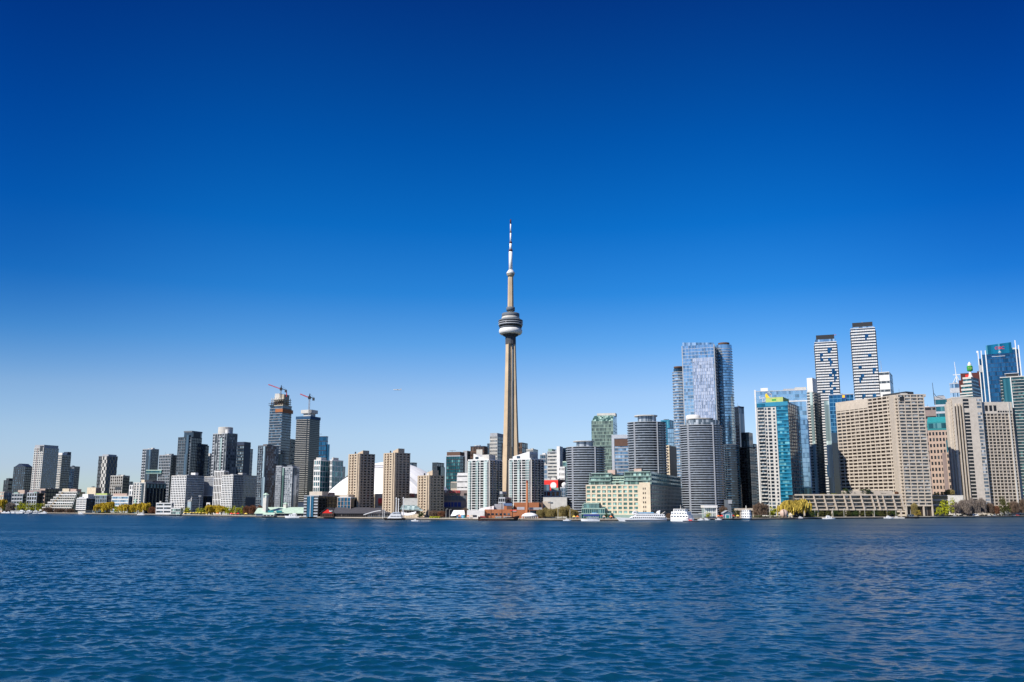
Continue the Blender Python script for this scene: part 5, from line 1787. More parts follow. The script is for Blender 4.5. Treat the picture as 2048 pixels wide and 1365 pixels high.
tt.location = (5.9 * math.cos(R(225 + 67)) - .0, 5.9 * math.sin(R(225 + 67)), kz(732))
b = Bld('office_tower', 'dark red granite tower behind the stepped concrete tower', (1921, 1963, 1966), 746.5, 2100, a=12, cat=OF)
b.facade(12, G_BLACK, S('blank', DRED), S('blank', DRED), rows=False, roof=DRED)
b.boxpart('red_sign', RED, -b.W * .28, -b.W * .04, -b.D / 2 - 1.2, -b.D / 2 - .5, b.H - 12, b.H - 2)
b.boxpart('lower_step', DRED, -b.W * .62, -b.W * .5 - .5, -b.D * .4, b.D * .4, 0, b.H - 14)
b.boxpart('roof_plant', DRED, b.W * .3, b.W * .4, 0, 8, b.H + 1.7, b.H + 7)
# tall blue tower with white fins
b = Bld('office_tower', 'tall deep blue glass tower with white corner fins at the right edge', (1972, 2036, 2052), 699, 1720, a=18, cat=OF)
b.facade(38, G_DBLUE, S('curtain', NAVY, 9, .04, .08, .2), S('curtain', NAVY, 4, .05, .1, .2), roof=TEALP, par=.3)
ht = zat(684, 1720) - GZ
w, dd_ = b.W / 2, b.D / 2
b.part('glass_crown', MB().hexa([(-w, -dd_ - 1, b.H - 6), (w * .62, -dd_ - 1, b.H - 6), (w * .62, -dd_ + .4, b.H - 6), (-w, -dd_ + .4, b.H - 6),
                                 (-w, -dd_ - 1, ht - 3), (w * .62, -dd_ - 1, ht), (w * .62, -dd_ + .4, ht), (-w, -dd_ + .4, ht - 3)]), G_TEALB)
m = MB()
for x, y, zt_, lean in ((-w - 1.6, -dd_ - 1, b.H + 2, 0), (-w - 9, -dd_ + 10, b.H + 4, 0), (-w - 15, -dd_ + 24, b.H + 6, 0), (w * .86, -dd_ - 1.2, ht + 3, 0), (w + 1.2, -dd_ - 1, b.H + 8, 0)):
    m.box(x - .9, x + .9, y - .9, y + .9, 0, zt_)
m.box(-w - 17.5, -w - 15.9, -dd_ + 23.4, -dd_ + 24.6, b.H + 2, b.H + 6)
b.part('corner_fin', m, WHITE)
for k, (x0, x1, y0) in enumerate(((-w - 8.1, -w - 2.5, -dd_ + 5), (-w - 14.1, -w - 9.9, -dd_ + 16))):
    b.boxpart('stepped_bay', G_DBLUE, x0, x1, y0, y0 + 22, 0, b.H - 5 - 6 * k)
m = MB()
for k, zz in enumerate((.96, .62, .36)):
    b.fbox(m, 'A', -16, -.8, -14, -13, b.H * zz - 26, b.H * zz - 12)
b.part('bay_panel', m, LGREY)
b.boxpart('crown_screen', OFFW, w * .64, w * .84, -dd_ + 2, -dd_ + 10, b.H - 12, b.H + 4)
b.text('CIBC', 'A', b.W * .43, 1.3, b.hz(694), 7.5, wall('crimson_sign', (.75, .01, .05)), align='CENTER')
m = MB()
zz = b.hz(701.5)
m.poly([b.pt('A', b.W * .42 - 3, 1.3, zz - 1.4), b.pt('A', b.W * .42 + 3, 1.3, zz - 1.4), b.pt('A', b.W * .42, 1.3, zz + 2.2)])
b.part('triangle_mark', m, SILVER)
m = MB()
b.fbox(m, 'A', b.W * .16, b.W * .58, .4, .9, b.hz(710.3) - .5, b.hz(710.3) + .5)
b.part('light_strip', m, SILVER)
b = Bld('residential_tower', 'dark tower of white balcony bands with a green glass left strip, at the right edge', (2000, 2060, 2064), 753, 1600, a=4, cat=AP)
b.facade(44, glass('dark_green_glass', (.006, .03, .032), (.06, .16, .15), .25, spec=.8), S('balc', OFFW, 1, 0, .15, 1.0, seg=[(.0, .06), (.36, 1)]), S('balc', OFFW, 1, 0, .3, 1.4), roof=OFFW)
b.boxpart('green_glass_bay', G_TEAL, -b.W * .42, -b.W * .17, -b.D / 2 - 1.7, -b.D / 2 - .05, 0, b.H)
m = MB()
b.fbox(m, 'A', b.W * .33, b.W * .36, .05, 2.2, 0, b.H)
b.part('white_fin', m, WHITE)
b.penthouse(BLACK, .2, .62, .2, .8, 7)
b.boxpart('roof_canopy', SILVER, -b.W * .34, b.W * .14, -b.D * .35, b.D * .35, b.H + 7.5, b.H + 8.5)

# ------------------------------------------------------------------ land, quay and water
US = list(range(-420, 2480, 20))
edge = [at(u, 1000, 1)[0] for u in US]
EDGE = []
for u in US:
    dd = shore_d(u)
    EDGE.append((ray(u, 1035)[0] * dd, dd))
FAR = 16000.0
me = bpy.data.meshes.new('ground')
v, f = [], []
for x, y in EDGE:
    v.append((x, y + 1.2, GZ))
for x, y in EDGE:
    v.append((x * (y + 46) / y, y + 46, GZ + .02))
for x, y in EDGE:
    v.append((x * 12, FAR, GZ + .02))
n = len(EDGE)
for r in range(2):
    for i in range(n - 1):
        f.append((r * n + i, r * n + i + 1, (r + 1) * n + i + 1, (r + 1) * n + i))
me.from_pydata(v, [], f)
GROUND = wall('paving', (.34, .30, .24), var=.25, scale=.05)
GRASS = wall('city_ground', (.10, .11, .06), var=.4, scale=.02)
o = link('ground', me, None, GROUND)
me.materials.append(GRASS)
for p_ in me.polygons:
    p_.material_index = 0 if p_.index < n - 1 else 1
tag(o, None, None, None, 'structure')
mb = MB()
for (x0, y0), (x1, y1) in zip(EDGE, EDGE[1:]):
    mb.hexa([(x0, y0, -1.5), (x1, y1, -1.5), (x1, y1 + 1.2, -1.5), (x0, y0 + 1.2, -1.5), (x0, y0, GZ - .5), (x1, y1, GZ - .5), (x1, y1 + 1.2, GZ - .5), (x0, y0 + 1.2, GZ - .5)])
q = empty('quay_wall', (0, 0, 0), 0, 'long dark stained quay wall with a pale coping along the whole shore', 'quay wall')
mb.build('wall', wall('wet_quay', (.05, .045, .04), var=.5, scale=.1), q)
mb = MB()
for (x0, y0), (x1, y1) in zip(EDGE, EDGE[1:]):
    mb.hexa([(x0, y0 - .35, GZ - .5), (x1, y1 - .35, GZ - .5), (x1, y1 + 1.8, GZ - .5), (x0, y0 + 1.8, GZ - .5), (x0, y0 - .35, GZ + .12), (x1, y1 - .35, GZ + .12), (x1, y1 + 1.8, GZ + .12), (x0, y0 + 1.8, GZ + .12)])
mb.build('coping', PALEB, q)

rngw = np.random.default_rng(5)
ys = [-4000, -1200, -400, -120, -30, 0, 20, 40, 55, 65, 72]
y = 78.0
while y < 4200:
    ys.append(y)
    y += max(.2, .22 * (y / 120.0) ** 1.0) if y < 1500 else y * .06
ys = np.array(ys)
NC = 1200
tt = np.linspace(-1, 1, NC)
wd = np.where(ys > 60, ys * .68 + 10, np.maximum(60 + np.abs(ys) * 1.2, 57))
X = tt[None, :] * wd[:, None]
ox = np.array([20., 60., 150., 350., 800., 2000., 6000.])
X = np.concatenate([-(wd[:, None] + ox[None, ::-1]), X, wd[:, None] + ox[None, :]], 1)
in_ = np.ones(X.shape[1])
in_[:7] = in_[-7:] = 0
Y = np.repeat(ys[:, None], X.shape[1], 1)
dy = np.gradient(ys)
dx = 2 * wd / NC
sp = np.maximum(dy, dx)[:, None]
Z = np.zeros_like(X)
DX, DY = np.zeros_like(X), np.zeros_like(X)
lost = np.zeros((len(ys), 1))
gust = np.zeros_like(X)
for L_, th in zip(rngw.uniform(35, 260, 16), rngw.normal(R(262), .55, 16)):
    gust += np.sin(2 * math.pi / L_ * (X * math.cos(th) + Y * math.sin(th)) + rngw.uniform(0, 6.28))
gust = np.clip(.97 + .045 * gust, .72, 1.22)
NW = 110
NC = X.shape[1]
lam = np.exp(np.concatenate([rngw.normal(math.log(2.7), .5, 90), rngw.uniform(math.log(.7), math.log(1.5), 30), rngw.uniform(math.log(9), math.log(38), 24)]))
base = R(262)
for L_ in lam:
    k = 2 * math.pi / L_
    th = base + rngw.normal(0, .6)
    slope = .0192 if L_ > 1.5 else .017
    if L_ > 8:
        slope = .009
    a = slope / k
    fade = in_[None, :] * np.clip((L_ / sp - 1.05) / 1.3, 0, 1)
    ph = k * (X * math.cos(th) + Y * math.sin(th)) + rngw.uniform(0, 6.28)
    patch = 1 + .5 * np.sin(X * rngw.uniform(.01, .05) + Y * rngw.uniform(-.04, .04) + rngw.uniform(0, 6))
    Z += a * fade * patch * np.cos(ph)
    s_ = np.sin(ph) * a * fade * patch * 1.75
    DX -= s_ * math.cos(th)
    DY -= s_ * math.sin(th)
    lost += slope ** 2 / 2 * (1 - fade[:, 7:8] ** 2)
Z, DX, DY = Z * gust, DX * gust, DY * gust
X, Y = X + DX, Y + DY
co = np.stack([X, Y, Z], -1).reshape(-1, 3).astype(np.float32)
NR = len(ys)
NC = X.shape[1]
ii = (np.arange(NR - 1)[:, None] * NC + np.arange(NC - 1)[None, :]).reshape(-1)
quads = np.stack([ii, ii + 1, ii + NC + 1, ii + NC], -1).astype(np.int32)
me = bpy.data.meshes.new('water')
me.vertices.add(len(co))
me.vertices.foreach_set('co', co.ravel())
me.loops.add(quads.size)
me.loops.foreach_set('vertex_index', quads.ravel())
me.polygons.add(len(quads))
me.polygons.foreach_set('loop_start', np.arange(0, quads.size, 4, dtype=np.int32))
me.polygons.foreach_set('use_smooth', np.ones(len(quads), dtype=bool))
me.update()
me.validate()
at_ = me.attributes.new('chop', 'FLOAT', 'POINT')
at_.data.foreach_set('value', (np.repeat(np.sqrt(lost), X.shape[1], 1) * gust ** .6).ravel().astype(np.float32))
m, nn, ll, b = principled('lake_water')
b.inputs['Base Color'].default_value = (.002, .041, .086, 1)
b.inputs['IOR'].default_value = 1.333
b.inputs['Specular IOR Level'].default_value = .5
at2 = nn.new('ShaderNodeAttribute')
at2.attribute_name = 'chop'
mr = nn.new('ShaderNodeMapRange')
mr.inputs['From Max'].default_value = .12
mr.inputs['To Min'].default_value = .04
mr.inputs['To Max'].default_value = .36
ll.new(at2.outputs['Fac'], mr.inputs['Value'])
ll.new(mr.outputs[0], b.inputs['Roughness'])
geo = nn.new('ShaderNodeNewGeometry')
nz = nn.new('ShaderNodeTexNoise')
nz.inputs['Scale'].default_value = 2.6
nz.inputs['Detail'].default_value = 7
nz.inputs['Roughness'].default_value = .6
mp = nn.new('ShaderNodeMapping')
mp.inputs['Scale'].default_value = (.6, 1.0, 1.0)
ll.new(geo.outputs['Position'], mp.inputs['Vector'])
ll.new(mp.outputs[0], nz.inputs['Vector'])
bp = nn.new('ShaderNodeBump')
bp.inputs['Strength'].default_value = .48
bp.inputs['Distance'].default_value = .12
ll.new(nz.outputs['Fac'], bp.inputs['Height'])
ll.new(bp.outputs[0], b.inputs['Normal'])
wat = link('water', me, None, m)
tag(wat, None, None, None, 'structure')

# distant wooded rise at the far left
mb = MB()
pr = random.Random(4)
p0, p1 = at(-260, 985, 3600).x, at(60, 985, 3600).x
k = 40
for i in range(k):
    xa, xb = p0 + (p1 - p0) * i / k, p0 + (p1 - p0) * (i + 1) / k
    hs = [(zat(978, 3600) - GZ) * (1.0 - .35 * (j / k)) * min(1, .15 + j / 9) * (1 + .07 * math.sin(j * 1.7) + .05 * math.sin(j * 4.1)) for j in (i, i + 1)]
    for r_ in range(8):
        q = [(3560 + 25 * e, math.sin(min(1, e / 5) * math.pi / 2) if e < 6 else max(0, 1 - (e - 5) / 3)) for e in (r_, r_ + 1)]
        mb.poly([(xa, q[0][0], GZ + hs[0] * q[0][1]), (xb, q[0][0], GZ + hs[1] * q[0][1]), (xb, q[1][0], GZ + hs[1] * q[1][1]), (xa, q[1][0], GZ + hs[0] * q[1][1])])
o = mb.build('hills', wall('far_woods', (.014, .022, .018), var=.5, scale=.02))
tag(o, None, None, None, 'structure')


# ------------------------------------------------------------------ trees
def leaf_mat(name, c, var=.45):
    m, n, l, b = principled(name)
    g = n.new('ShaderNodeNewGeometry')
    r = n.new('ShaderNodeValToRGB')
    r.color_ramp.elements[0].color = (*[x * (1 - var) for x in c], 1)
    r.color_ramp.elements[1].color = (*[x * (1 + var) for x in c], 1)
    l.new(g.outputs['Random Per Island'], r.inputs[0])
    l.new(r.outputs[0], b.inputs['Base Color'])
    b.inputs['Roughness'].default_value = .7
    b.inputs['Specular IOR Level'].default_value = .2
    MATS[name] = m
    return m


LEAF = dict(willow=leaf_mat('willow_leaf', (.50, .36, .03)), lime=leaf_mat('young_leaf', (.34, .36, .02)), green=leaf_mat('dark_leaf', (.045, .075, .02)),
            bare=leaf_mat('bare_twig', (.135, .092, .065)), rust=leaf_mat('rust_twig', (.17, .075, .04)), haze=leaf_mat('budding_twig', (.24, .19, .07)),
            gold=leaf_mat('golden_leaf', (.42, .31, .055)), hedge=leaf_mat('hedge_leaf', (.08, .085, .025)), grey=leaf_mat('grey_twig', (.20, .165, .14)))
BARK = wall('bark', (.07, .05, .035), var=.3)


def crown_mesh(kind, seed):
    """unit crown: about 1 m wide, 1 m high, standing on z = 0"""
    g = random.Random(seed)
    mb = MB()

    def card(p, sx, sz, tilt=None):
        a = g.uniform(0, 6.28)
        u = Vector((math.cos(a), math.sin(a), 0)) * sx
        w = Vector((g.uniform(-.3, .3), g.uniform(-.3, .3), 1)).normalized() * sz if tilt is None else tilt * sz
        p = Vector(p)
        mb.poly([tuple(p - u - w), tuple(p + u - w), tuple(p + u * .7 + w), tuple(p - u * .7 + w)])
    if kind in ('willow',):
        cl = [(g.uniform(-.3, .3), g.uniform(-.3, .3), g.uniform(.45, .8), g.uniform(.13, .24)) for _ in range(16)]
        for i in range(1500):
            cx, cy, cz, r = g.choice(cl)
            t, ph = g.uniform(0, 6.28), math.acos(g.uniform(-.2, 1))
            p = (cx + r * math.sin(ph) * math.cos(t), cy + r * math.sin(ph) * math.sin(t), cz + r * math.cos(ph) * .85)
            L = g.uniform(.04, .11)
            if math.hypot(p[0], p[1]) > .26 and g.random() < .75:
                L = g.uniform(.08, .24)
            z = max(.06 + L, p[2] - L * .6)
            card((p[0], p[1], z), g.uniform(.010, .022), L, Vector((g.uniform(-.12, .12), g.uniform(-.12, .12), 1)).normalized())
    elif kind in ('round',):
        cl = []
        for _ in range(26):
            t, q, z = g.uniform(0, 6.28), g.uniform(0, .34) ** .8, g.uniform(.22, .86)
            cl.append((q * math.cos(t), q * math.sin(t), z, g.uniform(.09, .17)))
        for i in range(1300):
            cx, cy, cz, r = g.choice(cl)
            d = Vector((g.gauss(0, 1), g.gauss(0, 1), g.gauss(0, 1))).normalized() * r * g.uniform(.6, 1.05)
            s = g.uniform(.014, .032)
            card((cx + d.x, cy + d.y, max(.08, cz + d.z)), s, s, Vector((g.uniform(-1, 1), g.uniform(-1, 1), g.uniform(.2, 1))).normalized())
    elif kind in ('bare',):
        def grow(p, d, L, r, lev):
            q = p + d * L
            mb.tube(tuple(p), tuple(q), r, r * .7, 3)
            if lev == 0:
                return
            for k in range(3 if lev > 1 else 4):
                e = (d + Vector((g.uniform(-1, 1), g.uniform(-1, 1), g.uniform(-.25, .75))) * .72).normalized()
                grow(p + d * L * g.uniform(.55, 1), e, L * g.uniform(.62, .82), r * .62, lev - 1)
        for k in range(4):
            grow(Vector((0, 0, .16)), Vector((g.uniform(-.6, .6), g.uniform(-.6, .6), 1)).normalized(), .24, .018, 4)
        for i in range(2200):
            t, q = g.uniform(0, 6.28), math.sqrt(g.random()) * .46
            z = g.uniform(.25, .95) * (1 - q * .5)
            card((q * math.cos(t), q * math.sin(t), z), .011, g.uniform(.03, .09))
    return mb


CROWN, TRUNK = {}, {}
for kind in ('willow', 'round', 'bare'):
    for sd in range(3):
        mb = crown_mesh(kind, 11 + sd)
        CROWN[kind, sd] = (mb.v, mb.f)


def crown_data(kind, mat, sd):
    key = (kind, mat, sd)
    if key not in TRUNK:
        me = bpy.data.meshes.new('crown')
        me.from_pydata(CROWN[kind, sd][0], [], CROWN[kind, sd][1])
        me.materials.append(LEAF[mat])
        TRUNK[key] = me
    return TRUNK[key]


mbt = MB().tube((0, 0, -.02), (.01, 0, .32), .035, .022, 7)
for k in range(4):
    a = k * 1.6 + .3
    mbt.tube((.01, 0, .28), (.2 * math.cos(a), .2 * math.sin(a), .62), .018, .007, 5)
TR_ME = bpy.data.meshes.new('trunk')
TR_ME.from_pydata(mbt.v, [], mbt.f)
TR_ME.materials.append(BARK)
TREE_N = [0]


def tree(label, kind, mat, u, vt, wpx, d=None, vb=None, group='trees along the shore', off=16, name='tree', z0=None, cat='tree'):
    d = d or shore_d(u) + off
    z0 = GZ if z0 is None else z0
    p = at(u, vt, d)
    h = p.z - z0
    w = wpx * mpp(vt, d) * 1.03
    i = TREE_N[0]
    TREE_N[0] += 1
    o = empty(name, (p.x, d, z0), (i * 2.4) % 6.28, label, cat, group)
    o.scale = (w, w, h * 1.02)
    for nm, me in (('trunk', TR_ME), ('crown', crown_data(kind, mat, i % 3))):
        c = bpy.data.objects.new(nm, me)
        COL.objects.link(c)
        c.parent = o
    return o


WIL = 'yellow willows on the left shore'
for lab, u, vt, w, mt in (
        ('golden willow cut by the left edge of the photo', 1, 1000, 17, 'willow'),
        ('lime green willow, first of three behind the left moorings', 46, 1004, 22, 'lime'),
        ('lime green willow, second of three behind the left moorings', 63, 1005, 20, 'lime'),
        ('lime green willow, third of three, nearest the white terraces', 80, 1007, 16, 'lime'),
        ('large golden willow right of the ship shaped building', 204, 1005, 22, 'willow'),
        ('golden willow close beside the one by the ship shaped building', 217, 1005, 20, 'willow'),
        ('small lime green tree between two pairs of golden willows', 234, 1013, 13, 'lime'),
        ('golden willow in front of the light blue banded office', 250, 1008, 24, 'willow'),
        ('left of two touching golden willows before the white striped building', 276, 1007, 24, 'willow'),
        ('right of two touching golden willows before the white striped building', 291, 1007.5, 18, 'willow'),
        ('lime yellow tree at the foot of the left white gridded block', 373, 1015, 18, 'lime'),
        ('lime yellow tree left of the white arch', 402, 1015, 20, 'lime'),
        ('biggest golden willow of the beach, just right of the white arch', 426, 1011, 26, 'willow'),
        ('golden willow second right of the white arch', 444, 1011, 18, 'willow'),
        ('lime yellow willow before the right white gridded block', 460, 1012.5, 22, 'lime'),
        ('small lime willow at the right end of the beach row', 471, 1015, 12, 'lime'),
        ('lime willow standing among brown trees left of the fire hall', 482, 1013.5, 14, 'lime')):
    tree(lab, 'willow' if mt == 'willow' else 'round', mt, u, vt - 1, w * 1.22, group=WIL, name='willow_tree', off=26)
for lab, u, vt, w, mt in (
        ('bare mauve tree behind the lime willows at far left', 22, 1004, 18, 'grey'),
        ('bare brown thicket under the white terraces', 96, 1014, 22, 'bare'),
        ('leafless brown tree at the foot of the sloping terraces', 120, 1016, 22, 'bare'),
        ('leafless brown tree right below the terraced building', 140, 1017, 18, 'bare'),
        ('bare rusty tree right of the two touching golden willows', 305, 1013, 16, 'rust'),
        ('bare rusty tree second right of the touching willows', 315, 1015, 12, 'rust'),
        ('bare pinkish shrub before the low white building', 330, 1018, 20, 'grey'),
        ('rusty bare tree between the beach willows and the fire hall', 494, 1011, 16, 'rust'),
        ('tallest rusty bare tree left of the fire hall', 506, 1009, 16, 'rust'),
        ('rusty bare tree touching the clock tower', 520, 1010, 14, 'rust')):
    tree(lab, 'bare', mt, u, vt, w, group='bare trees on the left shore', name='bare_tree', off=20)
tree('narrow dark conifer beside the golden willow at the left edge', 'round', 'green', 10, 1008, 7, off=24, name='conifer', group=None)
for lab, u, vt, w, k, mt, of in (
        ('dark green bush behind the white canopy at the ship basin', 842, 1024, 16, 'round', 'green', 24),
        ('bare brown tree in front of the lowest tan tower', 868, 1020, 22, 'bare', 'bare', 40),
        ('reddish bare tree left of the white tent', 883, 1021, 16, 'bare', 'rust', 14),
        ('bare tree behind the white tent, below the stadium hall', 930, 1014, 16, 'bare', 'bare', 60)):
    tree(lab, k, mt, u, vt, w, off=of, group='trees of the middle shore')
BUD = 'budding trees right of the round tent'
for i, (u, vt, w) in enumerate(((1080, 1018, 16), (1091, 1014, 16), (1102, 1016, 18), (1113, 1015, 18), (1124, 1011, 20), (1134, 1010, 18), (1144, 1017, 14), (1152, 1020, 12))):
    tree(['budding tree directly right of the round tent', 'second budding tree right of the round tent', 'budding tree below the slot window of the theatre', 'budding tree below the middle of the theatre wall',
          'budding tree below the right part of the theatre wall', 'tallest budding tree at the right edge of the theatre', 'budding tree left of the glass porch', 'last budding tree of the row, by the yellow stall'][i],
         'bare', 'haze', u, vt, w, group=BUD, off=22 + 5 * (i % 2))
for lab, u, vt, w, k, mt, of in (
        ('dark green tree at the foot of the cream warehouse conservatory', 1214, 1025, 12, 'round', 'green', 12),
        ('green tree behind the stern of the long white cruise ship', 1322, 1024, 12, 'round', 'hedge', 18),
        ('brown bare tree beside the stern of the cruise ship', 1338, 1026, 12, 'bare', 'bare', 14),
        ('small lime tree before the white glass pavilion', 1417, 1023.5, 10, 'round', 'lime', 8),
        ('bare brown tree right of the white glass pavilion', 1446, 1011, 18, 'bare', 'bare', 30),
        ('wide bare brown tree right of the round ended ferry', 1521, 1004, 33, 'bare', 'bare', 16),
        ('young green tree between the wide bare tree and the stone sphere', 1545, 1014, 20, 'round', 'lime', 24),
        ('very large golden willow behind the stone sphere', 1588, 999, 64, 'willow', 'gold', 22),
        ('golden bush beside the columns of the narrow concrete hotel', 1835, 1020, 16, 'round', 'gold', 10),
        ('leafy young tree before the narrow concrete hotel', 1828, 1004, 14, 'bare', 'haze', 16),
        ('lime green tree before the parking garage', 1892, 996, 30, 'round', 'lime', 16),
        ('bare grey tree just right of the lime green garage tree', 1909, 1002, 20, 'bare', 'grey', 18),
        ('bare grey tree before the stepped side of the concrete hotel', 1926, 997, 22, 'bare', 'grey', 20),
        ('bare grey tree before the left edge of the blank strip', 1942, 995, 22, 'bare', 'grey', 17),
        ('tall bare grey tree before the right window column of the hotel', 1961, 994, 20, 'bare', 'grey', 18),
        ('low rusty shrub at the foot of the fine gridded hotel wing', 1990, 1010, 16, 'bare', 'rust', 9),
        ('round green tree before the fine gridded hotel wing', 2006, 993, 26, 'round', 'hedge', 11),
        ('low lime bush between the garage and the shore', 1876, 1014, 16, 'round', 'lime', 10),
        ('bare grey sapling second in the row before the hotel', 1934, 1001, 16, 'bare', 'grey', 12),
        ('bare grey sapling before the blank hotel strip', 1951, 999, 17, 'bare', 'grey', 12),
        ('bare brown sapling left of the round green tree', 1979, 1004, 16, 'bare', 'bare', 14),
        ('bare brown tree between the round green tree and the right edge', 2026, 1000, 20, 'bare', 'bare', 14),
        ('low bushy tree before the dark glass of the rounded lower tower', 1472, 1018, 14, 'round', 'hedge', 24),
        ('bare tree cut by the right edge of the photo', 2044, 996, 22, 'bare', 'bare', 18)):
    tree(lab, k, mt, u, vt, w, off=of, group='trees of the right shore')
HED = 'hedge trees under the concrete podium'
for i in range(13):
    u = 1630 + i * 13.2
    names = ['first', 'second', 'third', 'fourth', 'fifth', 'sixth', 'seventh', 'eighth', 'ninth', 'tenth', 'eleventh', 'twelfth', 'thirteenth']
    tree('dark hedge tree under the podium, %s from the golden willow' % names[i], 'round', 'hedge' if i % 3 else 'green', u, 1020.5 + (i % 3), 17, d=1248 + (i % 2) * 4, group=HED)
zr = zat(990.5, 1255)
for lab, u, vt, w, k, mt in (
        ('dark green tree on the podium roof, left of the bigger one', 1693, 977, 22, 'round', 'green'),
        ('wide dark green tree on the podium roof in its middle', 1727, 978, 34, 'round', 'green'),
        ('small green shrub between the two dark roof trees', 1710, 983, 12, 'round', 'hedge'),
        ('light green shrub on the podium roof near the narrow hotel', 1780, 982, 10, 'round', 'lime'),
        ('low hedge on the podium roof before the ramp', 1762, 986, 18, 'round', 'hedge'),
        ('rusty shrub on the podium roof beside the narrow hotel', 1793, 983, 8, 'bare', 'rust'),
        ('green shrub at the left end of the podium roof', 1608, 988, 12, 'round', 'lime'),
        ('yellowish shrub on the podium roof below the white banded tower', 1645, 987, 12, 'round', 'haze'),
        ('low lime shrub on the podium roof below the blue office', 1668, 987, 14, 'round', 'lime')):
    tree(lab, k, mt, u, vt, w, d=1270, z0=zr, group='roof garden plants', name='roof_tree')
zr = zat(992, 1345)
for lab, u, vt, w, k, mt in (('lime roof shrubs on the garage deck, left clump', 1873, 986, 18, 'round', 'lime'), ('green roof shrubs on the garage deck, middle clump', 1888, 984, 16, 'round', 'hedge'),
                             ('bare roof tree on the garage deck beside the hotel', 1900, 978, 18, 'bare', 'haze')):
    tree(lab, k, mt, u, vt, w, d=1357, z0=zr, group='roof garden plants', name='roof_tree')

# ------------------------------------------------------------------ boats


def hull(L, bw, h, sheer=.25, stern=.8, draft=.8, bow=1.0, rake=.06):
    """closed hull, bow towards +x, waterline at z = 0"""
    mb = MB()
    N = 14
    rows = []
    for i in range(N + 1):
        t = i / N
        x = -L / 2 + L * t
        k = stern + (1 - stern) * min(1, t / .35) if t < .35 else (1 if t < .62 else max(.02, math.cos((t - .62) / .38 * math.pi / 2) ** .7))
        zt = h * (1 + sheer * (2 * abs(t - .45)) ** 2)
        xr = rake * L * max(0, (t - .6) / .4)
        rows.append([(x + xr, -bw / 2 * k, zt), (x, -bw / 2 * k * .86, -draft), (x, bw / 2 * k * .86, -draft), (x + xr, bw / 2 * k, zt)])
    for p, q in zip(rows, rows[1:]):
        for i in range(4):
            j = (i + 1) % 4
            mb.poly([p[i], p[j], q[j], q[i]])
    mb.poly(list(reversed(rows[0])))
    mb.poly(rows[-1])
    return mb


def boat(name, label, u, d, L, cat='boat', rz=0.0, group=None):
    p = at(u, 1035, d)
    return empty(name, (p.x, d, 0), rz, label, cat, group)


def deck(o, nm, x0, x1, y, z0, z1, mat, wn=0, wmat=None, wz=(.35, .75), taper=0.0, front=False):
    m = MB()
    m.hexa([(x0, -y, z0), (x1, -y, z0), (x1, y, z0), (x0, y, z0), (x0 + taper * .3, -y, z1), (x1 - taper, -y * .96, z1), (x1 - taper, y * .96, z1), (x0 + taper * .3, y, z1)])
    c = m.build(nm, mat, o)
    if wn:
        za, zb = z0 + (z1 - z0) * wz[0], z0 + (z1 - z0) * wz[1]
        for j in range(wn):
            xa = x0 + (x1 - taper - x0) * (j + .18) / wn
            xb = x0 + (x1 - taper - x0) * (j + .82) / wn
            for sg in (-1, 1):
                MB().box(xa, xb, sg * y - (.3 if sg > 0 else .06), sg * y + (.06 if sg > 0 else .3), za, zb).build('window', wmat or G_BLACK, c)
        if front:
            MB().box(x0 - .06, x0 + .2, -y * .85, y * .85, za, zb).build('window', wmat or G_BLACK, c)
    return c


HW = wall('white_hull', (.80, .80, .80), rough=.35, var=.04)
HN = wall('navy_hull', (.012, .02, .05), rough=.35)
HB = wall('black_hull', (.012, .01, .01), rough=.5)
HBR = wall('brown_hull', (.055, .022, .014), rough=.5)


def motor(label, u, L, d, rz=0.0, hullm=None, cab=.45, group='small craft', h=1.3):
    o = boat('motor_boat', label, u, d, L, rz=rz, group=group)
    hull(L, L * .3, h).build('hull', hullm or HW, o)
    deck(o, 'cabin', -L * .2, L * (.2 + .1 * cab), L * .11, h, h + L * .13, HW, 3, G_NAVY, taper=L * .05)
    deck(o, 'flybridge', -L * .16, L * .08, L * .09, h + L * .13, h + L * .19, HW, taper=L * .04)
    MB().tube((-L * .05, 0, h + L * .19), (-L * .06, 0, h + L * .36), .08, .04, 4).build('aerial', LGREY, o)
    return o


# long white cruise ship (bow to the left)
p0, p1 = at(1240, 1040, 1020), at(1332, 1040, 1020)
L = p1.x - p0.x
o = boat('cruise_ship', 'long white cruise ship with two dark window bands, moored before the warehouse', 1286, 1016, L, cat='ship', rz=math.pi)
k = mpp(1040, 1018)
hull(L, 11, 3.2, sheer=.35, rake=.09).build('hull', HW, o)
MB().box(-L * .49, L * .40, -5.56, 5.56, .9, 1.5).build('hull_stripe', HN, o)
deck(o, 'main_deck', -L * .48, L * .30, 5.3, 3.2, 5.4, HW, 17, G_BLACK, (.15, .6), taper=3)
deck(o, 'upper_deck', -L * .47, L * .22, 5.0, 5.4, 7.8, HW, 15, G_BLACK, (.3, .66), taper=3)
deck(o, 'sun_deck', -L * .30, L * .16, 4.6, 7.8, 8.8, LGREY)
MB().box(-L * .22, L * .10, -4.2, 4.2, 8.8, 9.8).build('awning', SKYB, o)
deck(o, 'wheelhouse', L * .12, L * .24, 3.6, 7.8, 11.0, HW, 3, G_NAVY, (.45, .8), taper=1.5)
MB().tube((L * .17, 0, 11), (L * .17, 0, 14.5), .35, .15, 6).build('mast', HW, o)
MB().hexa([(-L * .36, -2, 7.8), (-L * .28, -2, 7.8), (-L * .28, 2, 7.8), (-L * .36, 2, 7.8), (-L * .37, -1.6, 12), (-L * .31, -1.6, 11), (-L * .31, 1.6, 11), (-L * .37, 1.6, 12)]).build('funnel', HW, o)
MB().tube((-L * .40, 0, 7.8), (-L * .48, 0, 10.5), .3, n=5).build('davit', OFFW, o)

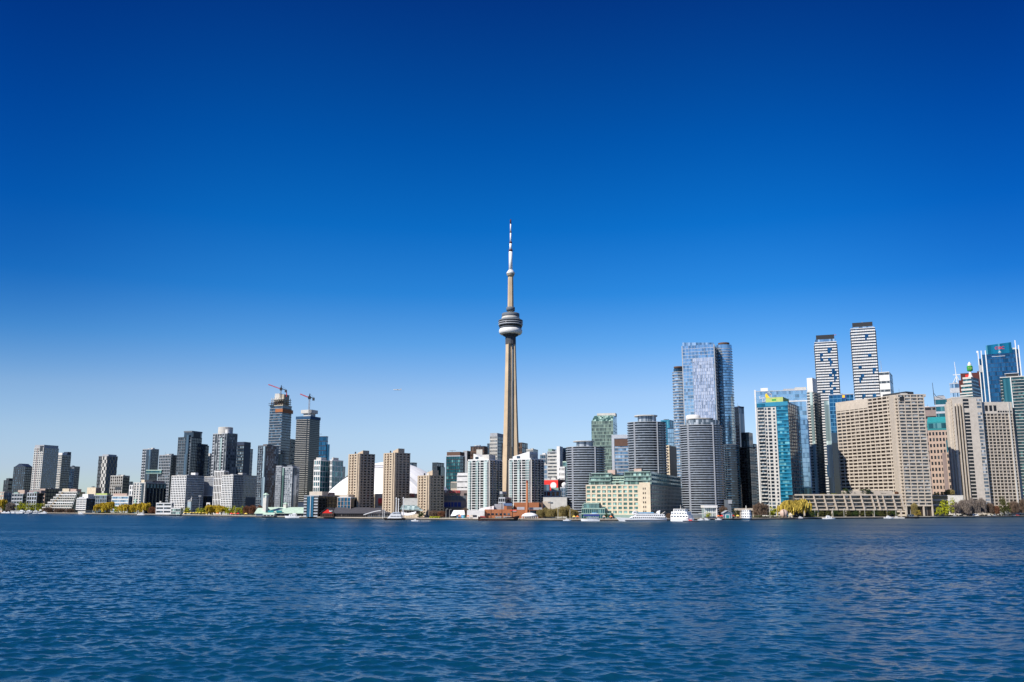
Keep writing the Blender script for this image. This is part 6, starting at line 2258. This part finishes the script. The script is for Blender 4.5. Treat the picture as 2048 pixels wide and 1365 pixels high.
# white car ferry seen three quarter
o = boat('ferry', 'tall white double decked ferry with a grey shaded side, left of the barge', 1366, 1012, 24, cat='ferry', rz=R(-34))
o.scale = (.8, .8, .85)
hull(30, 17, 4.2, sheer=.12, stern=.98).build('hull', HW, o)
MB().box(-15.4, -14.9, -7.4, 7.4, 0.2, 4.4).build('bow_plate', HW, o)
deck(o, 'car_deck', -15, 11, 8.0, 4.2, 8.4, HW, 6, G_NAVY, (.35, .7), front=True)
deck(o, 'passenger_deck', -14, 9, 7.6, 8.4, 12.4, HW, 6, G_NAVY, (.35, .65))
for j in range(5):
    MB().box(-14.1, -13.8, -6.2 + j * 2.7, -4.6 + j * 2.7, 9.9, 11.0).build('window', G_BLACK, o)
deck(o, 'wheelhouse', -9.5, 5, 5.2, 12.4, 15.2, HW, 4, G_NAVY, (.3, .8), front=True)
MB().box(-10.8, 6.4, -6.2, 6.2, 15.2, 15.9).build('wheelhouse_roof', WHITE, o)
MB().tube((-3, 0, 15.9), (-3, 0, 21), .5, .2, 6).build('mast', OFFW, o)
MB().tube((-11, -5, 12.4), (-11, -5, 16), .9, .7, 8).build('funnel', WHITE, o)
o = boat('barge', 'flat dark work barge with a red tender in front of the white ferry', 1381, 1000, 16, cat='barge')
hull(16.5, 5, .9, sheer=.05, stern=.95).build('hull', HN, o)
MB().box(-8.0, 8.0, -2.56, 2.56, .72, .98).build('deck_edge', LGREY, o)
deck(o, 'deck_house', -2, 1.5, 1.4, .98, 2.0, RED)
# round ended ferry, head on
o = boat('ferry', 'white round ended ferry seen head on, beside the wide bare tree', 1493, 1090, 18, cat='ferry', rz=R(-90))
mb = MB()
kk = mpp(1035, 1090)
rx, ry = 8.8 * kk, 14.0
mb.prism(ellipse(ry, rx * .9, 28), -.6, 2.4, ellipse(ry * 1.04, rx, 28))
mb.build('hull', wall('blue_hull', (.03, .07, .13), rough=.4), o)
for i, (z0, z1, f) in enumerate(((2.4, 5.6, 1.0), (5.6, 9.0, .97), (9.0, 12.0, .9))):
    c = MB().prism(ellipse(ry * f, rx * f, 28), z0, z1).build('deck', HW, o)
    e = ellipse(ry * f + .08, rx * f + .08, 28)
    for j in range(28):
        if j % 2 == 0:
            a, q = e[j], e[(j + 1) % 28]
            MB().poly([(a[0], a[1], z0 + 1.2), (q[0], q[1], z0 + 1.2), (q[0], q[1], z0 + 2.4), (a[0], a[1], z0 + 2.4)]).build('window', G_NAVY, c)
MB().tube((0, 0, 12), (0, 0, 17), .6, .4, 8).build('mast', OFFW, o)

# blue and white tour boat
o = boat('tour_boat', 'white tour boat under a navy canopy, left of the cruise ship', 1181, 1022, 21, cat='boat', rz=math.pi)
hull(20, 6.5, 2.2).build('hull', HW, o)
deck(o, 'cabin', -9, 4, 3.0, 2.2, 4.6, SILVER, 6, G_NAVY)
deck(o, 'canopy', -9.5, 7.5, 3.3, 5.6, 7.6, BLUE)
for x in (-9, -3, 3, 7):
    MB().box(x - .12, x + .12, -3.1, -2.9, 4.4, 5.7).build('canopy_post', OFFW, o)
deck(o, 'upper_roof', -8, 0, 2.6, 8.0, 8.5, WHITE)
MB().tube((-7.5, -1, 7.6), (-7.5, -1, 11.5), .2, .1, 5).build('mast', SKYB, o)
MB().box(-6.5, -2, -2, 2, 8.5, 9.4).build('blue_cover', SKYB, o)

# tall ship with three bare masts
L = 23.0 * 1045 / 1740 * 3.35
o = boat('tall_ship', 'dark hulled schooner with three bare masts and red gear on its bow', 995, 1052, L, cat='ship')
hull(L * .96, 8, 3.0, sheer=.75, stern=.7, rake=.08).build('hull', HBR, o)
MB().box(-L * .42, L * .40, -4.07, 4.07, 2.1, 2.5).build('hull_stripe', TAN, o)
for x, v in ((-L * .16, 1006), (L * .11, 1006.5), (L * .37, 1005.5)):
    h = zat(v, 1052)
    MB().tube((x, 0, 2), (x, 0, h), .5, .3, 6).build('mast', HB, o)
    MB().tube((x, 0, 5.5), (x - L * .2, 0, 6.4), .18, n=5).build('boom', HB, o)
MB().tube((L * .44, 0, 5), (L * .58, 0, 7.5), .22, .1, 5).build('bowsprit', HB, o)
m = MB()
for x, v in ((-L * .16, 1007), (L * .11, 1007), (L * .37, 1006)):
    h = zat(v, 1052)
    for dx_ in (-7, -5, 5, 7):
        m.tube((x + dx_, -3.4 if dx_ % 2 else 3.4, 3.2), (x, 0, h - 3), .05, n=3)
m.build('rigging', HB, o)
deck(o, 'deck_house', -L * .06, L * .10, 1.6, 3, 4.8, OFFW, 5, G_NAVY)
deck(o, 'deck_house', L * .14, L * .34, 1.6, 3.2, 4.8, OFFW, 5, G_NAVY)
deck(o, 'red_gear', -L * .44, -L * .28, 2.2, 3.4, 5.4, wall('faded_red', (.45, .09, .08)), taper=2)

# three masted white harbour vessel with a dark hull
o = boat('passenger_ship', 'white passenger ship with three white masts, moored before the middle tan tower', 790, 1090, 50, cat='ship', rz=math.pi)
k = mpp(1035, 1090)
hull(30 * k * 1.35, 9, 2.2, sheer=.25, stern=.9).build('hull', HB, o)
deck(o, 'saloon', -14 * k, 15 * k, 4.2, 2.2, 6.6, HW, 12, G_GREY, (.35, .7), taper=4)
deck(o, 'upper_saloon', -12 * k, 10 * k, 3.8, 6.6, 9.4, SILVER, 10, G_GREY, (.3, .7), taper=4)
for u, v in ((792, 995), (796.6, 997), (806, 994.5)):
    x = -(u - 790) * k
    MB().tube((x, 0, 2), (x, 0, zat(v, 1090)), .62, .4, 8).build('mast', ANT, o)
    MB().tube((x, 0, zat(v + 3, 1090)), (x, 0, zat(v + 1.5, 1090)), .9, n=8).build('crosstree', ANT, o)
for u, v in ((765.5, 1019), (768.7, 1019.5)):
    x = -(u - 790) * k
    MB().tube((x, 0, 2), (x, 0, zat(v, 1090)), .3, .2, 6).build('flagpole', ANT, o)
motor('speeding white motor boat drawing a foam wake', 830, 7.5, 1020, rz=math.pi, h=.9, cab=.2)
o = MB()
g = random.Random(8)
for i in range(60):
    x, y_ = g.uniform(0, 16), g.gauss(0, .5)
    o.lathe([(.1, .02), (g.uniform(.2, .5), .1), (.1, g.uniform(.2, .45))], 6, cx=x, cy=y_ * (1 + x * .06))
wk = o.build('wake', WHITE)
wk.location = (at(833, 1040, 1020).x, 1020, 0.05)
tag(wk, None, None, None, 'stuff')

o = motor('white cabin cruiser before the fire hall', 587, 22, shore_d(587) - 8, rz=math.pi, cab=.9, h=2.4)
for lab, u, L, hm in (('white motor boat moored below the golden willow at the left edge', 8, 12, None), ('cream cabin boat second from the left edge', 16, 10, None),
                      ('small white launch third from the left edge', 26, 9, None), ('long white yacht under the lime willows', 44, 26, None),
                      ('navy hulled yacht right of the long white one', 58, 26, HN), ('blue hulled motor boat fourth along the lime willows', 72, 22, HN), ('grey motor boat at the right end of the left moorings', 88, 14, None)):
    motor(lab, u, L, shore_d(u) - 8, rz=.0, hullm=hm, h=2.2)
for lab, u, vt in (('tall dark mast rising before the left lime willow', 54.5, 992), ('tall dark mast rising before the middle lime willow', 70.5, 990), ('tall dark mast rising before the right lime willow', 81.5, 992)):
    o = boat('sailing_boat', lab.replace('tall dark mast rising', 'sailing boat with a tall dark mast'), u, shore_d(u) - 14, 12, group='sailing boats at the left moorings')
    hull(12, 3.4, 1.2).build('hull', HW, o)
    MB().tube((0, 0, 1), (0, 0, zat(vt, shore_d(u) - 14)), .45, .3, 5).build('mast', DGREY, o)
    MB().tube((0, 0, 2.4), (-5, 0, 2.6), .3, n=5).build('boom', LGREY, o)
o = motor('small white boat below the ship shaped building', 162, 11, shore_d(162) - 8)
o = motor('white launch on the sand left of the beach', 283, 15, shore_d(283) - 6, hullm=None)
o = motor('white sport cruiser moored right of the golden willow', 1657, 16, shore_d(1657) - 6)
o = motor('dark motor launch moored below the golden willow', 1601, 11, shore_d(1601) - 6, hullm=HN)
o = boat('tug_boat', 'black tug at the foot of the narrow concrete hotel', 1822, shore_d(1822) - 7, 22, cat='tug')
hull(21, 6, 1.9).build('hull', HB, o)
deck(o, 'wheelhouse', -3, 3, 2, 1.9, 5.0, MGREY, 2, G_NAVY)
MB().tube((0, 0, 5), (0, 0, 12), .25, .1, 5).build('mast', OFFW, o)
MB().tube((-4.5, 0, 1.9), (-4.5, 0, 5.2), .7, .6, 8).build('funnel', DGREY, o)
o = boat('pontoon', 'pale floating pontoon left of the black tug', 1795, shore_d(1795) - 7, 17, cat='pontoon')
MB().box(-8.5, 8.5, -2.5, 2.5, -.5, 1.6).build('deck', OFFW, o)
MB().box(-3, 0, -1, 1, 1.6, 2.6).build('locker', WHITE, o)
motor('slim grey boat beside the pale pontoon', 1777, 12, shore_d(1777) - 6)
for lab, u, L in (('small white boat before the round tent', 1134, 9), ('moored boat right of the white ferry, first', 1402, 8), ('moored boat with blue trim, second right of the white ferry', 1412, 9), ('moored boat left of the gabled boat house', 1437, 8)):
    motor(lab, u, L, shore_d(u) - 5, h=1.0)

# ------------------------------------------------------------------ waterfront pavilions and canopies


def shore_thing(name, label, u, off, cat, group=None, rz=0.0):
    d = shore_d(u) + off
    p = at(u, 1030, d)
    return empty(name, (p.x, d, GZ), rz, label, cat, group), mpp(1030, d), d


o, k, d = shore_thing('round_tent', 'white round marquee with a shallow domed roof', 1059.5, 14, 'marquee')
zt = zat(1026, d) - GZ
ze = zat(1033, d) - GZ
r = 17 * k
MB().lathe([(r, ze), (r * .86, ze + (zt - ze) * .45), (r * .55, ze + (zt - ze) * .85), (r * .2, zt)], 28).build('canopy', MEMBR, o, True)
for i in range(14):
    a = 2 * math.pi * i / 14
    MB().tube((r * .95 * math.cos(a), r * .95 * math.sin(a), 0), (r * .95 * math.cos(a), r * .95 * math.sin(a), ze + .2), .22, n=5).build('pole', OFFW, o)
MB().lathe([(r * .7, 0), (r * .7, ze)], 20).build('inner_wall', BROWN, o)
for j in range(9):
    x = -r + (j + .5) * 2 * r / 9
    t = empty('parasol', (o.location.x + x, d - r - 3, GZ), 0, 'folded white parasol before the round marquee', 'parasol', 'folded parasols before the round marquee')
    MB().lathe([(.12, 0), (.12, 1.1), (.42, 1.2), (.1, 3.0)], 8).build('canvas', WHITE, t)

o, k, d = shore_thing('white_tent', 'white marquee with two peaks and a blue side, right of the red bare tree', 915, 22, 'marquee')
w = 14 * k
zt, ze = zat(1021, d) - GZ, zat(1030, d) - GZ
MB().hexa([(-w, 0, ze * .6), (w, 0, ze), (w, 16, ze), (-w, 16, ze * .6), (-w * .62, 7, zt), (w * .9, 7, zt), (w * .9, 9, zt), (-w * .62, 9, zt)]).build('canopy', MEMBR, o)
MB().lathe([(w * .3, ze), (w * .1, ze + 2), (.2, zt * .95)], 12, cx=0, cy=-1).build('peak', WHITE, o)
MB().box(-w * .1, w * .85, .4, 1.0, .2, ze - .2).build('blue_side', SKYB, o)
MB().box(w * .86, w * 1.0, .5, 15, 0, ze).build('end_wall', TEALR, o)
o, k, d = shore_thing('canopy', 'long curved white canopy rising towards the passenger ship', 745, 10, 'canopy')
m = MB()
for i in range(10):
    t0, t1 = i / 10, (i + 1) / 10
    f = lambda t: (-17 * k + t * 34 * k, 3 + 5.5 * math.sin(t * 1.35))
    (xa, za), (xb, zb) = f(t0), f(t1)
    m.hexa([(xa, -4, za), (xb, -4, zb), (xb, 6, zb), (xa, 6, za), (xa, -4, za + .8), (xb, -4, zb + .8), (xb, 6, zb + .8), (xa, 6, za + .8)])
m.build('roof', MEMBR, o)
for i in range(6):
    x = -14 * k + i * 28 * k / 5
    MB().tube((x, 1, 0), (x, 1, 5.5), .18, n=5).build('post', LGREY, o)
o, k, d = shore_thing('canopy', 'low white swooping canopy right of the passenger ship', 816, 12, 'canopy')
m = MB()
for i in range(10):
    t0, t1 = i / 10, (i + 1) / 10
    f = lambda t: (-14 * k + t * 29 * k, 5.2 + 2.2 * abs(t - .45) ** 1.3 * 2.0)
    (xa, za), (xb, zb) = f(t0), f(t1)
    m.hexa([(xa, -4, za - 2.4), (xb, -4, zb - 2.4), (xb, 6, zb), (xa, 6, za), (xa, -4, za - 1.8), (xb, -4, zb - 1.8), (xb, 6, zb + .6), (xa, 6, za + .6)])
m.build('roof', MEMBR, o)
for i in range(6):
    x = -12 * k + i * 24 * k / 5
    MB().tube((x, 1, 0), (x, 1, 5), .18, n=5).build('post', LGREY, o)
o, k, d = shore_thing('restaurant_pavilion', 'cream pavilion with a grey green hipped glass roof between two tan towers', 823, 34, 'pavilion')
w = 26 * k
ze, zt = zat(1019, d) - GZ, zat(1011, d) - GZ
MB().box(-w * .8, w * .55, 0, 20, 0, ze).build('wall', CREAM, o)
MB().hexa([(-w * .9, -2, ze), (w * .9, -2, ze - 2), (w * .9, 22, ze - 2), (-w * .9, 22, ze), (-w * .8, 8, zt), (w * .3, 8, zt), (w * .3, 14, zt), (-w * .8, 14, zt)]).build('roof', G_PALE, o)
for j in range(7):
    x = -w * .75 + j * w * 1.25 / 6.5
    MB().box(x, x + 2.6, -.15, .1, ze * .45, ze * .8).build('window', G_BROWN, o)
MB().box(-w * .75, w * .35, 15, 16, zt, zt + 9).build('screen_frame', OFFW, o)

o, k, d = shore_thing('boat_house', 'small blue grey boat house with white gable trim', 1455, 2, 'boat house')
w = 8.2 * k
ze, zt = zat(1027, d) - GZ, zat(1022, d) - GZ
MB().box(-w, w, 0, 10, 0, ze).poly([(-w, 0, ze), (w, 0, ze), (0, 0, zt - .3)]).build('wall', wall('slate_blue', (.10, .17, .24)), o)
m = MB()
for sg in (-1, 1):
    a = [(sg * (w + .9), -1, ze - .4), (sg * (w + .9), 11, ze - .4), (0, 11, zt), (0, -1, zt)]
    m.hexa(a + [(x, y, z + .5) for x, y, z in a])
m.build('roof', LGREY, o)
MB().box(-w * .55, w * .5, -.3, .05, 0, ze * .75).build('door_frame', WHITE, o)
MB().box(-w * .42, w * .38, -.36, -.3, 0, ze * .65).build('door', TEALR, o)
for x in (-w - .35, w + .0):
    MB().box(x, x + .35, -.2, .3, 0, ze).build('corner_board', WHITE, o)
o, k, d = shore_thing('glass_pavilion', 'white framed glass pavilion below the rightmost curved condominium', 1421, 22, 'pavilion')
w = 13.2 * k
zt = zat(1011, d) - GZ
MB().box(-w * .9, w, 0, 16, 0, zt - 3).build('glazing', G_PALE, o)
MB().box(-w, w * 1.02, -3, 17, zt - 3, zt).build('roof', WHITE, o)
m = MB()
for j in range(7):
    x = -w * .9 + j * w * 1.9 / 6
    m.box(x - .25, x + .25, -.4, .1, 0, zt - 3)
m.box(-w * .9, w, -.5, .1, zt * .42, zt * .48)
m.build('frame', WHITE, o)
MB().box(w * .82, w * .98, -2.4, -.6, 0, zt - 3).build('column', WHITE, o)
MB().box(-w * 1.9, w * .3, -10, -3, 5.5, 6.1).build('awning', OFFW, o)
o, k, d = shore_thing('shelter', 'long pale flat roofed shelter behind the round ended ferry', 1489, 34, 'shelter')
MB().box(-18 * k, 20 * k, 0, 9, zat(1019, d) - GZ - 1.6, zat(1017, d) - GZ).build('roof', PALEB, o)
for j in range(5):
    x = -16 * k + j * 8.5 * k
    MB().box(x - .5, x + .5, 1, 2, 0, zat(1019, d) - GZ - 1.6).build('column', PALEB, o)
MB().box(-16 * k, 18 * k, 6, 8, 0, zat(1020, d) - GZ - 2).build('back_wall', DGREY, o)
o, k, d = shore_thing('vent_tower', 'square grey concrete vent block before the dark rounded tower', 1459, 46, 'building')
w = 7 * k
zt = zat(1000, d) - GZ
MB().box(-w, w * .6, 0, 12, 0, zt).build('wall', MGREY, o)
MB().box(-w * .2, w * .8, -1, 11, zt - 5, zt).build('cap', LGREY, o)
o, k, d = shore_thing('stone_sphere', 'large pinkish stone sphere sculpture with a dark vertical slit', 1568, 8, 'sculpture')
r = 8.4 * k
m = MB()
prof = [(max(.05, r * math.sin(math.pi * i / 20)), r - r * math.cos(math.pi * i / 20)) for i in range(21)]
m.lathe(prof, 36)
m.build('sphere', PINKC, o, True)
m = MB()
for i in range(14):
    t0, t1 = R(-95 + 160 * i / 14), R(-95 + 160 * (i + 1) / 14)
    pts = []
    for t, dx_ in ((t0, -.9), (t0, .9), (t1, .9), (t1, -.9)):
        x = -r * .22 + dx_ * .8
        q = math.sqrt(max(0, r * r - x * x)) * 1.01
        pts.append((x, -q * math.cos(t), r + q * math.sin(t)))
    m.poly(pts)
m.build('slit', BLACK, o)
o, k, d = shore_thing('stone_cabin', 'small tan stone cabin right of the stone sphere', 1582, 8, 'cabin')
MB().box(-2.6 * k, 2.6 * k, 0, 5, 0, 3).prism([(-2.8 * k, -.4), (2.8 * k, -.4), (2.8 * k, 5.4), (-2.8 * k, 5.4)], 3, 6, [(-.8 * k, 1.6), (.8 * k, 1.6), (.8 * k, 3.4), (-.8 * k, 3.4)]).build('wall', CREAM, o)
o, k, d = shore_thing('white_arch', 'slim white rectangular arch standing among the beach willows', 415, 40, 'arch')
zt = zat(1005.5, d) - GZ
w = 3.6 * k
MB().box(-w, -w * .55, 0, 2, 0, zt).box(w * .55, w, 0, 2, 0, zt).box(-w * .55, w * .55, 0, 2, zt - 2.4, zt).build('frame', WHITE, o)
o, k, d = shore_thing('ferry_mast_tower', 'pale blue tower with a slanting white spike behind the lime tree', 377, 40, 'tower')
w = 3.4 * k
z1, z2 = zat(1003.5, d) - GZ, zat(993.5, d) - GZ
MB().box(-w, w, 0, 6, 0, z1).build('shaft', wall('pale_blue_cladding', (.42, .52, .58)), o)
MB().box(-w - .2, w + .2, -.3, 6.2, z1, z1 + 1.6).build('collar', OFFW, o)
MB().hexa([(w * .6, 2, z1), (w, 2, z1), (w, 3, z1), (w * .6, 3, z1), (w * .85, 2, z2), (w, 2, z2), (w, 3, z2), (w * .85, 3, z2)]).build('spike', WHITE, o)
MB().tube((-w, 2.5, z1 + 1), (w * .9, 2.5, z2 - 3), .3, n=4).build('stay', WHITE, o)
o, k, d = shore_thing('light_mast', 'tall thin floodlight mast behind the left white arch', 397.5, 40, 'light mast')
MB().tube((0, 0, 0), (0, 0, zat(993, d) - GZ), .35, .2, 6).build('pole', LGREY, o)
MB().box(-2.2, 2.2, -.4, .4, zat(993, d) - GZ, zat(992, d) - GZ).build('lamp_head', WHITE, o)

PAR = 'yellow beach parasols'
for i, u in enumerate((343, 349, 356, 363, 369, 375, 381, 387, 393, 399, 406, 412, 419)):
    o, k, d = shore_thing('beach_parasol', 'yellow beach parasol on the left city beach', u, 8 + (i % 2) * 5, 'parasol', PAR)
    MB().tube((0, 0, 0), (0, 0, 3.2), .12, n=5).build('pole', WHITE, o)
    MB().lathe([(2.5, 2.7), (2.3, 3.1), (.2, 3.9)], 10).build('canopy', YELLOW, o)
for i, (u, mt, lab) in enumerate(((434, ORANGEC, 'orange kayak tent left of the red kayak tents'), (462, RED, 'red kayak tent at the right end of the beach'), (468, ORANGEC, 'orange kayak tent between two red ones'), (475, RED, 'red kayak tent nearest the fire hall'),
                                  (491, YELLOW, 'yellow stall between the beach and the fire hall'), (919, ORANGEC, 'orange covered stack before the white marquee'), (936, ORANGEC, 'orange covered stack before the white shed'), (943, TAN, 'tan covered stack left of the schooner'),
                                  (1148, YELLOW, 'yellow market stall right of the budding trees'), (1155, ORANGEC, 'orange market stall right of the budding trees'), (1208, PINKC, 'pink kiosk left of the cruise ship'), (1222, ORANGEC, 'rusty orange parasol cluster by the bow of the cruise ship'),
                                  (1437, ORANGEC, 'orange stall left of the boat house'), (1444, RED, 'red stall touching the boat house'), (1466, RED, 'red stall right of the boat house'), (1476, YELLOW, 'yellow stall left of the round ended ferry'))):
    o, k, d = shore_thing('market_stall', lab, u, 5, 'stall', 'stalls along the quay')
    w = 3.2 * k
    MB().prism([(-w, 0), (w, 0), (w, 4), (-w, 4)], 2.4, 3.8, [(-w * .3, 1.6), (w * .3, 1.6), (w * .3, 2.4), (-w * .3, 2.4)]).build('canopy', mt, o)
    MB().box(-w * .9, w * .9, .6, 3.4, 0, 1.1).build('counter', BROWN, o)
    for x in (-w * .9, w * .9):
        MB().box(x - .1, x + .1, .2, .4, 0, 2.4).build('post', OFFW, o)

for i, (u, vt) in enumerate(((892, 1019), (899, 1020), (1116, 1018), (1540, 1022), (1630, 1018), (1666, 1017), (1688, 1018), (1730, 1016), (1749, 1018), (1792, 1018), (1140, 1018), (332, 1014), (470, 1016), (512, 1015))):
    side = ['left of a close pair by the white marquee', 'right of a close pair by the white marquee', 'before the theatre wall', 'between the wide bare tree and the stone sphere', 'first from the golden willow under the podium',
            'second under the podium', 'third under the podium', 'fourth under the podium', 'fifth under the podium', 'last under the podium, left of the tug', 'beside the glass porch', 'by the low white building', 'by the kayak tents', 'beside the fire hall roof'][i]
    o, k, d = shore_thing('street_lamp', 'slim pale lamp post %s' % side, u, 6, 'street lamp', 'lamp posts on the quay')
    h = zat(vt, d) - GZ
    MB().tube((0, 0, 0), (0, 0, h), .28, .18, 6).build('pole', OFFW, o)
    MB().tube((0, 0, h), (1.6, 0, h + .4), .15, n=5).build('arm', OFFW, o)
    MB().box(1.0, 2.4, -.3, .3, h + .2, h + .6).build('lamp_head', LGREY, o)


def vehicle(label, u, off, L, mat, h=1.9, van=True, vis=G_NAVY, z=0, group='vehicles on the right quay'):
    o, k, d = shore_thing('parked_van' if van else 'parked_car', label, u, off, 'van' if van else 'car', group)
    w = .95
    hh = h
    if van:
        MB().hexa([(-L / 2, -w, .35), (L / 2, -w, .35), (L / 2, w, .35), (-L / 2, w, .35), (-L / 2, -w, hh), (L * .3, -w, hh), (L * .3, w, hh), (-L / 2, w, hh)]).build('body', mat, o)
    else:
        MB().box(-L / 2, L / 2, -w, w, .3, hh * .55).hexa([(-L * .35, -w * .95, hh * .55), (L * .3, -w * .95, hh * .55), (L * .3, w * .95, hh * .55), (-L * .35, w * .95, hh * .55),
                                                           (-L * .22, -w * .85, hh), (L * .14, -w * .85, hh), (L * .14, w * .85, hh), (-L * .22, w * .85, hh)]).build('body', mat, o)
    MB().box(-L * .3, L * .22, -w - .03, -w + .05, hh * .58, hh * .9).build('window', vis, o)
    for x in (-L * .3, L * .3):
        MB().tube((x, -w - .04, .35), (x, w + .04, .35), .35, n=12).build('wheel', BLACK, o)
    return o


for lab, u, L, mt, van in (('white van with a blue lower side before the bare grey trees', 1951, 9, WHITE, True), ('dark blue car at the left end of the right quay', 1885, 4.6, NAVY, False), ('white car second along the right quay', 1909, 4.8, WHITE, False),
                           ('cream car between the white car and the white van', 1929, 4.6, PALEB, False), ('white car first right of the white van', 1978, 4.6, WHITE, False), ('silver car before the rusty shrub', 1988, 4.6, SILVER, False),
                           ('dark car before the curved ramp wall', 2012, 4.6, NAVY, False), ('white car with a dark roof before the ramp wall', 2027, 5, WHITE, False), ('red car at the right edge of the quay', 2035, 4.6, RED, False)):
    vehicle(lab, u, 7, L, mt, 3.2 if van else 1.7, van)

# low planting along the quay
g = random.Random(21)
for nm, u0, u1, mt, of in (('shrubs', 1872, 2060, 'hedge', 12), ('lawn_plants', 860, 880, 'lime', 6), ('shrubs', 1500, 1640, 'hedge', 30), ('shrubs', 90, 150, 'bare', 18), ('shrubs', 190, 262, 'hedge', 14)):
    mb = MB()
    for i in range(420):
        u = g.uniform(u0, u1)
        d = shore_d(u) + of + g.uniform(-2, 4)
        p = at(u, 1030, d)
        s = g.uniform(.35, .9)
        a = g.uniform(0, 6.28)
        z = GZ + g.uniform(.1, 1.5)
        c, q = math.cos(a) * s, math.sin(a) * s
        mb.poly([(p.x - c, d - q, z - s), (p.x + c, d + q, z - s), (p.x + c, d + q, z + s), (p.x - c, d - q, z + s)])
    tag(mb.build(nm, LEAF[mt]), None, None, None, 'stuff')

# distant airliner
p = at(794, 780, 4200)
o = empty('airliner', p, R(195), 'tiny white airliner high above the dome', 'aeroplane')
m = MB()
m.tube((-15, 0, 0), (13, 0, 0), 1.8, 1.8, 10).tube((13, 0, 0), (18, 0, 0), 1.8, .3, 10).tube((-15, 0, 0), (-21, 0, .6), 1.8, .3, 10)
m.build('fuselage', WHITE, o)
for s_ in (-1, 1):
    MB().hexa([(-2, 0, -.6), (4, 0, -.6), (-3, s_ * 16, .4), (-5.5, s_ * 16, .4), (-2, 0, 0), (4, 0, 0), (-3, s_ * 16, .7), (-5.5, s_ * 16, .7)]).build('wing', WHITE, o)
MB().hexa([(-20, -.2, 1), (-15, -.2, 1), (-15, .2, 1), (-20, .2, 1), (-21, -.2, 7), (-18.5, -.2, 7), (-18.5, .2, 7), (-21, .2, 7)]).build('tail_fin', WHITE, o)
